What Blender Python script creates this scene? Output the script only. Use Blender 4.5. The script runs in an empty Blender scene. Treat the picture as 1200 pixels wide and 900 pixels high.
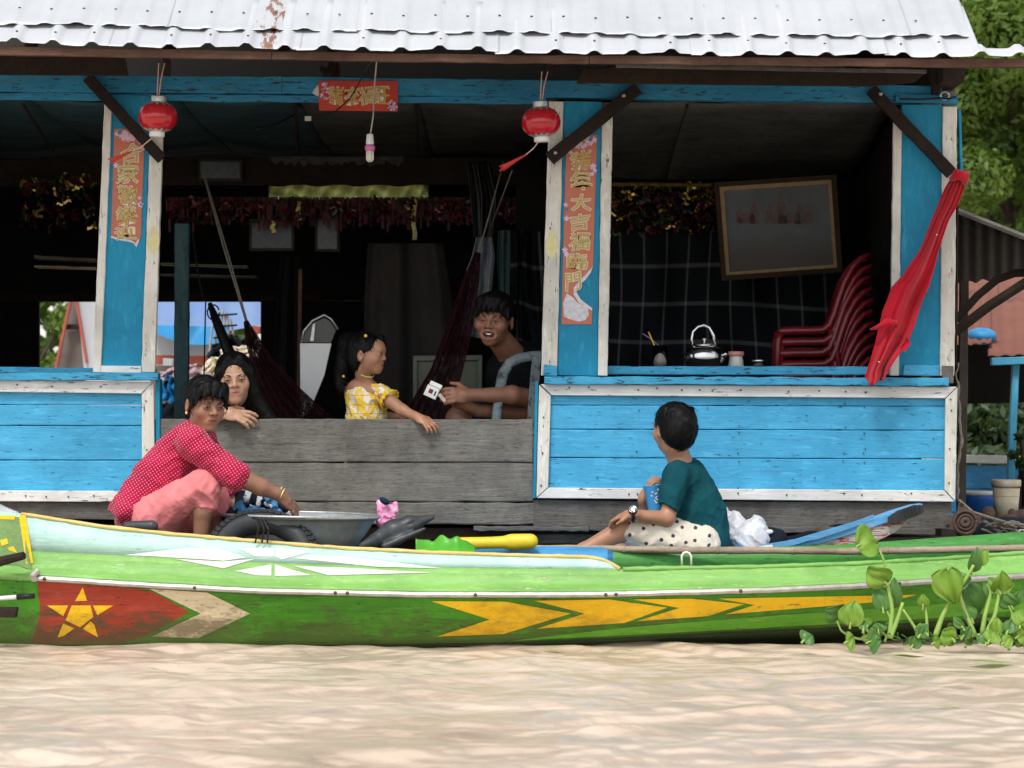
import bpy, math, random
import numpy as np
from mathutils import Vector, Matrix
rnd = random.Random(7)
sc = bpy.context.scene
C = sc.collection

# ------------------------------------------------------------------ camera, sky, sun, exposure
F = 3900.0; CZ = 1.04; HY = 480.0          # focal length in px of the 1200 px photograph, eye height, horizon row
cam = bpy.data.cameras.new('camera'); camo = bpy.data.objects.new('camera', cam); C.objects.link(camo)
camo.location = (0, 0, CZ); camo.rotation_euler = (math.pi/2, 0, 0)
cam.sensor_width = 36; cam.lens = 36*F/1200; cam.shift_y = (HY-450)/1200
cam.clip_start = 0.5; cam.clip_end = 3000
cam.dof.use_dof = True; cam.dof.focus_distance = 14.6; cam.dof.aperture_fstop = 6.3
sc.camera = camo
SUN_EL, SUN_ROT = math.radians(55), math.radians(200)
w = bpy.data.worlds.new('World'); sc.world = w; w.use_nodes = True
nt = w.node_tree; bg = nt.nodes['Background']
sky = nt.nodes.new('ShaderNodeTexSky'); sky.sky_type = 'NISHITA'; sky.sun_disc = False
sky.sun_elevation = SUN_EL; sky.sun_rotation = SUN_ROT; sky.dust_density = 1.0; sky.air_density = 1.6
hs = nt.nodes.new('ShaderNodeHueSaturation'); hs.inputs['Saturation'].default_value = 0.30
nt.links.new(sky.outputs[0], hs.inputs['Color']); nt.links.new(hs.outputs[0], bg.inputs['Color'])
bg.inputs['Strength'].default_value = 0.12
sl = bpy.data.lights.new('sun', 'SUN'); sl.energy = 1.5; sl.angle = math.radians(14); sl.color = (1, .965, .92)
so = bpy.data.objects.new('sun', sl); C.objects.link(so)
# light comes from behind the camera, over its left shoulder
sd = Vector((-0.30*math.cos(SUN_EL), -0.95*math.cos(SUN_EL), math.sin(SUN_EL)))
so.rotation_euler = sd.to_track_quat('Z', 'Y').to_euler(); so.location = (0, 5, 12)
sc.view_settings.view_transform = 'Standard'; sc.view_settings.look = 'None'
sc.view_settings.exposure = 0.75; sc.view_settings.gamma = 1.0

# ------------------------------------------------------------------ helpers
def P(x, y, Y):
    """photo pixel (1200x900) at distance Y -> world point"""
    return np.array([(x-600.0)/F*Y, Y, CZ-(y-HY)/F*Y])
def V(a): return np.asarray(a, float)
ORG = {}
def empty(name, loc):
    o = bpy.data.objects.new(name, None); C.objects.link(o); o.location = tuple(loc); o.empty_display_size = .1
    ORG[o.name] = V(loc); return o
def tag(o, label=None, cat=None, group=None, kind=None):
    if label: o['label'] = label
    if cat: o['category'] = cat
    if group: o['group'] = group
    if kind: o['kind'] = kind
    return o
def thing(name, label, cat, loc, group=None): return tag(empty(name, loc), label, cat, group)
def mk(name, verts, faces, mat, parent=None, smooth=False, mi=None, bevel=0):
    verts = V(verts)
    if parent is not None: org = ORG[parent.name]
    else: org = np.array([(verts[:, 0].min()+verts[:, 0].max())/2, (verts[:, 1].min()+verts[:, 1].max())/2, verts[:, 2].min()])
    me = bpy.data.meshes.new(name)
    v = verts-org
    if isinstance(faces, np.ndarray):
        n, kk = faces.shape
        me.vertices.add(len(v)); me.vertices.foreach_set('co', v.astype(np.float32).ravel())
        me.loops.add(n*kk); me.loops.foreach_set('vertex_index', faces.astype(np.int32).ravel())
        me.polygons.add(n); me.polygons.foreach_set('loop_start', np.arange(0, n*kk, kk, dtype=np.int32))
        me.polygons.foreach_set('loop_total', np.full(n, kk, dtype=np.int32)); me.update(calc_edges=True)
    else:
        me.from_pydata(v.tolist(), [], [list(f) for f in faces]); me.update()
    for m in (mat if isinstance(mat, (list, tuple)) else [mat]): me.materials.append(m)
    if mi is not None: me.polygons.foreach_set('material_index', np.asarray(mi, dtype=np.int32))
    if smooth: me.polygons.foreach_set('use_smooth', np.ones(len(me.polygons), dtype=bool))
    o = bpy.data.objects.new(name, me); C.objects.link(o)
    ORG[o.name] = V(org)
    if parent is not None: o.parent = parent
    else: o.location = tuple(org)
    if bevel:
        b = o.modifiers.new('bevel', 'BEVEL'); b.width = bevel; b.segments = 1; b.limit_method = 'ANGLE'
    return o
class MB:
    def __init__(s): s.v = []; s.f = []; s.m = []; s.cur = 0
    def add(s, v, f):
        n = len(s.v); s.v += [tuple(map(float, a)) for a in v]; s.f += [[i+n for i in q] for q in f]; s.m += [s.cur]*len(f)
    def box(s, c, size, R=None):
        c = V(c); h = V(size)/2; R = np.eye(3) if R is None else R
        vs = [c+R@(h*V((i, j, k))) for i in (-1, 1) for j in (-1, 1) for k in (-1, 1)]
        s.add(vs, [(0, 1, 3, 2), (4, 6, 7, 5), (0, 4, 5, 1), (2, 3, 7, 6), (0, 2, 6, 4), (1, 5, 7, 3)]); return s
    def tube(s, pts, r, n=8, cap=True, flat=1.0):
        pts = [V(p) for p in pts]; L = len(pts)
        rr = r if isinstance(r, (list, tuple)) else [r]*L
        up = None; vs = []
        for i in range(L):
            t = pts[min(i+1, L-1)]-pts[max(i-1, 0)]; t = t/(np.linalg.norm(t)+1e-9)
            if up is None:
                up = V((0, 0, 1)) if abs(t[2]) < .9 else V((1, 0, 0))
            a = np.cross(t, up); a /= (np.linalg.norm(a)+1e-9); b = np.cross(a, t); up = b
            for k in range(n):
                q = 2*math.pi*k/n
                vs.append(pts[i]+rr[i]*(a*math.cos(q)+b*flat*math.sin(q)))
        fs = [(i*n+k, i*n+(k+1) % n, (i+1)*n+(k+1) % n, (i+1)*n+k) for i in range(L-1) for k in range(n)]
        if cap: fs += [tuple(range(n))[::-1], tuple(range((L-1)*n, L*n))]
        s.add(vs, fs); return s
    def lathe(s, prof, c, n=24, R=None, sx=1, sy=1):
        c = V(c); R = np.eye(3) if R is None else R; vs = []
        for r, z in prof:
            for k in range(n):
                q = 2*math.pi*k/n; vs.append(c+R@V((r*math.cos(q)*sx, r*math.sin(q)*sy, z)))
        L = len(prof)
        fs = [(i*n+k, i*n+(k+1) % n, (i+1)*n+(k+1) % n, (i+1)*n+k) for i in range(L-1) for k in range(n)]
        if prof[0][0] > 1e-5: fs.append(tuple(range(n))[::-1])
        if prof[-1][0] > 1e-5: fs.append(tuple(range((L-1)*n, L*n)))
        s.add(vs, fs); return s
    def ell(s, c, r, n=16, m=10, R=None):
        prof = [(math.sin(math.pi*i/m), -math.cos(math.pi*i/m)) for i in range(m+1)]
        R = np.eye(3) if R is None else R
        s.lathe([(max(a, 1e-4)*r[0], b*r[2]) for a, b in prof], c, n, R, 1, r[1]/r[0]); return s
    def prism(s, poly, Y, t, fold=None):
        """pixel polygon standing at distance Y, t metres thick away from the camera"""
        n = len(poly); a = [P(x, y, Y) for x, y in poly]
        b = [p+V((0, t, 0)) for p in a]
        s.add(a+b, [tuple(range(n)), tuple(range(n, 2*n))[::-1]]+[(i, i+n, (i+1) % n+n, (i+1) % n) for i in range(n)]); return s
    def grid(s, fn, nu, nv, closed=False):
        vs = [fn(i/nu, j/nv) for i in range(nu+1) for j in range(nv+1)]
        s.add(vs, [(i*(nv+1)+j, i*(nv+1)+j+1, (i+1)*(nv+1)+j+1, (i+1)*(nv+1)+j) for i in range(nu) for j in range(nv)]); return s
    def build(s, name, mat, parent=None, smooth=False, bevel=0):
        return mk(name, s.v, s.f, mat, parent, smooth, s.m, bevel)
def rot(ax, a):
    return np.array(Matrix.Rotation(a, 3, ax))
def prism(name, poly, Y, t, mat, parent=None, bevel=.002):
    return MB().prism(poly, Y, t).build(name, mat, parent, bevel=bevel)
def board(name, x0, y0, x1, y1, wd, Y, t, mat, parent, jit=.35, seg=14, w2=None, Y2=None, ch=.003, bow=0):
    """chamfered, slightly uneven board along a pixel centreline"""
    Y2 = Y if Y2 is None else Y2; w2 = wd if w2 is None else w2
    A = P(x0, y0, Y); B = P(x1, y1, Y2); d = (B-A); L = np.linalg.norm(d); d /= L
    nrm = np.cross(d, V((0, 1, 0))); nrm /= np.linalg.norm(nrm)
    vs = []
    for i in range(seg+1):
        u = i/seg; c = A+d*L*u+nrm*bow*math.sin(math.pi*u); ww = (wd*(1-u)+w2*u)/F*Y/2
        ja, jb = rnd.uniform(-1, 1)*jit/F*Y, rnd.uniform(-1, 1)*jit/F*Y; jy = rnd.uniform(-1, 1)*.0012
        hi, lo = ww+ja, -ww+jb
        for (q, yy) in ((hi, ch), (hi-ch, 0), (lo+ch, 0), (lo, ch), (lo, t-ch), (lo+ch, t), (hi-ch, t), (hi, t-ch)):
            vs.append(c+nrm*q+V((0, yy+jy, 0)))
    fs = [(i*8+k, i*8+(k+1) % 8, (i+1)*8+(k+1) % 8, (i+1)*8+k) for i in range(seg) for k in range(8)]
    fs += [tuple(range(8))[::-1], tuple(range(seg*8, seg*8+8))]
    return mk(name, vs, fs, mat, parent)
def interp(x, tab):
    return float(np.interp(x, [a for a, _ in tab], [b for _, b in tab]))

# ------------------------------------------------------------------ materials
MATS = {}
def newmat(name):
    m = bpy.data.materials.new(name); m.use_nodes = True; MATS[name] = m
    b = m.node_tree.nodes['Principled BSDF']; return m, m.node_tree, b
def N(t, typ, **kw):
    n = t.nodes.new(typ)
    for k, v in kw.items():
        if k.startswith('i_'):
            key = k[2:].replace('_', ' ')
            n.inputs[int(key) if key.isdigit() else key].default_value = v
        else: setattr(n, k, v)
    return n
def ramp(t, src, stops):
    r = t.nodes.new('ShaderNodeValToRGB'); el = r.color_ramp.elements
    while len(el) < len(stops): el.new(.5)
    for e, (p, c) in zip(el, stops):
        e.position = p; e.color = (c, c, c, 1) if isinstance(c, (int, float)) else (*c[:3], 1)
    t.links.new(src, r.inputs[0]); return r.outputs[0]
def mixc(t, fac, a, b, mode='MIX'):
    n = t.nodes.new('ShaderNodeMix'); n.data_type = 'RGBA'; n.blend_type = mode
    for s, v in ((0, fac), (6, a), (7, b)):
        if hasattr(v, 'is_linked') or hasattr(v, 'links'): t.links.new(v, n.inputs[s])
        else: n.inputs[s].default_value = v if s == 0 else (*v[:3], 1)
    return n.outputs[2]
def coords(t, scale=(1, 1, 1), rotz=0, src='pos'):
    if src == 'pos': o = t.nodes.new('ShaderNodeNewGeometry').outputs['Position']
    else: o = t.nodes.new('ShaderNodeTexCoord').outputs[src]
    m = t.nodes.new('ShaderNodeMapping'); m.inputs['Scale'].default_value = scale; m.inputs['Rotation'].default_value = (0, rotz, 0)
    t.links.new(o, m.inputs[0]); return m.outputs[0]
def noise(t, vec, scale, detail=4, rough=.55, dist=0):
    n = N(t, 'ShaderNodeTexNoise', i_Scale=scale, i_Detail=detail, i_Roughness=rough, i_Distortion=dist)
    t.links.new(vec, n.inputs['Vector']); return n.outputs[0]
def bump(t, b, h, strength=.4, dist=.004, nrm=None):
    n = N(t, 'ShaderNodeBump', i_Strength=strength, i_Distance=dist); t.links.new(h, n.inputs['Height'])
    if nrm is not None: t.links.new(nrm, n.inputs['Normal'])
    if b is not None: t.links.new(n.outputs[0], b.inputs['Normal'])
    return n.outputs[0]
def muddy(t, c, mud):
    sp = N(t, 'ShaderNodeSeparateXYZ'); t.links.new(coords(t), sp.inputs[0]); mr = N(t, 'ShaderNodeMapRange', i_From_Min=.09, i_From_Max=.30, i_To_Min=.34, i_To_Max=-.02); t.links.new(sp.outputs[2], mr.inputs[0])
    ad = N(t, 'ShaderNodeMath', operation='ADD'); t.links.new(noise(t, coords(t, (2.2, 2, 5)), 3.5, 6, .75), ad.inputs[0]); t.links.new(mr.outputs[0], ad.inputs[1])
    c = mixc(t, ramp(t, ad.outputs[0], [(.60, 0), (.74, mud)]), c, (.085, .075, .035))
    st_ = noise(t, coords(t, (16, 2, 1.5)), 2.4, 5, .7); c = mixc(t, ramp(t, st_, [(.60, 0), (.72, mud*.55)]), c, (.05, .045, .03))
    return mixc(t, ramp(t, noise(t, coords(t, (6, 4, 10)), 9, 5, .85), [(.63, 0), (.66, .8)]), c, (.03, .03, .02))
def paint(name, col, col2, chip=(.12, .10, .08), amt=.35, axis='x', rough=.55, grime=(.10, .09, .08), ga=.3, chipscale=38, mud=0):
    """oil paint brushed on sawn boards: uneven coat, grain, chips, grime"""
    m, t, b = newmat(name)
    st = {'x': (1.2, 9, 14), 'z': (14, 9, 1.2), 'n': (5, 5, 5)}[axis]
    vec = coords(t, (1, 1, 1)); gv = coords(t, st)
    grain = noise(t, gv, 6, 6, .7, .4); big = noise(t, vec, 3.1, 4, .6); fine = noise(t, vec, 45, 4, .7)
    c = mixc(t, ramp(t, grain, [(.3, 0), (.7, 1)]), col, col2)
    c = mixc(t, ramp(t, big, [(.38, 0), (.66, .7)]), c, [min(1, a*.70) for a in col])
    c = mixc(t, ramp(t, noise(t, coords(t, (st[0]*.35+.8, 3, st[2]*.35+.8)), 7, 5, .7, .5), [(.54, 0), (.68, .45)]), c, [min(1, a*1.28+.03) for a in col2])
    c = mixc(t, ramp(t, noise(t, coords(t, (st[0]*.6+.5, 3, st[2]*.6+.5)), 19, 6, .8, .3), [(.60, 0), (.66, .55)]), c, [a*.55 for a in col])
    g = N(t, 'ShaderNodeMath', operation='MULTIPLY'); t.links.new(ramp(t, noise(t, coords(t, st), 2.2, 6, .75, .8), [(.5, 0), (.78, ga)]), g.inputs[0]); g.inputs[1].default_value = 1
    c = mixc(t, g.outputs[0], c, grime)
    v2 = noise(t, coords(t, (st[0]*.4+.6, 1, st[2]*.4+.6)), chipscale/3, 5, .75)
    mask = ramp(t, v2, [(.70-amt*.22, 0), (.72-amt*.22, 1)])
    c = mixc(t, mask, c, chip)
    if mud: c = muddy(t, c, mud)
    t.links.new(c, b.inputs['Base Color'])
    b.inputs['Roughness'].default_value = rough; b.inputs['Specular IOR Level'].default_value = .3
    hgt = mixc(t, mask, grain, (0, 0, 0))
    n1 = bump(t, None, hgt, .55, .004); bump(t, b, fine, .25, .0015, n1)
    return m
def wood(name, c1, c2, axis='x', rough=.8, spots=.3, blotch=(.02, .018, .016)):
    m, t, b = newmat(name)
    st = {'x': (1.0, 8, 16), 'z': (16, 8, 1.0), 'n': (6, 6, 6)}[axis]
    gv = coords(t, st); g = noise(t, gv, 5, 8, .75, .6); big = noise(t, coords(t), 5, 5, .65); f = noise(t, coords(t, (st[0]*.5+1, 4, st[2]*.5+1)), 18, 5, .75)
    c = mixc(t, ramp(t, g, [(.28, 0), (.72, 1)]), c1, c2)
    c = mixc(t, ramp(t, big, [(.4, 0), (.7, .7)]), c, [a*.5 for a in c1])
    c = mixc(t, ramp(t, f, [(.62-spots*.12, 0), (.68, .8)]), c, blotch)
    c = mixc(t, ramp(t, noise(t, coords(t), 11, 6, .8), [(.6, 0), (.72, .35)]), c, [min(1, a*1.5) for a in c2])
    t.links.new(c, b.inputs['Base Color']); b.inputs['Roughness'].default_value = rough; b.inputs['Specular IOR Level'].default_value = .2
    bump(t, b, f, .3, .002, bump(t, None, g, .8, .006)); return m
def plain(name, col, rough=.5, metal=0, var=.25, scale=14, spec=.4, bmp=.15, col2=None, coat=0, src='pos'):
    m, t, b = newmat(name); v = coords(t, src=src)
    n = noise(t, v, scale, 5, .65)
    c = mixc(t, ramp(t, n, [(.3, 0), (.75, 1)]), [min(1, a*(1+var*.4)) for a in col], col2 or [a*(1-var) for a in col])
    t.links.new(c, b.inputs['Base Color']); b.inputs['Roughness'].default_value = rough; b.inputs['Metallic'].default_value = metal
    b.inputs['Specular IOR Level'].default_value = spec; b.inputs['Coat Weight'].default_value = coat
    if bmp: bump(t, b, noise(t, v, scale*4, 4, .6), bmp, .002)
    return m
def cloth(name, col, col2=None, dots=None, fold=9, stripes=None):
    m, t, b = newmat(name); v = coords(t)
    n = noise(t, v, fold, 3, .6, .3)
    c = mixc(t, ramp(t, n, [(.3, 0), (.7, 1)]), col, col2 or [a*.82 for a in col])
    if dots:
        dc, sc_, r = dots
        vo = N(t, 'ShaderNodeTexVoronoi', i_Scale=sc_, i_Randomness=0.0, voronoi_dimensions='2D')
        sp = N(t, 'ShaderNodeSeparateXYZ'); t.links.new(coords(t, (1, 1, 1), .6), sp.inputs[0])
        cb = N(t, 'ShaderNodeCombineXYZ'); t.links.new(sp.outputs[0], cb.inputs[0]); t.links.new(sp.outputs[2], cb.inputs[1])
        t.links.new(cb.outputs[0], vo.inputs['Vector'])
        c = mixc(t, ramp(t, vo.outputs['Distance'], [(r, 1), (r+.06, 0)]), c, dc)
    if stripes:
        for (scol, sc_, lo, ax) in stripes:
            wv = N(t, 'ShaderNodeTexWave', i_Scale=sc_, i_Distortion=1.2, bands_direction=ax, i_Detail=2); wv.inputs['Detail Scale'].default_value = 6
            t.links.new(v, wv.inputs['Vector'])
            c = mixc(t, ramp(t, wv.outputs['Fac'], [(lo, 0), (lo+.12, 1)]), c, scol)
    t.links.new(c, b.inputs['Base Color']); b.inputs['Roughness'].default_value = .9; b.inputs['Specular IOR Level'].default_value = .15
    b.inputs['Sheen Weight'].default_value = .15 if max(col) > .1 else 0
    n1 = bump(t, None, noise(t, coords(t, (1, 1, 1.0)), 14, 3, .5, 1.2), .5, .012)
    bump(t, b, noise(t, v, 260, 2), .2, .001, n1); return m
def skinm(name, col, dark):
    m, t, b = newmat(name); v = coords(t)
    at = N(t, 'ShaderNodeVertexColor', layer_name='tint')
    c = mixc(t, ramp(t, noise(t, v, 22, 4, .6), [(.3, 0), (.75, 1)]), col, dark)
    c = mixc(t, 1.0, c, at.outputs[0], 'MULTIPLY')
    t.links.new(c, b.inputs['Base Color']); b.inputs['Roughness'].default_value = .48
    b.inputs['Subsurface Weight'].default_value = .12; b.inputs['Subsurface Radius'].default_value = (.02, .008, .004); b.inputs['Subsurface Scale'].default_value = .4
    bump(t, b, noise(t, v, 120, 3), .12, .001); return m
def glassm(name, col=(.9, .95, .95), rough=.03):
    m, t, b = newmat(name); b.inputs['Transmission Weight'].default_value = 1; b.inputs['IOR'].default_value = 1.45
    t.links.new(ramp(t, noise(t, coords(t), 20), [(.3, col), (.8, [a*.9 for a in col])]), b.inputs['Base Color']); b.inputs['Roughness'].default_value = rough; return m
def leafm(name, c1, c2, trans=.35, scale=5, rough=.5):
    m, t, b = newmat(name)
    oi = noise(t, coords(t), scale, 3, .6)
    c = mixc(t, ramp(t, oi, [(.32, 0), (.68, 1)]), c1, c2)
    t.links.new(c, b.inputs['Base Color']); b.inputs['Roughness'].default_value = rough
    tr = N(t, 'ShaderNodeBsdfTranslucent'); t.links.new(mixc(t, .5, c, (.25, .4, .03)), tr.inputs[0])
    mx = N(t, 'ShaderNodeMixShader', i_Fac=trans) if False else t.nodes.new('ShaderNodeMixShader'); mx.inputs[0].default_value = trans
    t.links.new(b.outputs[0], mx.inputs[1]); t.links.new(tr.outputs[0], mx.inputs[2])
    t.links.new(mx.outputs[0], t.nodes['Material Output'].inputs[0]); return m

BLUE = (.022, .30, .58); BLUE2 = (.045, .36, .64)
M = {}
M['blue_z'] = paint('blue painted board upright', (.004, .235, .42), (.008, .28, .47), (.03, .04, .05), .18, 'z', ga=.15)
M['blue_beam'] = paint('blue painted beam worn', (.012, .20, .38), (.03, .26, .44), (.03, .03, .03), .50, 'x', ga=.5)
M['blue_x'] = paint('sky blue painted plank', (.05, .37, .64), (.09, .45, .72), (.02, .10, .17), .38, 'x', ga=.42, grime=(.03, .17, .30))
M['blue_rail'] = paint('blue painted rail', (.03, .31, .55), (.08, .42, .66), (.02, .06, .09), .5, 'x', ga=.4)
M['white_z'] = paint('white painted batten upright', (.68, .65, .58), (.78, .76, .70), (.09, .08, .07), .34, 'z', grime=(.32, .26, .18), ga=.4)
M['white_x'] = paint('white painted batten level', (.72, .70, .67), (.80, .79, .77), (.10, .09, .08), .34, 'x', grime=(.36, .32, .27), ga=.4)
M['grey_wood'] = wood('weathered grey plank', (.135, .127, .112), (.26, .247, .222), 'x', spots=.7)
M['grey_wood_dark'] = wood('weathered dark grey beam', (.085, .08, .072), (.20, .19, .175), 'x', spots=.8)
M['dark_wood'] = wood('old dark brown timber', (.022, .014, .010), (.045, .03, .021), 'n', spots=.5)
M['brace_wood'] = wood('black brown brace timber', (.018, .012, .010), (.034, .023, .018), 'n', spots=.2)
M['fascia'] = wood('brown eave batten', (.10, .05, .035), (.15, .085, .06), 'x', spots=.4)
M['soot'] = wood('sooty interior board', (.006, .006, .006), (.013, .012, .011), 'z', spots=.3)  # near-black base colour puts the shade of the rooms into the boards
M['ceiling'] = wood('grimy ceiling sheet', (.085, .088, .082), (.15, .15, .135), 'x', rough=.9, spots=.9)
M['ceiling_teal'] = wood('grimy teal ceiling sheet', (.03, .08, .095), (.05, .12, .135), 'x', rough=.9, spots=.6)
M['bamboo'] = wood('dry bamboo pole', (.30, .22, .15), (.52, .42, .31), 'x', rough=.55, spots=.35, blotch=(.10, .07, .05))
M['iron'] = plain('rusty iron', (.10, .062, .048), .8, .1, .5, 30, bmp=.6, col2=(.045, .03, .025))
M['rope'] = plain('grey rope', (.20, .18, .14), .9, 0, .5, 90, bmp=.6)
M['blackrub'] = plain('black rubber', (.018, .019, .021), .55, 0, .4, 30, bmp=.4, col2=(.035, .036, .038))
M['greyrub'] = plain('grey black rubber', (.045, .052, .054), .42, 0, .4, 20, bmp=.3, col2=(.03, .034, .036))
M['red_plastic'] = plain('red lantern plastic', (.52, .012, .022), .22, 0, .2, 8, bmp=.1, coat=.4)
M['silver'] = plain('tarnished silver foil', (.55, .56, .56), .35, .6, .4, 60)
M['white_plastic'] = plain('white plastic', (.78, .77, .74), .4, 0, .12, 12)
M['red_cloth'] = cloth('red flag cloth', (.55, .012, .030), (.43, .008, .022))
M['black'] = plain('black paint', (.008, .008, .009), .5, 0, .3)
M['steel'] = plain('polished steel', (.62, .63, .64), .12, 1, .15, 20, bmp=.03)
M['alu'] = plain('dull aluminium', (.40, .46, .47), .42, .35, .35, 14, bmp=.2, col2=(.30, .29, .25))
M['maroon'] = plain('maroon plastic', (.19, .009, .017), .32, 0, .3, 10, bmp=.08, spec=.5)
M['glass'] = glassm('clear glass')
M['gold'] = plain('gold foil', (.80, .58, .16), .28, .8, .5, 40, bmp=.8)
M['yellow'] = plain('yellow plastic', (.78, .60, .03), .4, 0, .15, 20)
M['pink_bag'] = plain('pink printed plastic bag', (.75, .06, .34), .35, 0, .1, 38, col2=(.85, .62, .72))
M['white_bag'] = plain('thin white plastic bag', (.66, .67, .70), .35, 0, .25, 14, bmp=.5)
M['navy'] = cloth('navy cloth', (.012, .035, .07))
M['paper_red'] = plain('red print paper', (.50, .045, .022), .6, 0, .15, 6)
M['paper_faded'] = plain('sun faded red print paper', (.50, .12, .065), .6, 0, .3, 14, col2=(.46, .19, .13))
M['paper_white'] = plain('torn paper backing', (.66, .64, .66), .7, 0, .25, 60, col2=(.45, .45, .52))
M['glyph_edge'] = plain('pale glyph edge ink', (.72, .66, .50), .6, 0, .2, 50)
M['glyph_gold'] = plain('gold glyph ink', (.40, .26, .06), .5, .1, .3, 70, col2=(.50, .38, .14))
M['flower'] = plain('pink white blossom print', (.72, .58, .66), .6, 0, .25, 120, col2=(.62, .28, .45))
M['flower_purple'] = plain('purple blossom print', (.60, .48, .62), .6, 0, .25, 160, col2=(.38, .10, .32))

M['yellowpaint'] = paint('yellow edge paint', (.72, .52, .14), (.78, .62, .26), (.55, .62, .40), .4, 'x', .5, ga=.3)
M['lime_low'] = paint('lime green lower band', (.12, .40, .03), (.17, .46, .04), (.05, .12, .02), .3, 'x', .45, (.05, .12, .02), .5)
M['end_green'] = paint('faded olive green end panel', (.16, .30, .09), (.24, .36, .14), (.4, .35, .15), .4, 'x', .5, ga=.5)
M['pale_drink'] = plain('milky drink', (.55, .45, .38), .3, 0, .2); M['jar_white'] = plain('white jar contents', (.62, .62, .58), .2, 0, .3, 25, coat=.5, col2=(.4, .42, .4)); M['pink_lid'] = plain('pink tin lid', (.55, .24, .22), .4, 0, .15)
M['teal_post'] = paint('dark teal inner post', (.012, .05, .06), (.02, .075, .085), (.02, .02, .02), .4, 'z', ga=.5)
M['dim_sheet'] = plain('dim grey print', (.10, .12, .14), .3, 0, .4, 20); M['dark_mirror'] = plain('dark mirror glass', (.05, .055, .055), .12, 0, .5, 60); M['panel_white'] = plain('white board', (.85, .86, .86), .4, 0, .05)
M['far_blue'] = paint('far blue post paint', (.05, .34, .56), (.10, .42, .62), (.3, .4, .45), .4, 'z', ga=.3); M['grey_post'] = wood('grey brown mooring post', (.07, .06, .05), (.12, .10, .085), 'z')
def roofmat(name, tone, rust):
    m, t, b = newmat(name); v = coords(t)
    c = mixc(t, ramp(t, noise(t, v, 2.3, 4, .6), [(.35, 0), (.7, 1)]), (tone, tone*1.005, tone*1.02), (tone*.86, tone*.88, tone*.90))
    c = mixc(t, ramp(t, noise(t, coords(t, (22, 2, 2)), 3, 4, .6), [(.55, 0), (.8, .35)]), c, (tone*.7, tone*.71, tone*.72))
    sp = N(t, 'ShaderNodeSeparateXYZ'); t.links.new(v, sp.inputs[0]); mr = N(t, 'ShaderNodeMapRange', i_From_Min=.02, i_From_Max=.09, i_To_Min=.25, i_To_Max=0.0)
    ab = N(t, 'ShaderNodeMath', operation='ADD'); ab.inputs[1].default_value = 1.035; t.links.new(sp.outputs[0], ab.inputs[0]); ac = N(t, 'ShaderNodeMath', operation='ABSOLUTE'); t.links.new(ab.outputs[0], ac.inputs[0]); t.links.new(ac.outputs[0], mr.inputs[0])
    am = N(t, 'ShaderNodeMath', operation='ADD'); t.links.new(noise(t, coords(t, (6, 1.2, 1.2)), 2.6, 6, .72), am.inputs[0]); t.links.new(mr.outputs[0], am.inputs[1])
    r = ramp(t, am.outputs[0], [(rust, 0), (rust+.025, 1)])
    c = mixc(t, r, c, mixc(t, noise(t, v, 50, 4), (.16, .06, .035), (.34, .17, .10)))
    t.links.new(c, b.inputs['Base Color']); b.inputs['Roughness'].default_value = .45; b.inputs['Metallic'].default_value = .12
    bump(t, b, noise(t, v, 9, 4), .25, .006); return m
M['roof'] = roofmat('white zinc roof sheet', .55, .72)
M['roof_low'] = roofmat('white zinc eave sheet', .59, .70)
M['rust_roof'] = plain('rusty brown roof sheet', (.22, .085, .055), .8, 0, .4, 7, bmp=.5, col2=(.19, .075, .055))
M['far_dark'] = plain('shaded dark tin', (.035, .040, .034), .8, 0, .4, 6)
M['skin_a'] = skinm('tanned skin', (.31, .158, .098), (.25, .12, .072))
M['skin_b'] = skinm('light brown skin', (.52, .30, .20), (.44, .24, .155))
M['skin_c'] = skinm('brown skin', (.30, .14, .085), (.24, .11, .068))
M['skin_d'] = skinm('child skin', (.43, .215, .125), (.35, .17, .10))
def hairm():
    m, t, b = newmat('black hair'); v = coords(t, (60, 60, 9))
    n = noise(t, v, 3, 4, .6)
    t.links.new(ramp(t, n, [(.3, (.0025, .0025, .003)), (.8, (.009, .008, .008))]), b.inputs['Base Color'])
    b.inputs['Roughness'].default_value = .5; b.inputs['Specular IOR Level'].default_value = .16; bump(t, b, n, .5, .004); return m
M['hair'] = hairm()
def watermat():
    m, t, b = newmat('muddy river water'); v = coords(t, (1, .8, 1))
    n0 = noise(t, v, 1.1, 4, .55); n1 = noise(t, v, 3.0, 2, .5, .2); n2 = noise(t, v, 12, 3, .55, .4)
    c = mixc(t, ramp(t, n0, [(.35, 0), (.65, 1)]), (.56, .43, .32), (.67, .535, .42))
    t.links.new(c, b.inputs['Base Color']); b.inputs['Roughness'].default_value = .24; b.inputs['IOR'].default_value = 1.33
    b.inputs['Specular IOR Level'].default_value = .5
    bump(t, b, n2, .55, .022, bump(t, None, n1, 1.0, .12)); return m
M['water'] = watermat()

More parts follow.
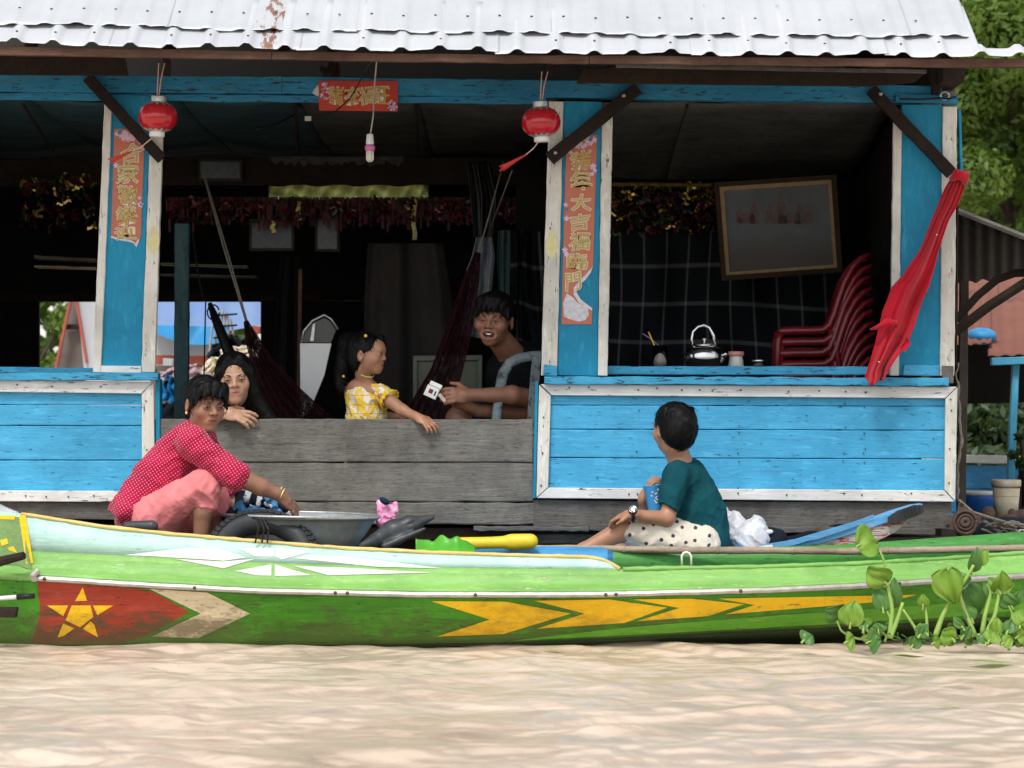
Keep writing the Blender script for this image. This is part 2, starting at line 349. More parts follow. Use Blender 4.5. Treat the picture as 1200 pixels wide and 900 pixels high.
# ------------------------------------------------------------------ signed-distance bodies -> one continuous surface
def cap_(a, b, ra, rb, k=.02, op=1, fb=False): return ('c', V(a), V(b), ra, rb, k, op, fb)
def ell_(c, r, R=None, k=.02, op=1): return ('e', V(c), V(r), np.eye(3) if R is None else R, k, op)
def prim_bb(p):
    if p[0] == 'c':
        r = max(p[3], p[4]); return np.minimum(p[1], p[2])-r, np.maximum(p[1], p[2])+r
    r = np.abs(p[3])@p[2]; return p[1]-r, p[1]+r
def prim_d(p, X, Y, Z):
    if p[0] == 'c':
        a, b = p[1], p[2]; d = b-a; L2 = float(d@d)+1e-12
        x, y, z = X-a[0], Y-a[1], Z-a[2]
        t = np.clip((x*d[0]+y*d[1]+z*d[2])/L2, 0, 1)
        q = np.sqrt((x-t*d[0])**2+(y-t*d[1])**2+(z-t*d[2])**2)-(p[3]+(p[4]-p[3])*t)
        if p[7]:
            L = math.sqrt(L2); q = np.maximum(q, (x*d[0]+y*d[1]+z*d[2])/L-L)
        return q
    c, r, R = p[1], p[2], p[3]
    x, y, z = X-c[0], Y-c[1], Z-c[2]
    u = (R[0, 0]*x+R[1, 0]*y+R[2, 0]*z)/r[0]; v = (R[0, 1]*x+R[1, 1]*y+R[2, 1]*z)/r[1]; w_ = (R[0, 2]*x+R[1, 2]*y+R[2, 2]*z)/r[2]
    k0 = np.sqrt(u*u+v*v+w_*w_)+1e-9; k1 = np.sqrt((u/r[0])**2+(v/r[1])**2+(w_/r[2])**2)+1e-9
    return k0*(k0-1)/k1
def smin(a, b, k):
    h = np.clip(.5+.5*(b-a)/k, 0, 1); return b+(a-b)*h-k*h*(1-h)
def surf(prims, h=.004, disp=None, cuts=()):
    lo = np.min([prim_bb(p)[0] for p in prims if p[-2 if p[0] == 'c' else -1] == 1], axis=0)-.03
    hi = np.max([prim_bb(p)[1] for p in prims if p[-2 if p[0] == 'c' else -1] == 1], axis=0)+.03
    n = np.ceil((hi-lo)/h).astype(int)+1
    ax = [(lo[i]+h*np.arange(n[i])).astype(np.float32) for i in range(3)]
    G = np.ones(n, dtype=np.float32)
    for p in prims:
        k = p[5] if p[0] == 'c' else p[4]; op = p[6] if p[0] == 'c' else p[5]
        b0, b1 = prim_bb(p); mg = k+3*h+.006
        i0 = np.maximum(np.floor((b0-mg-lo)/h).astype(int), 0); i1 = np.minimum(np.ceil((b1+mg-lo)/h).astype(int)+1, n)
        if (i1 <= i0).any(): continue
        s = tuple(slice(i0[i], i1[i]) for i in range(3))
        X = ax[0][s[0]][:, None, None]; Y = ax[1][s[1]][None, :, None]; Z = ax[2][s[2]][None, None, :]
        d = prim_d(p, X, Y, Z)
        if op == 1: G[s] = smin(G[s], d, k)
        else: G[s] = -smin(-G[s], d, k)
    for (c, nn) in cuts:
        c = V(c); nn = V(nn); nn = nn/np.linalg.norm(nn)
        G = np.maximum(G, (ax[0][:, None, None]-c[0])*nn[0]+(ax[1][None, :, None]-c[1])*nn[1]+(ax[2][None, None, :]-c[2])*nn[2]).astype(np.float32)
    if disp is not None:
        m = np.abs(G) < .03; I = np.nonzero(m)
        pts = np.stack([ax[0][I[0]], ax[1][I[1]], ax[2][I[2]]], 1); G[m] += disp(pts)
    G[0] = G[-1] = 1; G[:, 0] = G[:, -1] = 1; G[:, :, 0] = G[:, :, -1] = 1
    s = G < 0
    c = np.zeros(n-1, dtype=np.uint8)
    for i in (0, 1):
        for j in (0, 1):
            for k in (0, 1): c += s[i:n[0]-1+i, j:n[1]-1+j, k:n[2]-1+k]
    act = (c > 0) & (c < 8); I, J, K = np.nonzero(act)
    idx = -np.ones(n-1, dtype=np.int64); idx[act] = np.arange(len(I))
    acc = np.zeros((len(I), 3)); cnt = np.zeros(len(I))
    cor = [(i, j, k) for i in (0, 1) for j in (0, 1) for k in (0, 1)]
    for a in cor:
        for d in range(3):
            if a[d]: continue
            b = list(a); b[d] = 1
            fa = G[I+a[0], J+a[1], K+a[2]]; fb = G[I+b[0], J+b[1], K+b[2]]
            m = (fa < 0) != (fb < 0); t = np.where(m, fa/np.where(m, fa-fb, 1), 0)
            p = np.tile(V(a), (len(I), 1)); p[:, d] += t
            acc[m] += p[m]; cnt[m] += 1
    vs = lo+h*(np.stack([I, J, K], 1)+acc/cnt[:, None])
    fs = []
    for d in range(3):
        u, v = (d+1) % 3, (d+2) % 3
        sl0 = [slice(None)]*3; sl1 = [slice(None)]*3; sl0[d] = slice(0, -1); sl1[d] = slice(1, None)
        A = s[tuple(sl0)]; B = s[tuple(sl1)]
        for flip in (0, 1):
            m = (A & ~B) if not flip else (~A & B)
            q = np.stack(np.nonzero(m), 1)
            ok = (q[:, u] > 0) & (q[:, v] > 0) & (q[:, u] < n[u]-1) & (q[:, v] < n[v]-1); q = q[ok]
            def cell(du, dv):
                r = q.copy(); r[:, u] += du; r[:, v] += dv; return idx[r[:, 0], r[:, 1], r[:, 2]]
            f = np.stack([cell(-1, -1), cell(0, -1), cell(0, 0), cell(-1, 0)], 1)
            if flip: f = f[:, ::-1]
            fs.append(f)
    fs = np.concatenate(fs); fs = fs[(fs >= 0).all(1)]
    return vs, fs
def wob(seed, amp, freq, squash=(1, 1, 1)):
    r = np.random.RandomState(seed); D = r.normal(size=(7, 3))*V(squash); ph = r.uniform(0, 6.3, 7); fr = freq*r.uniform(.6, 1.7, 7)
    def f(p):
        q = p+.02*np.sin(p[:, ::-1]*freq*.7)
        s = np.zeros(len(p))
        for i in range(7):
            d = D[i]/np.linalg.norm(D[i]); s += np.sin(q@d*fr[i]+ph[i])
        return (s/3*amp).astype(np.float32)
    return f
def crease(seed, amp, freq):
    f1, f2 = wob(seed, 1, freq), wob(seed+50, 1, freq*2.3)
    return lambda p: (amp*(np.abs(f1(p))-.35)+amp*.4*(np.abs(f2(p))-.35)).astype(np.float32)
def sdf_obj(name, prims, mat, parent, h=.004, disp=None, cuts=(), tints=None):
    vs, fs = surf(prims, h, disp, cuts)
    o = mk(name, vs, fs, mat, parent, smooth=True)
    if tints is not None:
        col = np.ones((len(vs), 4))
        for (c, r, tc, R) in tints:
            q = (vs-V(c))@R/V(r); d = np.linalg.norm(q, axis=1); a = np.clip((1.15-d)/.4, 0, 1)[:, None]
            col[:, :3] = col[:, :3]*(1-a)+V(tc)*a
        at = o.data.color_attributes.new('tint', 'FLOAT_COLOR', 'POINT'); at.data.foreach_set('color', col.astype(np.float32).ravel())
    return o
class Head:
    def __init__(s, px, py, Y, yaw=0, pitch=0, roll=0, sc=1.0):
        s.c = P(px, py, Y); s.s = sc
        r = math.radians; s.R = rot('Y', r(roll))@rot('Z', r(yaw))@rot('X', r(pitch))
    def w(s, x, y, z): return s.c+s.R@(V((x, y, z))*s.s)
    def E(s, c, r, k=.02, op=1, R=None): return ell_(s.w(*c), V(r)*s.s, s.R if R is None else s.R@R, k*s.s, op)
    def Cp(s, a, b, ra, rb, k=.01, op=1): return cap_(s.w(*a), s.w(*b), ra*s.s, rb*s.s, k*s.s, op)
    def prims(s, open_mouth=False, soft=False, child=False):
        p = [s.E((0, .016, .032), (.073, .090, .080)), s.E((0, -.022, -.030 if not child else -.024), (.060 if not child else .064, .066, .076 if not child else .070), .03),
             s.E((0, -.066 if not child else -.058, -.088 if not child else -.080), (.024, .020, .018), .03), s.E((-.040, -.056, -.022), (.024, .022, .024), .02), s.E((.040, -.056, -.022), (.024, .022, .024), .02),
             s.Cp((-.034, -.078, .020), (.034, -.078, .020), .012, .012, .018)]
        for q in (-1, 1):
            p += [s.E((q*.031, -.098, .002), (.019, .014, .012), .012, -1), s.E((q*.031, -.0765, .002), (.0155, .0150, .0125), .004)]
            p += [s.E((q*.077, .012, -.006), (.009, .019, .031), .006, 1, rot('Z', q*.35)), s.E((q*.086, .004, -.004), (.006, .009, .017), .004, -1)]
        if child: p += [s.Cp((0, -.082, .008), (0, -.095, -.020), .007, .0105, .012), s.E((-.011, -.090, -.024), (.008, .008, .007), .006), s.E((.011, -.090, -.024), (.008, .008, .007), .006), s.E((0, -.066, .040), (.045, .030, .035), .03)]
        else: p += [s.Cp((0, -.082, .014), (0, -.103, -.020), .0075, .0115, .010), s.E((-.014, -.094, -.025), (.010, .010, .008), .006), s.E((.014, -.094, -.025), (.010, .010, .008), .006)]
        if open_mouth:
            p += [s.E((0, -.074, -.056), (.040, .020, .026), .02), s.Cp((-.034, -.076, -.042), (0, -.093, -.044), .005, .0055, .008), s.Cp((.034, -.076, -.042), (0, -.093, -.044), .005, .0055, .008),
                  s.Cp((-.026, -.080, -.068), (0, -.090, -.076), .0062, .0072, .008), s.Cp((.026, -.080, -.068), (0, -.090, -.076), .0062, .0072, .008), s.E((0, -.094, -.058), (.031, .020, .0125), .004, -1),
                  s.Cp((-.026, -.090, -.026), (-.050, -.070, -.056), .004, .005, .008, -1), s.Cp((.026, -.090, -.026), (.050, -.070, -.056), .004, .005, .008, -1),
                  s.E((-.043, -.062, -.018), (.024, .024, .020), .015), s.E((.043, -.062, -.018), (.024, .024, .020), .015)]
        else:
            q_ = .007 if child else 0
            p += [s.E((0, -.072+q_, -.055), (.030, .018, .018), .02), s.Cp((-.020, -.083+q_, -.054), (0, -.0905+q_, -.050), .0048, .0052, .006), s.Cp((.020, -.083+q_, -.054), (0, -.0905+q_, -.050), .0048, .0052, .006),
                  s.Cp((-.013, -.0855+q_, -.062), (.013, -.0855+q_, -.062), .0060, .0060, .006), s.Cp((-.024, -.092+q_, -.0568), (.024, -.092+q_, -.0568), .0024, .0024, .003, -1)]
            if not soft: p += [s.Cp((-.022, -.094, -.030), (-.036, -.080, -.058), .003, .003, .008, -1), s.Cp((.022, -.094, -.030), (.036, -.080, -.058), .003, .003, .008, -1)]
        return p
    def tints(s, lip=(.80, .50, .50)):
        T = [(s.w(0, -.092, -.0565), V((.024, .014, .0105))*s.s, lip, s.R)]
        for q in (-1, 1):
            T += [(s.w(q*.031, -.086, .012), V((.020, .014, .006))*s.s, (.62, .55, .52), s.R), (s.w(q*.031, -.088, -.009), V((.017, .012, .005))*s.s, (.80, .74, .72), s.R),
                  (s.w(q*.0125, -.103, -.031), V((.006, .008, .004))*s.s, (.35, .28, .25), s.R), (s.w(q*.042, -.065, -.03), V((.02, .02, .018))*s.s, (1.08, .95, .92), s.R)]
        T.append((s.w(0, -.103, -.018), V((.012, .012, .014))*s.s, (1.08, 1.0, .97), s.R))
        return T
    def face_parts(s, parent, squint=.7, brow=.0034, teeth=False):
        em = [M['eye_white'], M['eye_iris'], M['hair']]
        for q in (-1, 1):
            b = MB(); b.ell(s.w(q*.031, -.0885, .0005), V((.0125, .0045, .0042*squint))*s.s, 14, 8, s.R)
            b.cur = 1; b.ell(s.w(q*.0315, -.0912, .0008), V((.0052, .0030, .0050*squint))*s.s, 12, 8, s.R)
            b.cur = 2
            pts = [s.w(q*(.031+dx), -.0895-.003*(1-(dx/.014)**2), .0008+.0050*squint*(1-(dx/.015)**2)) for dx in (-.0145, -.009, -.003, .003, .009, .0145)]
            b.tube(pts, [.0008*s.s, .0016*s.s, .0019*s.s, .0019*s.s, .0018*s.s, .001*s.s], 6)
            b.build('eye', em, parent, True)
            pts = [s.w(q*x, -.090+abs(x-.02)*.28, z) for x, z in ((.014, .0185), (.024, .0225), (.034, .0240), (.044, .0215), (.050, .0175))]
            MB().tube(pts, [brow*.8*s.s, brow*s.s, brow*.95*s.s, brow*.7*s.s, brow*.3*s.s], 6, flat=.9).build('eyebrow', M['brow'], parent, True)
        if teeth:
            b = MB(); b.grid(lambda u, v: s.w(-.023+.046*u, -.0885+.010*(2*u-1)**2, -.0490-.0065*v-.003*math.cos(math.pi*(u-.5))), 14, 2)
            b.build('teeth', M['teeth'], parent, True)
            b = MB(); b.grid(lambda u, v: s.w(-.022+.044*u, -.084+.010*(2*u-1)**2, -.0700+.0065*v), 14, 2); b.build('teeth', M['teeth'], parent, True)
M['eye_white'] = plain('eye white', (.30, .27, .25), .3, 0, .1); M['eye_iris'] = plain('dark iris', (.012, .007, .005), .15, 0, .1)
M['brow'] = plain('eyebrow hair', (.022, .014, .012), .8, 0, .2); M['teeth'] = plain('teeth', (.66, .63, .56), .3, 0, .1)
def locks(H, lst, k=.006):
    return [H.Cp(a, b, ra, rb, k) for a, b, ra, rb in lst]
def hand(wr, d, n, side, s=1.0, curl=.5, spread=.12, fl=1.0):
    """five-fingered hand: wrist point, direction, back-of-hand normal, side (+1/-1) where the thumb sits"""
    d = V(d)/np.linalg.norm(d); n = V(n)-d*(V(n)@d); n /= np.linalg.norm(n); a = np.cross(n, d)*side
    R = np.stack([a, n, d], 1); p = [ell_(wr+d*.045*s, (.038*s, .015*s, .050*s), R, .008)]
    p.append(cap_(wr-d*.02*s, wr+d*.03*s, .023*s, .026*s, .015))
    for i, (o, l) in enumerate(((.028, .072), (.0095, .080), (-.0095, .075), (-.027, .058))):
        b = wr+d*.082*s+a*o*s-n*.002; dd = d+a*(o/.028)*spread; dd /= np.linalg.norm(dd); c = curl*(1+.12*i)
        q = b; ang = 0
        for j, (fr, r0, r1) in enumerate(((.45, .0095, .0088), (.31, .0088, .0080), (.24, .0080, .0068))):
            ang += c*(.7 if j == 0 else 1.0)*.75
            v = dd*math.cos(ang)-n*math.sin(ang); e = q+v*l*fr*fl*s
            p.append(cap_(q, e, r0*s, r1*s, .003)); q = e
    b = wr+d*.022*s+a*.024*s; v = a*.75+d*.62-n*.25; v /= np.linalg.norm(v); e = b+v*.036*s; v2 = a*.25+d*.9-n*.35; v2 /= np.linalg.norm(v2)
    p += [cap_(b, e, .0135*s, .0105*s, .008), cap_(e, e+v2*.03*s, .0100*s, .0080*s, .004)]
    return p

# ------------------------------------------------------------------ the setting: river
def make_water():
    ys = np.concatenate([np.linspace(6.0, 13.2, 250), np.linspace(13.22, 16, 70), np.geomspace(16.1, 2600, 60)])
    xs = np.concatenate([-np.geomspace(3.2, 1600, 26)[::-1], np.linspace(-3.1, 3.1, 260), np.geomspace(3.2, 1600, 26)])
    X, Yg = np.meshgrid(xs, ys, indexing='ij'); Z = np.zeros_like(X); r = np.random.RandomState(3)
    fade = np.clip((26-Yg)/12, 0, 1)*np.clip((6-np.abs(X))/3, 0, 1)
    wx = X+.12*np.sin(Yg*5.1+X*2.3); wy = Yg+.10*np.sin(X*4.3-Yg*1.7)
    for i in range(34):
        a = r.uniform(-1.25, 1.25)+math.pi/2; L = 10**r.uniform(-.92, .12); k = 2*math.pi/L
        Z += .0085*L**.9*np.sin(k*(wx*math.cos(a)+wy*math.sin(a))+r.uniform(0, 6.28))
    Z = Z*.46
    Z = Z*fade-.02*(1-fade)+.085
    vs = np.stack([X.ravel(), Yg.ravel(), Z.ravel()], 1); nx, ny = X.shape
    i, j = np.meshgrid(np.arange(nx-1), np.arange(ny-1), indexing='ij'); a = (i*ny+j).ravel()
    o = mk('water', vs, np.stack([a, a+ny, a+ny+1, a+1], 1), M['water'], smooth=True); tag(o, kind='structure')
    o['label'] = 'muddy beige river water with small ripples in front of the boat'
make_water()

# ------------------------------------------------------------------ the floating house
H0 = thing('floating_house', 'blue and white wooden floating house with white corrugated roof', 'house', (0, 17.5, 0))
B = lambda name, x0, y0, x1, y1, wd, Y, t, mat, parent=H0, **k: board(name, x0, y0, x1, y1, wd, Y, t, M[mat], parent, **k)
HF = 15.0
# hull and dark shell
def worldbox(name, x0, x1, Y0, Y1, z0, z1, mat, parent):
    return MB().box(((x0+x1)/2, (Y0+Y1)/2, (z0+z1)/2), (x1-x0, Y1-Y0, z1-z0)).build(name, M[mat], parent)
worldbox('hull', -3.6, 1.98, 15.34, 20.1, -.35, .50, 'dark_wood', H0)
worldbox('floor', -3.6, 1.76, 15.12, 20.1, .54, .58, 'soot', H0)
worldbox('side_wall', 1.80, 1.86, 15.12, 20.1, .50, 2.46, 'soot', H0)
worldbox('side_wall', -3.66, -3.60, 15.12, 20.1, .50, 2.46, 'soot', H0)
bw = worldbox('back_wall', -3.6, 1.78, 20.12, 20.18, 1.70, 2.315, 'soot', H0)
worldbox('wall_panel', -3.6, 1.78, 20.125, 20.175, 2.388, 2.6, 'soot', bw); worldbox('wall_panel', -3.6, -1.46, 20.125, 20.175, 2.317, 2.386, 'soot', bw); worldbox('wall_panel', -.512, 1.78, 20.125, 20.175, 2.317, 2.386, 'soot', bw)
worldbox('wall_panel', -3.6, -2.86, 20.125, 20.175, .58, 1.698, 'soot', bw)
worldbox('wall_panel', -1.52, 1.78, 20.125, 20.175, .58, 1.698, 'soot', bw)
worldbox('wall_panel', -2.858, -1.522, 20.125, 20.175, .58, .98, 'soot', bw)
# ceilings
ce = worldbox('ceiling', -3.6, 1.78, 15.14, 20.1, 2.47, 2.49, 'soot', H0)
def csheet(x0, x1, y_f, Yb, y_b, mat, dz=0, sag=.02):
    a0, a1 = P(x0, y_f, 15.16), P(x1, y_f, 15.16); zb = P(0, y_b, Yb)[2]
    def fn(u, v):
        x = a0[0]+(a1[0]-a0[0])*u; z = a0[2]+(zb-a0[2])*v - sag*math.sin(math.pi*u)*(0.6+.4*math.sin(5*v+x*3)) - .010*math.sin(x*9+v*7) + dz
        return (x, 15.16+(Yb-15.16)*v, z)
    b = MB(); b.grid(fn, 14, 14); o = b.build('ceiling_sheet', M[mat], ce, True); s = o.modifiers.new('s', 'SOLIDIFY'); s.thickness = .006
for x0, x1, m in ((-240, 30, 'ceiling_teal'), (31, 205, 'ceiling_teal'), (206, 346, 'ceiling_teal'), (347, 488, 'ceiling'), (489, 655, 'ceiling')):
    csheet(x0, x1, 113, 18.3, 180, m, rnd.uniform(-.006, 0))
for x0, x1 in ((656, 806), (807, 1052)): csheet(x0, x1, 117, 17.45, 211, 'ceiling', rnd.uniform(-.006, 0))
# seams and battens below the ceiling
for x0, x1 in ((345.5, 350), (487.5, 490), (27, 62), (806, 772)):
    MB().tube([P(x0, 122, 15.2), P(x1, 178, 17.0)], .008, 6).build('ceiling_batten', M['dark_wood'], ce)
hb = MB()
ww = [P(190+9*i, 0, 17.9)[0] for i in range(51)]
hb.prism([(-80, 188), (650, 184), (650, 216), (-80, 217)], 17.9, .03)
hb.build('header_board', M['dark_wood'], H0)
b = MB(); rr = random.Random(3)   # ragged paper strip left on the header
for x0 in range(318, 472, 11):
    b.prism([(x0, 183.5), (x0+11.5, 183.5), (x0+11.5, 187+rr.uniform(0, 8)), (x0+5, 189+rr.uniform(0, 7)), (x0, 187+rr.uniform(0, 6))], 17.88, .004)
b.build('torn_lining', M['ceiling'], H0)
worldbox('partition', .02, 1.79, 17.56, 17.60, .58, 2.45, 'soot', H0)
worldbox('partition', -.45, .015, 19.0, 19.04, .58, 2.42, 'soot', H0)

# top beam, sill rails, base timbers
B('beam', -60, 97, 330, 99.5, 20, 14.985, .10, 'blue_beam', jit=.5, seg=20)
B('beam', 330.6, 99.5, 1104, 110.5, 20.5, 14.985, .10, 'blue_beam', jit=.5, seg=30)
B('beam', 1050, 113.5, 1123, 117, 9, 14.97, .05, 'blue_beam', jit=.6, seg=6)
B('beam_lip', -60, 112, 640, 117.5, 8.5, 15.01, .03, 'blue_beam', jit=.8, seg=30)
def sill_left():
    o = B('sill_rail', -60, 433, 182, 435.5, 7, 15.09, .06, 'blue_rail', seg=10)
    B('sill_rail', -60, 441.3, 185, 441.3, 9, 14.94, .12, 'blue_rail', jit=.6, seg=14)
sill_left()
B('sill_rail', 712, 434, 1046, 434.5, 10, 15.09, .06, 'blue_rail', seg=20)
B('sill_rail', 638, 445.5, 1112, 447.5, 9.5, 14.94, .12, 'blue_rail', jit=.7, seg=30)
# left front panel
pl = empty('front_panel', P(60, 590, 15)); pl.parent = H0; pl.location = tuple(P(60, 590, 15)-ORG[H0.name]); ORG[pl.name] = P(60, 590, 15)
pr = empty('front_panel', P(870, 590, 15)); pr.parent = H0; pr.location = tuple(P(870, 590, 15)-ORG[H0.name]); ORG[pr.name] = P(870, 590, 15)
for ya, yb in ((456, 474), (474.6, 498.3), (499, 538.8), (539.5, 579)):
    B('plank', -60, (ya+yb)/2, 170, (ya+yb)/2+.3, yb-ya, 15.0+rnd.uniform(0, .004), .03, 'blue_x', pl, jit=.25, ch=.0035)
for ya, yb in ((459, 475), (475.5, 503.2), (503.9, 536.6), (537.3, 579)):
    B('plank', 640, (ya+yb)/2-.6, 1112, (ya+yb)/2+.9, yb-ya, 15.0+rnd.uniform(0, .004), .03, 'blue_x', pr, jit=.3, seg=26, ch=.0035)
def frame_piece(poly, mat, parent): return prism('frame_batten', poly, 14.972, .026, M[mat], parent, .0025)
frame_piece([(-60, 444.5), (179, 447.5), (165.5, 461.3), (-60, 458.5)], 'white_x', pl)
frame_piece([(180, 448.3), (181.5, 575), (181.5, 588), (166.5, 575), (166, 462)], 'white_z', pl)
frame_piece([(-60, 574.5), (166, 575.5), (180.5, 588.5), (-60, 587.2)], 'white_x', pl)
prism('edge_board', [(182.3, 444), (187.2, 444), (187.5, 590), (182.4, 590)], 14.985, .12, M['blue_z'], pl)
frame_piece([(633, 450.2), (1121.5, 453.2), (1107.5, 466.8), (646.5, 463.2)], 'white_x', pr)
frame_piece([(631.8, 451), (645.5, 463.8), (642.5, 571), (628.6, 583.3)], 'white_z', pr)
frame_piece([(629.3, 583.8), (642.9, 571.5), (1106.5, 574.8), (1118.5, 588)], 'white_x', pr)
frame_piece([(1122.2, 454), (1119.4, 587.3), (1107, 574), (1108, 467.4)], 'white_z', pr)
prism('edge_board', [(627.3, 447), (631, 447.5), (628, 584), (624.5, 584)], 14.985, .12, M['blue_z'], pr)
# base timbers
B('base_timber', -60, 597.5, 186, 599, 20, 15.0, .10, 'grey_wood_dark')
B('base_timber', 625, 601.5, 1115, 604.5, 31, 15.0, .12, 'grey_wood_dark', seg=26, jit=.6)
B('base_ledge', 555, 619.5, 690, 620, 5, 14.96, .18, 'grey_wood_dark', jit=.7)
B('base_ledge', 691, 618.5, 1096, 623, 7, 14.95, .18, 'grey_wood_dark', jit=1.0, seg=20)
B('base_timber', -60, 622, 700, 626, 14, 15.06, .12, 'dark_wood', seg=20)
B('base_timber', 600, 631, 1140, 636, 12, 15.05, .12, 'grey_wood_dark', seg=20, jit=1)
# grey porch wall
pw = empty('porch_wall', P(405, 612, 15)); pw.parent = H0; pw.location = tuple(P(405, 612, 15)-ORG[H0.name]); ORG[pw.name] = P(405, 612, 15)
B('plank', 188, 516, 624, 516.5, 50.5, 14.995, .045, 'grey_wood', pw, seg=22, jit=.5, ch=.005)
B('plank', 188, 564.8, 624.5, 565.2, 45, 15.0, .045, 'grey_wood', pw, seg=22, jit=.6, ch=.005)
B('plank', 188, 600.5, 626, 602, 25.5, 15.003, .045, 'grey_wood', pw, seg=22, jit=.8, ch=.005)
# nails and rust dots on the battens
nb = MB()
def nail(x, y, Y=14.968, r=.0042): nb.lathe([(r, 0), (r*.7, -.002), (.0001, -.0025)], P(x, y, Y), 7, R=rot('X', -math.pi/2))
for x, y in ((20, 451), (61, 453), (118, 453), (171, 470), (172, 527), (30, 581), (80, 582), (110, 581), (54, 582), (748, 457), (835, 458), (820, 457), (799, 457), (868, 457), (924, 459), (1015, 459.5), (991, 459), (1014, 460),
             (737, 579), (747, 579), (865, 578), (989, 578), (1068, 578), (922, 580), (1010, 580), (637, 489), (636, 531), (634, 569), (1115, 481), (1113, 526), (1112, 566), (1114, 468), (667, 454), (690, 454), (770, 455), (960, 458)): nail(x, y)
for x, y in ((749, 481), (746, 529), (829, 478), (866, 499), (866, 507), (865, 531), (866, 541), (865, 572), (990, 473), (1013, 477), (991, 501), (1013, 508), (1014, 526), (989, 531), (1012, 531), (988, 540), (1013, 542), (945, 487), (1094, 514), (700, 560), (955, 560)): nail(x, y, 14.995, .0038)
ns = nb.build('nail', M['iron'], H0); tag(ns, kind='stuff')

# posts: painted board between two pale battens
def post(b0, b1, tops, bots, y0, y1, Yb=14.985):
    e = empty('front_post', P((bots[0]+bots[-1])/2, y1, 15)); e.parent = H0; o_ = P((bots[0]+bots[-1])/2, y1, 15); e.location = tuple(o_-ORG[H0.name]); ORG[e.name] = o_
    def seg(i, j, mat, Y, t, ya=y0, yb=y1, n='board'):
        wt, wb = tops[j]-tops[i], bots[j]-bots[i]
        B(n, (tops[i]+tops[j])/2, ya, (bots[i]+bots[j])/2, yb, wt, Y, t, mat, e, w2=wb, jit=.35, seg=24)
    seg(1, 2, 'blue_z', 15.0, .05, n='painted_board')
    seg(0, 1, 'white_z', Yb, .045, y0+b0[0], y1, n='batten'); seg(2, 3, 'white_z', Yb, .045, y0+b0[1], y1, n='batten')
    return e
p1 = post((8, 0), 0, (122.3, 131.3, 177.5, 192), (108.5, 118.3, 165.5, 181.5), 112, 436)
prism('foot_batten', [(118.5, 428.5), (165.3, 429), (165.3, 437), (118.3, 436.5)], 14.98, .03, M['white_x'], p1)
p2 = post((0, 15), 0, (643.5, 660.5, 705.5, 718), (634, 653, 700.5, 712), 119, 440)
prism('foot_batten', [(637.5, 427), (653, 429), (652.6, 441), (636.5, 440)], 14.965, .02, M['blue_rail'], p2)
p3 = post((18, 2), 0, (1047.5, 1057, 1105, 1121.5), (1043.5, 1053.5, 1101.5, 1118.5), 123, 440)
prism('foot_batten', [(1060, 427), (1101, 428), (1101, 440.5), (1058, 440)], 14.98, .02, M['blue_rail'], p3)
prism('foot_batten', [(1104, 428.5), (1117.5, 429), (1117.5, 449), (1112, 449), (1104, 441)], 14.97, .012, M['grey_wood'], p3)
B('corner_edge', 1124.5, 128, 1127, 205, 3.5, 15.03, .05, 'blue_z', seg=6)
B('corner_edge', 1122.5, 210, 1120.5, 430, 2.5, 15.05, .05, 'dark_wood', seg=8)
# yellow stained patches on battens
def ypatch(cx, cy, rx, ry, Y=14.9835):
    pts = [(cx+rx*math.cos(a)*(1-.35*(math.sin(a) > .5)), cy-ry*math.sin(a)) for a in np.linspace(0, 2*math.pi, 18)[:-1]]
    MB().prism(pts, Y, .001).build('paint_stain', M['stain'], p1 if cx < 400 else p2)
M['stain'] = plain('cream paint stain', (.72, .66, .36), .6, 0, .15, 40)
ypatch(179.5, 281, 7.5, 17); ypatch(646.5, 286, 7, 17)
# dark braces up to the eave
B('brace', 102, 90, 189, 186, 13, 14.93, .045, 'brace_wood', seg=10, jit=.5)
B('brace', 748, 103, 644, 186, 15, 14.93, .045, 'brace_wood', seg=10, jit=.5)
B('brace', 1021, 104, 1116, 203, 14, 14.93, .045, 'brace_wood', seg=10, jit=.5)
for x, y in ((731, 112), (651, 179), (1032, 110)): 
    MB().lathe([(.009, 0), (.009, -.004), (.004, -.009), (.0001, -.010)], P(x, y, 14.928), 10, R=rot('X', -math.pi/2)).build('bolt', M['silver'], H0, True)

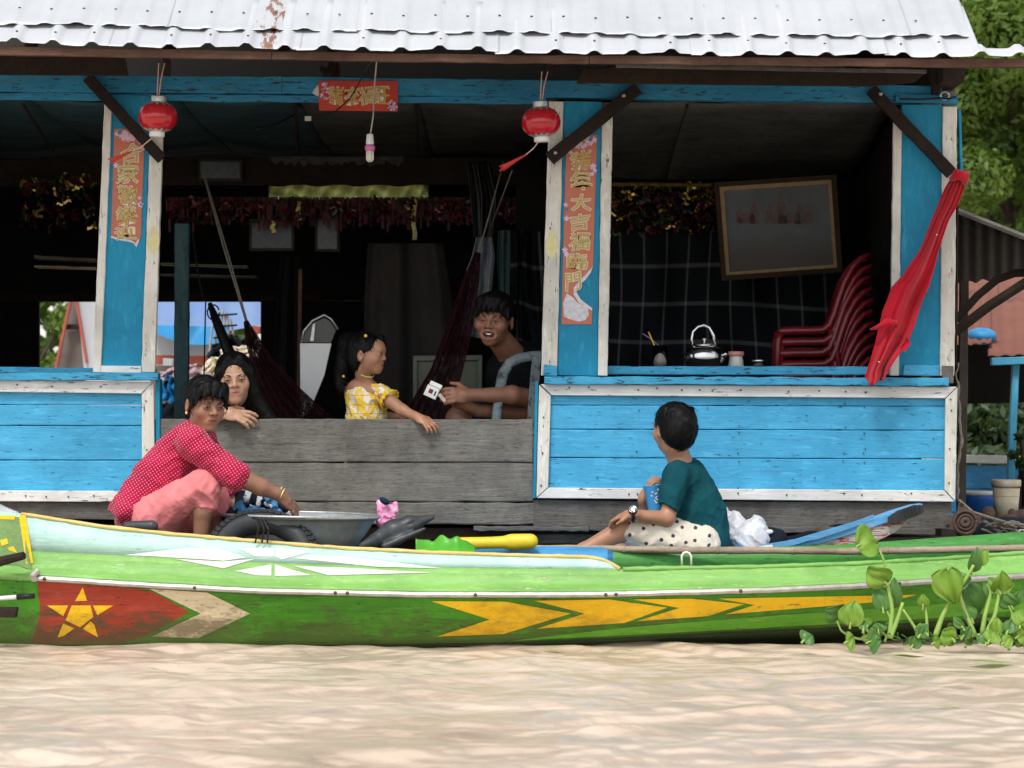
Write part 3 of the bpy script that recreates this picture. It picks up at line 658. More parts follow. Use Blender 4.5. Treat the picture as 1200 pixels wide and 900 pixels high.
# roof
RF = 14.06; sl_ = math.radians(25); RD = V((0, math.cos(sl_), math.sin(sl_))); RN = V((0, -math.sin(sl_), math.cos(sl_)))
def eaveY(x): return interp(x, [(-300, 46), (0, 51.5), (300, 58.5), (600, 62.5), (900, 66), (1150, 67), (1300, 68)])
rf = empty('roof', P(500, 70, 15)); rf.parent = H0; rf.location = tuple(P(500, 70, 15)-ORG[H0.name]); ORG[rf.name] = P(500, 70, 15)
def trap(ph, wt, ws):
    ph = abs((ph+.5) % 1-.5); return float(np.clip((wt+ws-ph)/ws, 0, 1))
def roof_sheet(x0, x1, s0, s1, per, off, hgt, lift, mat, wt=.09, ws=.09, seed=0, cut=0):
    r = random.Random(seed+int(x0)); nu = int((x1-x0)/3.0); nv = 8
    ss = [s0, s0+.03, s0+.09]+[s0+.09+(s1-s0-.09)*(i/(nv-2)) for i in range(1, nv-1)]
    vs = []; nv = len(ss)-1; tl = r.uniform(-.004, .004)
    for i in range(nu+1):
        x = x0+(x1-x0)*i/nu; base = P(x, eaveY(x), RF)
        for j, s in enumerate(ss):
            hh = hgt*trap((x-off)/per, wt, ws)+lift+tl*(i/nu)+.0015*math.sin(x*.11+s*5+seed)+(.004*math.sin(x*.045+seed) if j == 0 else 0)
            e = (.010*math.sin(x*.021+seed)+r.uniform(-.0015, .0015)) if j == 0 else 0
            vs.append(base+RD*(s+e)+RN*hh)
    fs = [(i*(nv+1)+j, (i+1)*(nv+1)+j, (i+1)*(nv+1)+j+1, i*(nv+1)+j+1) for i in range(nu) for j in range(nv)]
    o = mk('roof_sheet', vs, fs, M[mat], rf, True); m = o.modifiers.new('s', 'SOLIDIFY'); m.thickness = .0018; m.offset = -1; return o
for k, (a, b_) in enumerate(((-330, -105), (-110, 128), (123, 352), (347, 585), (580, 815), (810, 1042), (1037, 1149), (1147, 1290))):
    roof_sheet(a, b_, 0, .62 if a < 1140 else .10, 45.3, 17, .018, .004+.002*(k % 2), 'roof_low', .07, .13, k)
for k, (a, b_) in enumerate(((-330, -40), (-45, 192), (188, 418), (415, 648), (643, 865), (861, 1074), (1070, 1147))):
    roof_sheet(a, b_, .205, 3.2, 38.6, 7, .008, .022+.002*(k % 2), 'roof', .08, .16, 10+k)
MB().grid(lambda u, v: P(-330+1477*u, eaveY(-330+1477*u), RF)+RD*3.18+V((0, 3.1*v, -1.45*v+.02)), 30, 4).build('back_slope', M['roof'], rf)
def gable(xp):
    a = P(xp, eaveY(xp), RF); zb = 2.46
    v = [(a[0]-.03, 14.9, zb), (a[0]-.03, 14.9, a[2]+.3), (a[0]-.03, RF+3.2*math.cos(sl_), a[2]+3.15*math.sin(sl_)-.03), (a[0]-.03, 20.1, a[2]+.0), (a[0]-.03, 20.1, zb)]
    n = len(v); v2 = [(x-.03, y, z) for x, y, z in v]
    mk('gable_wall', v+v2, [tuple(range(n)), tuple(range(n, 2*n))[::-1]]+[(i, (i+1) % n, (i+1) % n+n, i+n) for i in range(n)], M['dark_wood'], H0)
gable(1140)
# screws
sb = MB()
for x in [9+38.4*i for i in range(30)]:
    if x > 1110: break
    base = P(x, eaveY(x), RF)+RD*(.395+rnd.uniform(-.015, .015))+RN*.0325
    sb.lathe([(.006, 0), (.006, .003), (.0001, .005)], base, 8)
for x in [17+45.3*i for i in range(27)]:
    base = P(x+rnd.uniform(-1, 1), eaveY(x), RF)+RD*(.11+rnd.uniform(-.02, .02))+RN*.025
    if rnd.random() < .75: sb.lathe([(.0055, 0), (.0055, .003), (.0001, .005)], base, 8)
tag(sb.build('screw', M['iron'], rf), kind='stuff')
# fascia and timbers below the eave
for a, b_ in ((-330, 318), (319, 690), (691, 1300)):
    B('fascia_board', a, eaveY(a)+6.0, b_, eaveY(b_)+6.0, 10, RF+.03, .03, 'fascia', rf, seg=20, jit=.5, bow=-.003)
for x in (-180, 35, 197, 330, 480, 645, 815, 960, 1110):
    a = P(x, eaveY(x)+4, RF+.06); MB().tube([a, a+V((0, .95, .40))], .03, 4).build('rafter', M['dark_wood'], rf)
B('eave_plank', 722, 76.5, 1086, 83.5, 4.5, 14.35, .03, 'grey_wood_dark', rf, seg=14)
prism('eave_plank', [(684, 81), (722, 79), (1084, 86), (1072, 96), (1020, 101), (676, 97)], 14.5, .03, M['dark_wood'], rf)
prism('eave_plank', [(-60, 62), (146, 68), (150, 88), (-60, 87)], 14.6, .03, M['dark_wood'], rf)
for x in (195, 645): B('lantern_bracket', x, 66, x, 88, 8, 14.62, .04, 'dark_wood', rf, seg=3)
B('corner_timber', 1112, 76, 1113, 124, 15, 15.09, .06, 'grey_wood', H0, seg=6)
prism('corner_timber', [(1105, 70), (1132, 72), (1130, 96), (1105, 95)], 14.7, .4, M['dark_wood'], H0)

# ------------------------------------------------------------------ printed couplets, banner
def text_tris(ch, off):
    cu = bpy.data.curves.new('t', 'FONT'); cu.body = ch; cu.size = 1; cu.offset = off; cu.resolution_u = 2; cu.fill_mode = 'FRONT'
    ob = bpy.data.objects.new('t', cu); C.objects.link(ob); dg = bpy.context.evaluated_depsgraph_get(); dg.update()
    me = ob.evaluated_get(dg).to_mesh(); v = np.array([tuple(a.co) for a in me.vertices]); f = [tuple(p.vertices) for p in me.polygons]
    bpy.data.objects.remove(ob); bpy.data.curves.remove(cu); return v, f
def glyph(ch, cx, cy, wd, ht, Y, parent, lean=0, seed=0):
    for off, dY, mat, nm in ((.046, 0, 'glyph_edge', 'character_edge'), (.012, -.0007, 'glyph_gold', 'character')):
        try: v, f = text_tris(ch, off)
        except Exception as e: print('glyph', e); return
        if len(v) == 0: print('no glyph', ch); return
        v0, _ = text_tris(ch, 0.0) if off else (v, f)
        lo, hi = v0.min(0), v0.max(0); c = (lo+hi)/2
        u = (v[:, 0]-c[0])/(hi[0]-lo[0]); w_ = (v[:, 1]-c[1])/(hi[1]-lo[1])
        jx = .04*np.sin(w_*5+seed); jy = .05*np.sin(u*4+seed*2)+.08*u
        X = cx+(u+jx)*wd+w_*lean*ht; Yp = cy-(w_+jy)*ht
        pts = np.stack([(X-600)/F*Y, np.full(len(X), Y+dY), CZ-(Yp-HY)/F*Y], 1)
        mk(nm, pts, f, M[mat], parent)
def flowerbits(pts, Y, parent, mat, r=2.6, nm='blossom'):
    b = MB(); rr = random.Random(len(pts))
    for i, (x, y) in enumerate(pts):
        q = r*rr.uniform(.7, 1.2); ph = rr.uniform(0, 2)
        poly = [(x+q*(1+.3*math.cos(5*a+ph))*math.cos(a), y+q*(1+.3*math.cos(5*a+ph))*math.sin(a)) for a in np.linspace(0, 6.28, 21)[:-1]]
        n = len(poly); b.add([P(px, py, Y-.0001*i) for px, py in poly], [tuple(range(n))])
    b.build(nm, M[mat], parent)
ln = lambda y: interp(y, [(112, 0), (436, -13.5)])
c1 = thing('paper_couplet', 'torn red paper couplet with gold characters on the left blue post', 'poster', P(151, 288, 14.99))
lp = [(134, 151), (170, 151), (168, 200), (166, 250), (165.5, 274), (163.5, 281), (160, 290), (156.5, 285), (149, 283), (137, 281), (130, 278.5), (132, 220)]
prism('paper', lp, 14.9955, .0015, M['paper_faded'], c1, 0)

b = MB(); b.add([P(x, y, 14.9948) for x, y in [(130, 278.5), (137, 281), (149, 283), (156.5, 285), (160, 290), (163.5, 281), (162, 279.5), (159, 285), (154, 281.5), (146, 280), (137, 278.5), (130, 276.5)]], [tuple(range(12))]); b.build('torn_edge', M['paper_white'], c1)
for i, (ch, x, y, a_, c_) in enumerate((('合', 154, 180, 24, 22), ('家', 150, 204, 24, 22), ('歡', 150, 228, 23, 21), ('樂', 148.5, 252, 23, 21), ('迎', 147, 273, 23, 15))):
    glyph(ch, x, y, a_, c_, 14.994, c1, 0, i)
flowerbits([(138, 156), (142, 158), (146, 155), (149, 157), (152, 161), (145, 162), (157, 158), (155, 162), (150, 164), (137, 157), (160, 160), (148, 160), (158, 155)], 14.9940, c1, 'flower', 3.2)
flowerbits([(165, 166), (167, 173), (136, 194), (163.5, 232), (164.5, 240)], 14.9940, c1, 'flower', 2.6)
flowerbits([(140, 155.5), (165, 240)], 14.9925, c1, 'blue_z', 2.0)
c2 = thing('paper_couplet', 'long red paper couplet peeling away at its lower right on the middle post', 'poster', P(677, 380, 14.99))
rp = [(664, 158), (699.5, 158), (698.5, 200), (697, 240), (696, 280), (695, 312), (692, 320), (686, 328), (679, 334), (675.5, 342), (680, 350), (687, 356), (694, 361), (693.5, 380), (658, 380), (660, 300), (662, 220)]
prism('paper', rp, 14.9955, .0015, M['paper_faded'], c2, 0)
b = MB(); b.add([P(x, y, 14.9948) for x, y in [(664, 344), (671, 348), (676, 354), (683, 358), (689, 362), (690, 369), (686, 375), (678, 377), (668, 374), (661, 371), (660, 356)]], [tuple(range(11))]); b.build('torn_backing', M['paper_white'], c2)
b = MB(); b.add([P(x, y, 14.9946) for x, y in [(695, 312), (692, 320), (686, 328), (679, 334), (675.5, 342), (680, 350), (687, 356), (694, 361), (694, 364), (686, 360), (678, 354), (672, 345), (672.5, 337), (680, 328), (688, 320)]], [tuple(range(15))]); b.build('torn_edge', M['paper_white'], c2)
for i, (ch, x, y, a_, c_) in enumerate((('猪', 681, 188, 24, 21), ('年', 681.5, 212, 23, 22), ('大', 681, 237, 22, 19), ('吉', 679, 260, 22, 18), ('福', 679, 283, 23, 20), ('臨', 676.5, 306, 22, 18), ('門', 672, 330, 17, 20))):
    glyph(ch, x, y, a_, c_, 14.994, c2, 0, i+3)
flowerbits([(684, 163), (688, 166), (680, 168), (692, 168), (686, 170), (677, 171), (690, 163), (696, 164), (683, 172), (675, 168), (668, 178), (695, 195), (697, 200), (694, 204), (663, 240), (664, 256), (662, 293), (664, 298)], 14.9940, c2, 'flower', 3.0)
flowerbits([(692, 163.5), (664, 245)], 14.992, c2, 'blue_z', 2.0)
bn = thing('paper_banner', 'short red banner with four gold characters pinned across the top beam', 'poster', P(420, 130, 14.97))
prism('paper', [(373.5, 94.5), (466, 95), (466, 130.5), (374, 129.5)], 14.977, .002, M['paper_red'], bn, 0)
for i, (ch, x) in enumerate((('猪', 394), ('來', 412.5), ('福', 430), ('旺', 448))): glyph(ch, x, 112, 17, 20, 14.9755, bn, -.05, i+11)
flowerbits([(376+rr.random()*8, 97+rr.random()*19) for _ in range(26)]+[(455+rr.random()*10, 122+rr.random()*7) for _ in range(20)], 14.9745, bn, 'flower_purple', 1.3)
flowerbits([(x, y) for x, y in ((379, 99), (384, 104), (459, 118), (377, 111), (462, 121), (457, 120))], 14.9715, bn, 'flower', 1.8)
b = MB(); b.add([P(x, y, 14.982) for x, y in ((373, 99), (368, 105), (366, 109), (370, 112), (374, 113))], [tuple(range(5))]); b.build('torn_edge', M['paper_white'], bn)

# ------------------------------------------------------------------ near long boat
def hs_(x): return interp(x, [(-80, 592), (0, 599), (25, 602), (120, 617), (200, 625.5), (300, 634), (400, 642), (500, 647), (600, 650.5), (690, 652.5), (712, 657), (726, 667), (800, 665.5), (900, 664), (1000, 660.5), (1100, 655), (1200, 648), (1400, 622)])
def ha_(x): return interp(x, [(-80, 640), (40, 646), (175, 652.5), (330, 660), (450, 663.5), (520, 665.5), (720, 667.2), (800, 666), (900, 664.6), (1000, 661), (1100, 655.6), (1200, 648.6), (1400, 622.6)])
def hr_(x): return interp(x, [(-80, 668), (40, 675), (175, 683.5), (300, 690), (500, 694.5), (700, 694.5), (900, 689), (1000, 684.5), (1200, 672.5), (1400, 650)])
def hb_(x): return interp(x, [(-80, 754), (40, 756), (300, 757), (600, 753), (700, 748.5), (800, 744), (900, 738.5), (1000, 734), (1200, 722), (1400, 700)])
KN = 13.30
def planY(x):
    return max(0, 44-x)/290*.75+max(0, (x-800)/400)**2*.30
def hullY(x, y):
    a, r_, b_ = ha_(x), hr_(x), hb_(x)
    pts = [(hs_(x)-3, KN+.125), (a, KN+.09), (a+(r_-a)*.45, KN+.075), (a+(r_-a)*.72, KN+.055), (r_-3, KN+.008), (r_, KN), (r_+6, KN+.012), (r_+(b_-r_)*.5, KN+.052), (b_, KN+.135), (b_+24, KN+.42)]
    return interp(y, pts)+planY(x)
def HP(x, y, off=0): return P(x, y, hullY(x, y)-off)
LB = thing('long_boat', 'long narrow wooden boat painted lime green with red star and yellow chevrons', 'boat', P(560, 757, 13.8))
def boatpaint(name, c, c2, chip=(.05, .06, .03), amt=.3, ga=.35, grime=(.06, .07, .03), mud=0):
    return paint(name, c, c2, chip, amt, 'x', .42, grime, ga, mud=mud)
M['lime'] = boatpaint('lime green boat paint', (.19, .42, .085), (.27, .50, .14), (.45, .52, .33), .34, .45, (.09, .24, .06))
M['deepgreen'] = boatpaint('leaf green boat paint', (.055, .26, .012), (.085, .33, .02), (.03, .05, .02), .30, .75, (.025, .05, .018), .6)
M['aqua'] = boatpaint('pale aqua boat paint', (.42, .66, .58), (.50, .72, .64), (.18, .40, .40), .25, .3, (.30, .48, .42))
M['boat_white'] = boatpaint('white boat paint', (.72, .72, .66), (.78, .78, .72), (.45, .55, .45), .22, .25, (.5, .5, .4))
M['boat_cream'] = boatpaint('cream boat paint', (.74, .62, .40), (.78, .68, .48), (.22, .12, .05), .36, .5, (.35, .22, .08), .7)
M['boat_red'] = boatpaint('brick red boat paint', (.46, .055, .025), (.38, .05, .03), (.07, .035, .02), .34, .9, (.07, .035, .025), .85)
M['boat_yellow'] = boatpaint('yellow boat paint', (.98, .56, .008), (.98, .62, .02), (.45, .22, .02), .3, .3, (.5, .34, .04), .32)
M['rail_metal'] = plain('dented aluminium rub rail', (.46, .44, .40), .42, .35, .3, 30, bmp=.3, col2=(.30, .27, .23))
M['waterline'] = boatpaint('dark algae below waterline', (.035, .06, .018), (.05, .075, .02), (.02, .02, .015), .4, .8, (.03, .03, .02))
M['boat_in_blue'] = boatpaint('blue boat inside', (.03, .28, .60), (.06, .35, .66), (.3, .4, .45), .3, .4)
M['boat_in'] = boatpaint('green boat inside', (.05, .25, .04), (.08, .33, .06), (.05, .06, .03), .35, .5)
xs = [-80, -60, -40, -20, 0, 15, 30, 40, 44]+list(range(52, 700, 12))+[705, 712, 719, 726]+list(range(738, 1400, 14))
def strip(rows, mat, name, parent=LB, off=0, t=.022, x0=-90, x1=1500):
    """hull strake between row functions, with thickness"""
    X = [x for x in xs if x0 <= x <= x1]; m = len(rows); vs = []
    for x in X:
        for f in rows: vs.append(HP(x, f(x), off))
    for x in X:
        for f in rows: vs.append(HP(x, f(x), off)+V((0, t, 0)))
    n = len(X)*m; fs = []
    for i in range(len(X)-1):
        for j in range(m-1):
            a = i*m+j; fs += [(a, a+1, a+m+1, a+m), (n+a, n+a+m, n+a+m+1, n+a+1)]
        for j in (0, m-1):
            a = i*m+j; q = (a, a+m, n+a+m, n+a); fs.append(q if j == 0 else q[::-1])
    return mk(name, vs, fs, M[mat], parent, True)
L = lambda f, g, t: (lambda x: f(x)*(1-t)+g(x)*t)
strip([hs_, L(hs_, ha_, .5), ha_], 'aqua', 'upper_strake', x1=727)
strip([ha_, L(ha_, hr_, .25), L(ha_, hr_, .45), L(ha_, hr_, .6), L(ha_, hr_, .72), L(ha_, hr_, .85), lambda x: hr_(x)-.2], 'lime', 'middle_strake')
strip([lambda x: hr_(x)+5.5]+[L(hr_, hb_, t) for t in (.12, .25, .4, .5, .6, .7, .8, .9, 1)], 'deepgreen', 'lower_strake')
strip([lambda x: hb_(x)+.2, lambda x: hb_(x)+9, lambda x: hb_(x)+22], 'waterline', 'bottom_strake', off=-.004)
strip([lambda x: hr_(x)-1.5, lambda x: hr_(x)+6.5], 'lime', 'end_ledge', off=.012, x1=46)
# rub rail in lengths, pitted and dented
for a, b_ in ((44, 291), (290.5, 561), (560.5, 731), (730.5, 1011), (1010.5, 1390)):
    bb = MB(); n_ = int((b_-a)/14); rows = []
    for i in range(n_+1):
        x = a+(b_-a)*i/n_; y = hr_(x)+rnd.uniform(-.25, .25)
        for dy, o in ((-.6, 0), (-.3, .012), (2.6, .017), (5.3, .014), (6.0, 0)): rows.append(P(x, y+dy, KN+planY(x)-o))
    bb.add(rows, [(i*5+j, i*5+j+1, (i+1)*5+j+1, (i+1)*5+j) for i in range(n_) for j in range(4)]+[(0, 1, 2, 3, 4), tuple(range(n_*5, n_*5+5))[::-1]])
    bb.build('rub_rail', M['rail_metal'], LB)
bb = MB()
for x in (52, 228, 393, 407, 557, 710, 722, 868, 1054): bb.lathe([(.008, 0), (.007, -.004), (.0001, -.006)], P(x, hr_(x)+2.7, KN+planY(x)-.016), 8, R=rot('X', -math.pi/2))
tag(bb.build('rivet', M['iron'], LB), kind='stuff')
# gunwale edge: yellow line, peeling, and its hooked end
def gw(x0, x1, mat, name, r=.009, dy=0):
    n_ = int((x1-x0)/10); pts = [P(x0+(x1-x0)*i/n_, hs_(x0+(x1-x0)*i/n_)+dy+rnd.uniform(-.2, .2), hullY(x0+(x1-x0)*i/n_, hs_(x0+(x1-x0)*i/n_))-.002) for i in range(n_+1)]
    MB().tube(pts, [r*rnd.uniform(.75, 1.15) for _ in pts], 7).build(name, M[mat], LB, True)
gw(25, 726, 'yellowpaint' if 'yellowpaint' in M else 'boat_yellow', 'gunwale_line', .008)
gw(730, 1390, 'lime', 'gunwale_line', .010)
# far side of the hull, floor boards and thwarts
FS = .98
def far_row(x, y, dy=0):
    p = P(x, y, hullY(x, y)); w_ = FS*(1-max(0, (x-700)/900)**2*.8)*(1-.25*max(0, (44-x)/124))
    xw = p[0]; return V((xw, KN+planY(x)+w_-dy, p[2]))
for (x0, x1, mat) in ((44, 724, 'boat_in_blue'), (724, 1390, 'boat_in')):
    X = [x for x in xs if x0-8 <= x <= x1+8]; vs = []
    for x in X:
        t_ = min(hs_(x), 667 if x < 730 else 2000); t_ = min(hs_(x), interp(x, [(690, 652), (800, 655), (900, 652), (1000, 649), (1400, 616)])) if x > 690 else hs_(x)+interp(x, [(44, 30), (250, 24), (540, 6), (640, 0)])
        for y, dy in ((t_, .02), (ha_(x)+8, .04), (hr_(x)+6, 0), (hb_(x), .22), (hb_(x)+22, .5)): vs.append(far_row(x, y, dy)+V((0, 0, .004)))
        for y, dy in ((t_, 0), (ha_(x)+8, .015), (hr_(x)+6, -.03), (hb_(x), .19), (hb_(x)+22, .47)): vs.append(far_row(x, y, dy)+V((0, 0, .004)))
        # vertices 0-4 inner skin, 5-9 outer skin
    n_ = len(X); fs = []
    for i in range(n_-1):
        a = i*10
        for j in range(4): fs += [(a+j, a+j+10, a+j+11, a+j+1), (a+5+j, a+6+j, a+16+j, a+15+j)]
        fs.append((a, a+5, a+15, a+10))
    mk('far_side', vs, fs, [M[mat], M['waterline']], LB, True, [0 if k_ % 9 in (0, 1, 2, 3, 8) else 1 for k_ in range(len(fs))])
dk = P(0, 0, 13.9); zd = .40
for i in range(9):
    x0 = -1.9+i*.34
    MB().box((x0+.16, 13.84, .37+rnd.uniform(-.003, .003)), (.325, .60, .02)).build('floor_board', M['grey_wood_dark'], LB, bevel=.003)
# painted shapes, conforming to the hull
def decal(name, poly, mat, off=.0022, step=9, parent=LB):
    """clip the polygon into thin vertical slices and lay each on the hull surface"""
    poly = [V(p) for p in poly]; x0 = min(p[0] for p in poly); x1 = max(p[0] for p in poly)
    cutx = sorted(set([x0, x1]+[float(p[0]) for p in poly]+list(np.arange(x0, x1, step)))); vs = []; fs = []
    for a, b_ in zip(cutx[:-1], cutx[1:]):
        if b_-a < .02: continue
        def spans(x):
            ys = []
            for i in range(len(poly)):
                p, q = poly[i], poly[(i+1) % len(poly)]
                if (p[0]-x)*(q[0]-x) < 0: ys.append((p[1]+(q[1]-p[1])*(x-p[0])/(q[0]-p[0]), i))
            return sorted(ys)
        A, Bq = spans(a+1e-4), spans(b_-1e-4)
        for k in range(0, min(len(A), len(Bq))-1, 2):
            rows = max(1, int(max(A[k+1][0]-A[k][0], Bq[k+1][0]-Bq[k][0])/5))
            n0 = len(vs)
            for j in range(rows+1):
                t = j/rows
                vs.append(HP(a, A[k][0]*(1-t)+A[k+1][0]*t, off)); vs.append(HP(b_, Bq[k][0]*(1-t)+Bq[k+1][0]*t, off))
            fs += [(n0+2*j, n0+2*j+2, n0+2*j+3, n0+2*j+1) for j in range(rows)]
    mk(name, vs, fs, M[mat], parent, True)
decal('painted_red_field', [(44, 681.5), (160, 689.5), (180, 694), (222, 717), (180, 740), (165, 747), (140, 753), (36, 754), (47, 720)], 'boat_red', .0016)
for poly in ([(97, 688), (102, 704), (88, 704.5)], [(55, 709.5), (80, 709.5), (74, 722)], [(109, 709.5), (133, 709.5), (114, 721)], [(84, 709.5), (106, 709.5), (109.5, 723), (94, 735), (77, 727)], [(74, 730.5), (87, 736.5), (75, 745), (67.5, 747)], [(106, 728), (110.5, 732), (115, 747), (97, 737)]):
    decal('painted_star_point', poly, 'boat_yellow', .0032, 5)
decal('painted_cream_chevron', [(175, 690), (243, 694.5), (293, 719), (232, 748), (177, 746), (235, 719)], 'boat_cream', .0028)
decal('painted_yellow_chevron', [(505, 704.5), (592, 705), (669, 719), (590, 743), (512, 746), (574, 726)], 'boat_yellow', .0028)
decal('painted_yellow_chevron', [(626, 704), (714, 702.5), (782, 712), (732, 730), (628, 737), (685, 719)], 'boat_yellow', .0028)
decal('painted_yellow_chevron', [(742, 702.5), (810, 701.5), (872, 708), (830, 722), (746, 728), (796, 712.5)], 'boat_yellow', .0028)
decal('painted_yellow_chevron', [(842, 701.5), (1074, 697), (1046, 704), (850, 720), (884, 709)], 'boat_yellow', .0028)
for x0, x1 in ((600, 1390),): decal('painted_lime_lower_band', [(x0, 751), (x0+60, 748), (760, 743), (900, 735.5), (1100, 724), (1390, 697), (1390, 680), (1100, 708), (900, 722), (760, 733), (690, 740)], 'lime_low' if 'lime_low' in M else 'lime', .0014, 14)
wd = [[(145, 650.5), (210, 643), (255, 642.5), (289, 653), (262, 657), (176, 651.5)], [(150, 652), (255, 658), (262, 665), (160, 655.5)], [(278, 642.5), (320, 642), (322, 652), (300, 652)], [(324, 641.8), (363, 647), (330, 655.5), (323, 652)],
      [(275, 669), (318, 661.5), (318, 674.5), (300, 674)], [(322, 661.5), (365, 674), (322, 675)], [(345, 654), (366, 650), (400, 652), (470, 660), (520, 666), (440, 664)], [(343, 663), (400, 665), (505, 671), (385, 674)], [(205, 655), (262, 658), (298, 655), (262, 666)]]
for q in wd[:1]+wd[2:]: decal('painted_white_zigzag', q, 'boat_white', .0028)
# turned left end of the boat with the rudder post and handle
decal('painted_end_panel', [(-80, 600), (24, 606), (38, 668), (20, 662), (-80, 656)], 'end_green' if 'end_green' in M else 'boat_in', .004)
for q in ([(22, 604), (30, 603), (39, 660), (31, 661)], [(-30, 603), (18, 604), (17, 609), (-30, 607)], [(0, 633), (8, 631), (10, 637), (2, 640)], [(9, 642), (16, 640), (20, 648), (11, 645)]): decal('painted_yellow_mark', q, 'boat_yellow', .0065, 5)
MB().tube([P(41, 680, 13.29), P(39, 674, 13.28), P(45, 668, 13.285)], .014, 7).build('bolt_plate', M['rail_metal'], LB)
b = MB(); b.tube([P(-60, 672, 13.5), P(0, 658, 13.32), P(28, 651, 13.27)], [.022, .020, .016], 8); b.build('tiller_arm', M['dark_wood'], LB)
b = MB(); b.tube([P(-60, 706, 13.45), P(21, 699.5, 13.28)], .009, 8); b.build('white_handle', M['white_plastic'], LB, True)
b = MB(); b.tube([P(20, 699.5, 13.275), P(40, 698.5, 13.262)], [.012, .011], 10); b.build('black_grip', M['black'], LB, True)
prism('rudder_block', [(-60, 712), (20, 712), (18, 724), (-60, 722)], 13.30, .05, M['dark_wood'], LB)
b = MB(); b.tube([P(799, 662, 13.40), P(799, 651, 13.39), P(801, 648, 13.39), P(804.5, 647, 13.39), P(808, 648.4, 13.39), P(810, 652, 13.39), P(810, 662, 13.40)], .0045, 8)
b.build('white_hook', M['white_plastic'], LB, True)
bb = MB()   # dark drips of grime where the rail leaks

# pole lying along the far gunwale
pts = [P(x, interp(x, [(555, 643), (700, 642.6), (790, 645), (880, 644.8), (1000, 646), (1120, 644), (1400, 639)])+rnd.uniform(-.25, .25), 14.28-.55*max(0, (x-700)/700)) for x in range(555, 1400, 22)]
b = MB(); b.tube(pts, [.0155*rnd.uniform(.92, 1.06) for _ in pts], 9); pole = b.build('bamboo_pole', M['bamboo'], None, True)
tag(pole, 'long bare bamboo pole lying along the green boat under the boy', 'pole')
for i in (3, 8, 13, 17, 22, 27, 32):
    if i < len(pts): MB().tube([pts[i]-V((.006, 0, 0)), pts[i]+V((.006, 0, 0))], .0175, 10).build('joint', M['bamboo'], pole, True)

# second, blue boat behind
SB = thing('small_boat', 'smaller blue boat behind with rising prow ending in a black rubber pad', 'boat', P(820, 700, 14.7))
def loftbox(name, secs, mat):
    """secs: (x, ytop, ybot, Ynear, Yfar)"""
    vs = []; 
    for x, yt, yb, Y0, Y1 in secs: vs += [P(x, yt, Y0), P(x, yb, Y0), P(x*1.0, yb, Y0)+V((0, Y1-Y0, 0)), P(x, yt, Y0)+V((0, Y1-Y0, 0))]
    fs = [(i*4+k, i*4+(k+1) % 4, i*4+4+(k+1) % 4, i*4+4+k) for i in range(len(secs)-1) for k in range(4)]+[(0, 3, 2, 1), tuple(range(len(vs)-4, len(vs)))]
    return mk(name, vs, fs, M[mat], SB)
M['sb_blue'] = paint('sky blue small boat paint', (.10, .36, .68), (.16, .44, .74), (.45, .45, .42), .35, 'x', .4, ga=.3)
M['sb_white'] = paint('white and rust small boat paint', (.55, .55, .50), (.45, .45, .42), (.40, .07, .04), .85, 'x', .5, ga=.4)
loftbox('hull', [(520, 656, 745, 14.44, 14.92), (700, 655, 745, 14.42, 14.94), (880, 646, 745, 14.44, 14.92)], 'sb_blue')
loftbox('hull', [(880.4, 646, 744, 14.45, 14.91), (930, 640, 720, 14.5, 14.86), (985, 628, 690, 14.55, 14.80)], 'sb_white')
loftbox('prow', [(930, 640, 664, 14.49, 14.83), (980, 629.5, 652, 14.53, 14.80), (1030, 613, 633, 14.56, 14.77), (1048, 607.5, 624, 14.58, 14.75), (1062, 604, 613, 14.60, 14.73)], 'sb_white')
loftbox('prow_deck', [(905, 641.5, 645, 14.46, 14.88), (960, 632, 637, 14.50, 14.82), (1010, 615, 622, 14.54, 14.79), (1045, 601, 610, 14.56, 14.76), (1070, 592.5, 597, 14.59, 14.74), (1081, 590.5, 592, 14.61, 14.73)], 'sb_blue')
loftbox('rubber_pad', [(1041, 606, 612.5, 14.53, 14.57), (1052, 599, 612, 14.53, 14.58), (1072, 592, 606, 14.55, 14.60), (1080, 592, 602, 14.56, 14.62), (1083, 595, 600, 14.58, 14.63)], 'blackrub')
for i in range(6):
    x = 1056+i*4.3; MB().tube([P(x, 597.5-i*1.1, 14.535), P(x+2.0, 607-i*1.3, 14.535)], .0035, 6).build('pad_rib', M['blackrub'], SB)
loftbox('gunwale', [(700, 645.5, 649, 14.40, 14.45), (880, 641, 645, 14.42, 14.47), (930, 633, 639, 14.45, 14.50), (1000, 612, 617, 14.52, 14.55), (1024, 603.5, 607, 14.55, 14.58)], 'sb_blue')
b = MB(); b.tube([P(540, 650, 14.40), P(760, 651, 14.38), (P(905, 641, 14.44))], .012, 6); b.build('inner_stringer', M['boat_white'], SB)

# ------------------------------------------------------------------ things in and around the boats
ba = thing('metal_basin', 'wide shallow aluminium wash basin with rolled rim in front of the woman in red', 'basin', P(350, 642, 14.0))
cx = P(350, 604, 14.0); 
prof = [(.20, cx[2]-.13), (.235, cx[2]-.125), (.275, cx[2]-.07), (.318, cx[2]-.005), (.333, cx[2]+.003), (.338, cx[2]-.001), (.333, cx[2]-.006), (.323, cx[2]-.012)]
prof2 = [(.0001, cx[2]-.118), (.20, cx[2]-.118), (.228, cx[2]-.115), (.268, cx[2]-.066), (.316, cx[2]+.001)]
MB().lathe([(.0001, cx[2]-.128)]+prof+[(.31, cx[2]-.012), (.262, cx[2]-.075), (.22, cx[2]-.118), (.0001, cx[2]-.12)], (cx[0], cx[1], 0), 48, R=rot('Y', .018)).build('bowl', M['alu'], ba, True)
rp_ = [V((cx[0]+.336*math.cos(a), cx[1]+.336*math.sin(a), cx[2]-.018*.336*math.cos(a)+.0035)) for a in np.linspace(0, 6.2832, 49)]
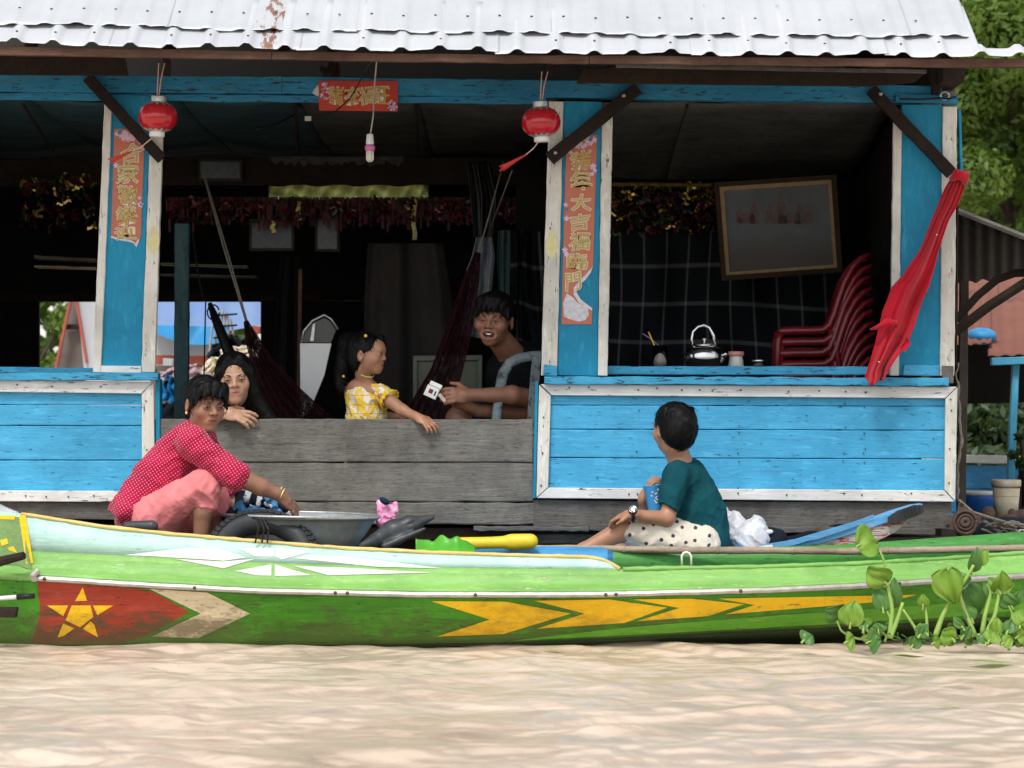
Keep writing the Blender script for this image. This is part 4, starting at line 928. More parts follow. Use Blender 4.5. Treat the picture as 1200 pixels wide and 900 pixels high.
MB().tube(rp_, .0062, 6).build('rolled_rim', M['silver'], ba, True)
# washing in the basin
def lump(name, blobs, mat, label=None, cat=None, seed=1, amp=.006, freq=40, h=.006, parent=None, group=None):
    o = sdf_obj(name, [ell_(P(x, y, Y), r, k=.02) for x, y, Y, r in blobs], mat, parent, h, crease(seed, amp*2.2, freq*.7))
    if label: tag(o, label, cat, group)
    return o
M['laundry_dark'] = cloth('dark laundry', (.010, .013, .022)); M['laundry_blue'] = cloth('blue laundry', (.10, .33, .62), (.05, .16, .35)); M['laundry_white'] = cloth('white laundry', (.6, .62, .66))
wash = thing('wet_laundry', 'heap of dark and blue wet clothes piled in the wash basin', 'laundry', P(300, 604, 14.0))
lump('dark_cloth', [(285, 591, 14.05, (.06, .09, .06)), (302, 585, 14.02, (.06, .08, .055)), (318, 595, 14.0, (.07, .08, .045)), (270, 602, 14.05, (.05, .08, .05))], M['laundry_dark'], seed=2, parent=wash, amp=.007, h=.005)
for i, (pts, r_, mt) in enumerate((([(309, 576), (314, 584), (322, 592), (330, 601)], .014, 'laundry_blue'), ([(282, 602), (296, 598), (310, 602), (326, 600)], .016, 'laundry_blue'), ([(276, 596), (283, 590), (285, 598)], .012, 'laundry_blue'), ([(291, 577), (289, 585), (294, 592)], .010, 'laundry_white'), ([(312, 590), (318, 594), (324, 602)], .007, 'laundry_white'), ([(300, 579), (305, 585), (303, 592)], .008, 'laundry_white'))):
    pr_ = [cap_(P(*pts[k], 13.90-.0*k), P(*pts[k+1], 13.88), r_*1.2, r_, .012) for k in range(len(pts)-1)]
    sdf_obj('cloth_fold', pr_, M[mt], wash, .0035, crease(30+i, .010, 60))
ty = thing('motorcycle_tyre', 'black treaded motorcycle tyre leaning inside the boat below the basin', 'tyre', P(305, 660, 13.6))
Rt = rot('Z', .10)@rot('X', math.radians(48)); ct = P(307, 652, 13.64)
def tor(Rr, r0, r1, n=56, m=12, rad=None):
    b = MB(); b.grid(lambda u, v: ct+Rt@V(((Rr+r0*math.cos(2*math.pi*v))*math.cos(2*math.pi*u), (Rr+r0*math.cos(2*math.pi*v))*math.sin(2*math.pi*u), r1*math.sin(2*math.pi*v))), n, m); return b
tor(.182, .048, .050).build('carcass', M['blackrub'], ty, True)
lug = MB()
for i in range(46):
    a = 2*math.pi*i/46
    for tv, of_ in ((-1.25, 0), (-.70, .5), (-.1, 0), (.5, .5), (1.1, 0)):
        aa = a+of_*.137; c3 = V((math.cos(aa), math.sin(aa), 0)); e3 = V((0, 0, 1)); nn_ = c3*math.cos(tv)+e3*math.sin(tv); tt_ = V((-math.sin(aa), math.cos(aa), 0)); p = ct+Rt@(c3*.182+nn_*.050)
        lug.box(p, (.012, .022, .020), Rt@np.stack([nn_, tt_, np.cross(nn_, tt_)], 1))
tag(lug.build('tread_lug', M['blackrub'], ty, bevel=.0015), kind='stuff')
for i, dx in enumerate((0, 5, 9)): MB().tube([P(300+dx, 606+i, 13.40), P(303+dx*1.3, 620, 13.38), P(299+dx*1.6, 636, 13.40)], .004, 6).build('tie_cord', M['black'], ty)
# crumpled black rubber fender and others
fd = sdf_obj('rubber_fender', [cap_(P(424, 640, 13.78), P(462, 624, 13.8), .020, .048, .03), cap_(P(462, 624, 13.8), P(480, 615, 13.8), .048, .036, .03), cap_(P(480, 615, 13.8), P(507, 606, 13.82), .030, .012, .02), ell_(P(488, 611, 13.74), (.05, .04, .006), rot('Y', -.38), .01, -1), cap_(P(452, 640, 13.74), P(497, 620, 13.76), .018, .008, .02)], M['greyrub'], None, .005, crease(4, .006, 22))
tag(fd, 'grey black rubber fender drooping over the boat edge beside the basin', 'fender')
bg_ = sdf_obj('plastic_bag', [cap_(P(448, 612, 14.15), P(445, 588, 14.17), .026, .014, .010), cap_(P(459, 612, 14.15), P(464, 590, 14.15), .026, .010, .010), cap_(P(453, 612, 14.15), P(455, 600, 14.15), .030, .028, .010)], M['pink_bag'], None, .004, lambda p: crease(6, .010, 45)(p)+crease(16, .006, 110)(p))
tag(bg_, 'small pink and white crumpled plastic bag standing behind the basin', 'bag')
MB().ell(P(450.5, 587, 14.11), (.024, .02, .014), 12, 8, rot('Y', .5)).build('dark_lump', M['navy'], bg_, True)
leafg = MB()
def torn(u, v):
    x = 487+70*u; top = 631+2.2*math.sin(u*9)+2.6*math.sin(u*23+1)*(1 if .2 < u < .75 else .2)+1.5*(u > .85)*(u-.85)*40; return P(x, 650+(top-650)*v, 13.62+.07*math.sin(v*1.5)+.02*math.sin(u*7))
leafg.grid(torn, 40, 6); o = leafg.build('green_plastic_sheet', plain('bright green plastic sheet', (.09, .40, .03), .35, 0, .25, 9), None, True); s_ = o.modifiers.new('s', 'SOLIDIFY'); s_.thickness = .003
tag(o, 'piece of bright green plastic sheet with a torn upper edge inside the boat', 'sheet')
yt = sdf_obj('yellow_float', [cap_(P(540, 637, 14.2), P(620, 635, 14.2), .026, .026, .02), cap_(P(600, 636, 14.2), P(622, 635, 14.2), .03, .028, .02)], M['yellow'], None, .005, wob(9, .002, 30))
tag(yt, 'long yellow plastic container lying behind the pole in the boat', 'container')
sh = sdf_obj('sandal', [cap_(P(150, 617, 13.62), P(178, 617, 13.6), .022, .026, .02)], M['greyrub'], None, .005)
tag(sh, 'dark rubber sandal on the boat edge by the woman in red', 'sandal')
wb = sdf_obj('plastic_bag', [ell_(P(862, 622, 14.78), (.055, .07, .115), k=.03), ell_(P(880, 632, 14.7), (.085, .08, .075), rot('Y', .3), k=.03), ell_(P(886, 618, 14.72), (.045, .06, .06), k=.03), ell_(P(850, 605, 14.8), (.03, .04, .06), k=.03)], M['white_bag'], None, .005, lambda p: crease(12, .016, 24)(p)+crease(13, .008, 60)(p))
tag(wb, 'pale white plastic bag bulging behind the sitting boy', 'bag')
kb = sdf_obj('dark_rags', [ell_(P(908, 634, 14.70), (.06, .06, .05), k=.02), ell_(P(900, 626, 14.74), (.04, .05, .03), k=.02), ell_(P(945, 634, 14.95), (.12, .04, .04), k=.02), ell_(P(985, 622, 15.0), (.06, .04, .03), k=.02)], M['laundry_dark'], None, .006, wob(15, .010, 35))
tag(kb, 'black rags and netting bunched between bag and blue prow', 'rags')
MB().ell(P(902, 623, 14.66), (.016, .01, .010), 10, 7).build('pale_patch', M['white_plastic'], kb, True)
tp = MB(); tp.grid(lambda u, v: P(-40+62*u, 577+v*28+6*math.sin(u*3)+((u-.45)*40 if u > .45 else 0)*(1-v), 14.0-.1*v+.02*math.sin(u*9)), 16, 8); o = tp.build('white_tarp', M['white_bag'], None, True)
o.modifiers.new('s', 'SOLIDIFY').thickness = .004; tag(o, 'corner of a grey white tarp at the left end of the boat', 'tarp')

# flange plate, rope netting and rusty scrap at the right corner
fl = thing('flange_plate', 'rusty square cast iron flange with four bolt holes hanging at the corner', 'flange', P(1131, 634, 14.9))
def flange():
    c0 = P(1131, 612, 14.88); b = MB(); n_ = 64; vs = []
    Ro = rot('Y', math.radians(-12))
    ring = []
    for i in range(n_):
        a = 2*math.pi*i/n_; r_ = .060+.030*max(0, math.cos(4*a))**1.5*1.0; ring.append((r_*math.cos(a), r_*math.sin(a)))
    for yy in (0, .016):
        for (x, z) in ring: vs.append(c0+Ro@V((x, yy, z)))
    vs.append(c0); vs.append(c0+V((0, .016, 0)))
    fs = [(i, (i+1) % n_, 2*n_) for i in range(n_)]+[((i+1) % n_+n_, i+n_, 2*n_+1) for i in range(n_)]+[(i, i+n_, (i+1) % n_+n_, (i+1) % n_) for i in range(n_)]
    b.add(vs, fs); b.build('plate', M['iron'], fl)
    for R0, t0, d in ((.050, .006, -.006), (.032, .005, -.010), (.014, .012, -.008)):
        q = MB(); pts = [c0+Ro@V((R0*math.cos(a), d, R0*math.sin(a))) for a in np.linspace(0, 6.2832, 33)]; q.tube(pts, t0, 8); q.build('ring', M['iron'], fl, True)
    for a in (0, math.pi/2, math.pi, 1.5*math.pi):
        q = MB(); q.lathe([(.0001, -.0012), (.0088, -.001), (.0088, 0)], c0+Ro@V((.079*math.cos(a), -.0005, .079*math.sin(a))), 12, R=rot('X', -math.pi/2)@np.diag([1, 1, -1])); q.build('bolt_hole', M['black'], fl)
flange()
nt_ = MB(); r2 = random.Random(5)
for i in range(26):
    x = 1146+r2.uniform(0, 60); y = 600+(x-1146)*.35+r2.uniform(0, 22); pts = [P(x, y, 15.0)]
    for k in range(7): pts.append(pts[-1]+V((.022+r2.uniform(-.006, .008), r2.uniform(-.02, .02), r2.uniform(-.016, .010))))
    nt_.tube(pts, .0042, 5)
o = nt_.build('rope_netting', M['rope'], None, True); tag(o, 'tangled pile of old rope netting beside the rusty flange', 'netting')
MB().ell(P(1175, 622, 15.25), (.22, .15, .065), 20, 10).build('net_heap', M['laundry_dark'], o, True)
ch_ = MB()
for i in range(14):
    c_ = P(1172+i*4.2, 633-i*1.5+math.sin(i*1.7), 14.7); Rr = rot('Y', .3)@rot('X', (i % 2)*1.5)
    ch_.tube([c_+Rr@V((.013*math.cos(a), 0, .008*math.sin(a))) for a in np.linspace(0, 6.2832, 11)], .0035, 5)
o = ch_.build('iron_chain', M['rail_metal'], None, True); tag(o, 'short grey iron chain lying by the boat at the right edge', 'chain')
sc_ = thing('scrap_iron', 'rusty machine scrap lying beside the cream bucket', 'scrap', P(1180, 612, 15.6))
sdf_obj('block', [ell_(P(1158, 602, 15.5), (.035, .05, .04), k=.01), cap_(P(1170, 610, 15.5), P(1200, 604, 15.5), .02, .03, .01), cap_(P(1185, 600, 15.5), P(1190, 612, 15.5), .02, .02, .01)], M['iron'], sc_, .006, wob(3, .004, 50))
o = MB().tube([P(1124, 586, 14.95), P(1140, 600, 14.9), P(1165, 608, 14.95), P(1200, 618, 15.0)], .006, 6).build('mooring_rope', M['rope'], None, True); tag(o, 'thin mooring rope sagging from the house corner to the right', 'rope')
b = MB(); rw = random.Random(2); pts = [P(1123.5+rw.uniform(-1.5, 1.8)+2*math.sin(y/25), y, 15.04) for y in range(425, 590, 6)]; b.tube(pts, [.006*rw.uniform(.5, 1.5) for _ in pts], 6)
o = b.build('frayed_rope', M['rope'], None, True); tag(o, 'frayed white rope hanging down the right corner of the house', 'rope')

# ------------------------------------------------------------------ hanging things at the front
def lantern(cx, cy, Y, label, tail, top, tilt=0):
    t = thing('paper_lantern', label, 'lantern', P(cx, cy+22, Y), 'red lanterns hanging from the eave')
    c = P(cx, cy, Y); R = rot('Y', tilt); n = 40; m = 16; vs = []
    b = MB()
    def f(u, v):
        a = 2*math.pi*u; th = math.pi*(.13+.74*v); rr_ = .085*math.sin(th)**.75*(1+.018*abs(math.cos(a*9))); return c+R@V((rr_*math.cos(a), rr_*math.sin(a), .066*math.cos(th)))
    b.grid(f, 90, 16); b.build('globe', M['red_plastic'], t, True)
    b = MB(); b.lathe([(.030, .058), (.034, .060), (.034, .088), (.030, .09), (.0001, .09)], c, 20, R); b.build('top_cap', M['silver'], t)
    b = MB(); b.grid(lambda u, v: c+R@V(((.036+.024*v)*math.cos(6.2832*u)*(1+.10*v*math.cos(u*6.2832*12)), (.036+.024*v)*math.sin(6.2832*u)*(1+.10*v*math.cos(u*6.2832*12)), .066-.016*v)), 96, 2); b.build('top_frill', M['silver'], t)
    b = MB(); b.lathe([(.0001, -.088), (.031, -.088), (.034, -.085), (.034, -.066), (.030, -.062)], c, 20, R); b.build('bottom_cap', M['white_plastic'], t)
    b = MB(); b.grid(lambda u, v: c+R@V(((.036+.020*v)*math.cos(6.2832*u)*(1+.10*v*math.cos(u*6.2832*12)), (.036+.020*v)*math.sin(6.2832*u)*(1+.10*v*math.cos(u*6.2832*12)), -.066+.012*v)), 96, 2); b.build('bottom_frill', M['silver'], t)
    for dx in (-3, 4): MB().tube([P(cx+dx*.3, cy-24, Y), P(cx+dx*.5+1.5, (cy-24+top)/2, Y), P(cx+dx+4, top, Y)], .0030, 5).build('hanging_string', M['string'], t)
    MB().tube([P(cx+dx_, y_, Y-.02) for dx_, y_ in tail[:3]], .0028, 5).build('tassel_cord', M['string'], t)
    a, e = tail[2], tail[3]; b = MB()
    A, E_ = P(cx+a[0], a[1], Y-.02), P(cx+e[0], e[1], Y-.05)
    b.tube([A, A*.6+E_*.4, E_], [.006, .011, .015], 8, flat=.6); b.build('tassel', M['tassel'], t)
    for k in range(6):
        o_ = V((rnd.uniform(-.012, .012), rnd.uniform(-.01, .01), rnd.uniform(-.012, .012))); MB().tube([A*.5+E_*.5+o_*.4, E_+o_+(E_-A)*.08], .0025, 4).build('tassel_thread', M['tassel'], t)
M['string'] = plain('pinkish white string', (.62, .42, .36), .8, 0, .4, 80); M['tassel'] = plain('red tassel thread', (.62, .05, .04), .7, 0, .25, 60)
lantern(185, 137, 14.62, 'red lantern with silver frill hanging beside the left blue post', [(-6, 161), (-18, 171), (-30, 177.5), (-54, 187.5)], 74, .05)
lantern(634, 143, 14.62, 'red lantern with silver frill hanging beside the middle blue post', [(-3, 166), (-9, 174), (-18, 181.5), (-45, 196)], 84, -.04)
lb = thing('light_bulb', 'energy saving bulb with pink collar hanging on a wire under the banner', 'light bulb', P(433, 190, 14.75))
MB().tube([P(441.5, 70, 14.5), P(438, 110, 14.6), P(437.5, 135, 14.7), P(434, 158, 14.75)], .0035, 6).build('wire', M['rail_metal'], lb)
c = P(433.5, 0, 14.75); zz = lambda y: P(0, y, 14.75)[2]
MB().lathe([(.012, zz(157)), (.015, zz(158)), (.018, zz(168)), (.016, zz(169.5))], (c[0], c[1], 0), 16).build('socket', M['white_plastic'], lb, True)
MB().lathe([(.017, zz(170)), (.023, zz(171.5)), (.022, zz(176)), (.015, zz(177))], (c[0], c[1], 0), 16).build('collar', plain('pink bulb collar', (.62, .16, .42), .35, 0, .1), lb, True)
for dx, dy in ((-.010, 0), (.010, 0), (0, -.010)):
    MB().tube([(c[0]+dx, c[1]+dy, zz(176)), (c[0]+dx, c[1]+dy, zz(187)), (c[0]+dx*.3, c[1]+dy*.3, zz(189.5))], [.0075, .0075, .005], 10).build('tube', plain('frosted bulb glass', (.72, .68, .55), .25, 0, .1), lb, True)
o = MB().tube([P(436, 70, 14.5), P(426, 88, 14.62), P(410, 116, 14.90), P(395, 129, 14.94), P(388, 133, 15.2)], .003, 6).build('electric_wire', M['black'], None, True); tag(o, 'black electric wire slanting across the red banner', 'wire')
o = MB().tube([P(300, 152, 15.3), P(325, 145, 15.5), P(345, 135, 15.6), P(352, 137, 15.6), P(362, 140, 15.6)], .005, 6).build('electric_wire', M['black'], None, True); tag(o, 'black electric wire sagging along the ceiling left of the bulb', 'wire')
MB().box(P(361, 139, 15.6), (.03, .02, .022)).build('connector', M['white_plastic'], o)
o = MB().tube([P(600, 200, 15.6), P(585, 240, 15.9), P(570, 280, 16.2)], .003, 6).build('cord', M['rope'], None, True); tag(o, 'thin pale cord slanting down left of the middle post', 'cord')
ri = thing('rope_ring', 'rope with pale ring tied round the right end of the top beam', 'rope', P(1107, 118, 14.9))
MB().tube([P(1107+5*math.cos(a), 112+4.5*math.sin(a), 14.945) for a in np.linspace(0, 6.2832, 17)], .0055, 7).build('ring', M['silver'], ri, True)
MB().tube([P(1054, 116, 14.95), P(1080, 116.5, 14.94), P(1102, 115, 14.94), P(1112, 116, 14.94), P(1120, 113, 14.95)], .005, 6).build('rope', M['black'], ri)
# red flag cloth tied at the brace foot
fl_l = [(206, 1118), (212, 1113), (222, 1107), (240, 1100), (258, 1092), (276, 1085), (294, 1077), (312, 1064), (322, 1058), (336, 1045), (350, 1040), (365, 1034), (382, 1030), (400, 1026), (420, 1021), (441, 1014)]
fl_r = [(204, 1131), (212, 1131), (222, 1129), (240, 1122), (258, 1112), (276, 1106), (294, 1100), (312, 1096), (322, 1093), (336, 1089), (350, 1082), (365, 1077), (382, 1072), (400, 1064), (420, 1049), (441, 1036)]
def flagf(u, v):
    y = 205+236*v; a, b_ = interp(y, fl_l), interp(y, fl_r); x = a+(b_-a)*u
    g = min(1, v*1.5+.12)
    d = .026*g*math.sin(u*8.5+v*1.2)+.016*g*math.sin(u*17+3-v*2)+.020*math.sin(v*9+u*3)*v*u+.010*math.sin(u*29+v*4)*(1-.5*v)+.005*math.sin(u*6+v*20+2*math.sin(v*7))*v
    yy = y+(10*math.sin(u*3.0) if v > .97 else 0)
    return P(x, yy+3*math.sin(u*7)*(v > .8), 14.86+d-.03*v)
b = MB(); b.grid(flagf, 70, 90); o = b.build('red_flag', M['red_cloth'], None, True); o.modifiers.new('s', 'SOLIDIFY').thickness = .003
tag(o, 'twisted red cloth flag tied to the brace and draped across the right blue post', 'flag')
MB().tube([P(1115, 210, 14.84), P(1121, 204, 14.80), P(1130, 206, 14.83), P(1131, 216, 14.86)], [.012, .026, .026, .012], 10).build('knot', M['red_cloth'], o, True)
b = MB(); b.grid(lambda u, v: P(1058+6*u+3*math.sin(v*5), 393+16*v+4*u, 14.80+.01*math.sin(u*5)), 6, 8); b.build('frayed_tail', M['red_cloth'], o, True)
MB().tube([P(1020, 386, 14.83), P(1030, 383, 14.80), P(1040, 377, 14.79), P(1052, 378, 14.80)], [.004, .012, .018, .008], 8).build('cloth_knot', M['red_cloth'], o, True)
for x, y in ((1098, 275), (1030, 424)): MB().ell(P(x, y, 14.81), (.004, .003, .003), 8, 6).build('white_fleck', M['white_plastic'], o)

# ------------------------------------------------------------------ room on the right
SY = 15.06
def lathepx(name, prof, cx, Y, mat, parent, n=32, sm=True):
    c = P(cx, 0, Y); MB_ = MB().lathe([(r_*Y/F, P(0, y, Y)[2]) for r_, y in prof], (c[0], c[1], 0), n); return MB_.build(name, M[mat], parent, sm)
worldbox('counter', .44, 1.73, 15.16, 15.45, 1.205, 1.2245, 'dark_wood', H0)
KY = 15.30
gl = thing('drinking_glass', 'ribbed drinking glass with yellow and purple straws on the sill', 'glass', P(773.5, 428, KY))
gz = lambda y: 1.225+(428-y)/F*KY
def lat(name, prof, cx, mat, parent, Y=KY, n=28): c = P(cx, 0, Y); return MB().lathe([(max(r_*Y/F, .0001), gz(y)) for r_, y in prof], (c[0], c[1], 0), n).build(name, M[mat], parent, True)
lat('cup', [(0, 427.5), (8, 427.5), (9.3, 424), (9.8, 400), (9.2, 400), (8.6, 424), (7.5, 425.5), (0, 425.5)], 773.5, 'glass', gl)
lat('drink', [(0, 425.3), (7.3, 425.2), (8.2, 420), (8.8, 409), (0, 409)], 773.5, 'pale_drink' if 'pale_drink' in M else 'silver', gl)  # pale filling added to imitate the bright reflections of the glass
def sx(x, y, Y): p = P(x, y, Y); return V((p[0], Y, gz(y)))
MB().tube([sx(776, 424, KY), sx(769, 405, KY), sx(760, 384, KY)], .0032, 8).build('straw', M['yellow'], gl, True)
MB().tube([sx(772, 400, KY+.02), sx(761, 391, KY+.02), sx(753, 386, KY+.02)], .0028, 8).build('straw', plain('purple straw', (.30, .16, .50), .4, 0, .1), gl, True)
kt = thing('kettle', 'shiny round steel kettle with arched handle on the sill', 'kettle', P(826, 428, KY))
lat('body', [(0, 427.8), (14, 427.5), (20, 424), (24, 417), (24.5, 411), (21, 404.5), (15, 401), (11, 400), (0, 399.8)], 825.5, 'steel', kt, n=40)
lat('lid', [(11.5, 400.3), (10, 398.2), (4, 396.8), (1.5, 396), (1.2, 394.5), (3.2, 393.2), (3, 391.8), (0, 391.2)], 825.5, 'steel', kt)
MB().tube([sx(812, 401, KY), sx(810.5, 393, KY), sx(812, 384, KY), sx(818, 378, KY), sx(825, 376, KY), sx(831, 379, KY), sx(836, 388, KY), sx(838.5, 400, KY)], [.006, .007, .007, .0075, .0075, .008, .009, .009], 10, flat=1.0).build('handle', M['steel'], kt, True)
MB().tube([sx(841, 416, KY), sx(846, 412, KY-.02), sx(849, 412, KY-.04), sx(851, 409, KY-.05)], [.018, .014, .010, .008], 12).build('spout', M['steel'], kt, True)
jr = thing('lidded_jar', 'small glass jar with pink lid right of the kettle', 'jar', P(862, 428, KY))
lat('jar_body', [(0, 427.6), (8.5, 427.5), (9.3, 424), (8, 415), (7.8, 412), (0, 412)], 862.5, 'jar_white' if 'jar_white' in M else 'silver', jr)
lat('lid', [(8.6, 412.5), (9.4, 411.5), (9.4, 408), (8.6, 407), (0, 407)], 862.5, 'pink_lid' if 'pink_lid' in M else 'tassel', jr)
j2 = thing('glass_pot', 'short empty glass pot at the right of the pink lidded jar', 'jar', P(889, 428, KY))
lat('pot', [(0, 427.6), (8.3, 427.5), (8.8, 424), (8.2, 416.5), (7.6, 416.5), (8, 424), (7, 425.5), (0, 425.5)], 889, 'glass', j2); lat('rim', [(8.3, 419.5), (8.9, 418.5), (8.3, 416.2)], 889, 'steel', j2)
# checked blanket over the partition
def tartan():
    m, t, b = newmat('dark checked blanket'); tc = t.nodes.new('ShaderNodeUVMap'); tc.uv_map = 'uv'
    sp = N(t, 'ShaderNodeSeparateXYZ'); t.links.new(tc.outputs[0], sp.inputs[0])
    def line(o, n_, w_):
        a = N(t, 'ShaderNodeMath', operation='MULTIPLY'); t.links.new(o, a.inputs[0]); a.inputs[1].default_value = n_
        f = N(t, 'ShaderNodeMath', operation='FRACT'); t.links.new(a.outputs[0], f.inputs[0]); return ramp(t, f.outputs[0], [(.5-w_, 0), (.5-w_*.5, 1), (.5+w_*.5, 1), (.5+w_, 0)])
    lu, lv = line(sp.outputs[0], 8.0, .06), line(sp.outputs[1], 8.4, .07)
    ad = N(t, 'ShaderNodeMath', operation='ADD'); t.links.new(lu, ad.inputs[0]); t.links.new(lv, ad.inputs[1])
    sc2 = N(t, 'ShaderNodeMath', operation='MULTIPLY'); t.links.new(ad.outputs[0], sc2.inputs[0]); sc2.inputs[1].default_value = .30
    c = mixc(t, sc2.outputs[0], (.012, .015, .018), (.30, .30, .32)); t.links.new(c, b.inputs['Base Color']); b.inputs['Roughness'].default_value = .95; b.inputs['Specular IOR Level'].default_value = .1; return m
def blanket(name, x0, x1, y0, y1, Y, label, cells=1.0, seed=0):
    b = MB(); nu, nv = 60, 40
    f = lambda u, v: P(x0+(x1-x0)*u+3*math.sin(v*4+u*6), y0+(y1-y0)*v+5*math.sin(u*7+seed)*(.3+v*.3)+(18*(u-.5)*v), Y+.03*math.sin(u*17+v*3+seed)+.02*math.sin(u*31-v*5))
    b.grid(f, nu, nv); o = b.build(name, M['tartan'], None, True); me = o.data; uv = me.uv_layers.new(name='uv')
    for l in me.loops:
        vi = l.vertex_index; uv.data[l.index].uv = ((vi//(nv+1))/nu*cells, 1-(vi % (nv+1))/nv*.52)
    tag(o, label, 'blanket')
M['tartan'] = tartan()
blanket('checked_blanket', 712, 985, 271, 470, 17.42, 'black blanket with pale checks hung across the back of the right room', 1.28, 1)
blanket('checked_blanket', 596, 636, 270, 470, 17.42, 'black checked blanket seen left of the middle post behind the man', .2, 2)
# foil garland
def garland(name, x0, x1, y0, y1, Y, n_, label, mats, big=5, seed=4, drop=0):
    r = random.Random(seed); g = MB(); k = len(mats)
    for i in range(n_):
        x = r.uniform(x0, x1); y = y0+(y1-y0)*r.random()**1.2; a = r.uniform(0, 6.28); s_ = r.uniform(.4, 1)*big; g.cur = r.randrange(k)
        p = P(x, y, Y+r.uniform(-.04, .04)); R = rot('Z', r.uniform(-1.2, 1.2))@rot('Y', a)
        L_ = s_*Y/F; q = [p+R@V((L_*(-1+.5*j), .006*math.sin(j*2.1), L_*.32*math.sin(j*1.3+a))) for j in range(5)]
        w_ = V((0, 0, 1))*L_*.30
        g.add([v_ for z in q for v_ in (z-R@w_, z+R@w_)], [(2*j, 2*j+2, 2*j+3, 2*j+1) for j in range(4)])
    o = g.build(name, [M[m] for m in mats], None); tag(o, label, 'decoration', kind='stuff'); return o
M['foil_red'] = plain('red foil', (.075, .006, .007), .5, .2, .4, 30); M['foil_green'] = plain('dark green foil', (.03, .07, .03), .35, .4, .4, 30); M['foil_pink'] = plain('pink foil', (.22, .05, .08), .35, .3, .3, 30)
garland('foil_garland', 716, 838, 216, 276, 17.35, 330, 'glittering gold and red foil garland above the blanket in the right room', ['gold', 'foil_red', 'foil_green', 'foil_pink', 'foil_green', 'foil_red'], 6)
MB().tube([P(700, 216, 17.3), P(760, 216, 17.3), P(835, 217, 17.3)], .010, 6).build('gold_batten', M['gold'], H0)
garland('foil_garland', 24, 112, 206, 268, 17.7, 160, 'gold and red altar foil decorations in the dark room left of the left post', ['gold', 'foil_red', 'foil_green', 'foil_red', 'foil_red'], 6, 9)
garland('foil_garland', 196, 640, 234, 262, 17.75, 420, 'dark red foil fringe strung along the header in the middle room', ['foil_red', 'foil_red', 'foil_red', 'foil_red', 'foil_pink', 'foil_green'], 7, 12)
def fringe():
    r = random.Random(8); g = MB()
    for i in range(150):
        x = 196+i*3+r.uniform(-1, 1); L_ = r.uniform(14, 42)
        if 250 < x < 300 or r.random() < .2: L_ *= .4
        g.prism([(x-1.4, 231), (x+1.4, 231), (x+1.2+r.uniform(-2, 2), 231+L_), (x-1.2, 231+L_*.96)], 17.8+r.uniform(-.02, .02), .002)
    o = g.build('paper_fringe', M['foil_red'], None); tag(o, 'long red paper fringe hanging below the gold strip', 'decoration', kind='stuff')
fringe()
def goldstrip():
    o = thing('gold_foil_strip', 'wide strip of crinkled gold foil shining below the header board', 'decoration', P(408, 232, 17.85))
    b = MB(); b.grid(lambda u, v: P(315+187*u, 217.5+(15-4*abs(math.sin(u*31))*(math.sin(u*13) > 0))*v+1.2*math.sin(u*25), 20.08+.018*math.sin(u*60+v*2)+.018*math.sin(u*23-v*3)), 120, 8); b.build('strip', M['gold_film'], o, True)
    for x, y0, y1 in ((485, 232, 281), (320, 259, 273), (350, 236, 258), (455, 234, 238), (478, 236, 246)):  # bright gold strips painted where light shows through gaps
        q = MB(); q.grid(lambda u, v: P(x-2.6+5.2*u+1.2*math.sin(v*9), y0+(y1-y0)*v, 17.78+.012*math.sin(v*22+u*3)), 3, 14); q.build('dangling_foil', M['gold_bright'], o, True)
M['gold_film'] = leafm('gold film with daylight behind', (1.0, .86, .30), (1.0, .95, .55), .92, 30, .3)
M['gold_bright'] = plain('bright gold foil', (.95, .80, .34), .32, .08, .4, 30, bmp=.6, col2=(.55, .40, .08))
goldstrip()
# framed picture leaning out from the wall
fp = thing('framed_picture', 'dim framed picture of towers behind glass tilted forward above the chairs', 'picture', P(912, 327, 16.6))
M['frame_dark'] = wood('dark picture frame wood', (.04, .025, .014), (.07, .045, .025), 'n', rough=.4); M['frame_gold'] = plain('dull gold picture slip', (.42, .30, .15), .5, .2, .3, 40)
FY = lambda y: 16.45+(y-210)*.0016
def fpoly(name, pts, mat, dY=0, t=.012):
    a = [P(x, y, FY(y)+dY) for x, y in pts]; n_ = len(a); mk(name, a+[p+V((0, t, 0)) for p in a], [tuple(range(n_)), tuple(range(n_, 2*n_))[::-1]]+[(i, i+n_, (i+1) % n_+n_, (i+1) % n_) for i in range(n_)], M[mat], fp)
O = [(837, 214), (980, 204.5), (987.5, 319), (846, 329)]; I1 = [(843, 219), (974, 210.5), (981, 313.5), (851, 322.5)]; I2 = [(848.5, 223.5), (970.5, 215.5), (977, 310), (855, 319)]
for i in range(4):
    j = (i+1) % 4; fpoly('frame_bar', [O[i], O[j], I1[j], I1[i]], 'frame_dark', 0, .03); fpoly('frame_slip', [I1[i], I1[j], I2[j], I2[i]], 'frame_gold', .004, .02)
def picmat():
    m, t, b = newmat('faded temple picture'); v = coords(t); n_ = noise(t, v, 9, 5, .6)
    sp = N(t, 'ShaderNodeSeparateXYZ'); t.links.new(v, sp.inputs[0])
    zr = N(t, 'ShaderNodeMapRange', i_From_Min=1.72, i_From_Max=2.12); t.links.new(sp.outputs[2], zr.inputs[0])
    c = mixc(t, n_, (.12, .13, .14), (.20, .22, .235)); c = mixc(t, ramp(t, zr.outputs[0], [(.2, 1), (.5, 0)]), c, (.13, .115, .105)); t.links.new(c, b.inputs['Base Color']); b.inputs['Roughness'].default_value = .14; return m
M['picture'] = picmat(); M['tower_tone'] = plain('faded tower print', (.17, .125, .12), .3, 0, .3, 40)
fpoly('picture_sheet', I2, 'picture', .012, .004)
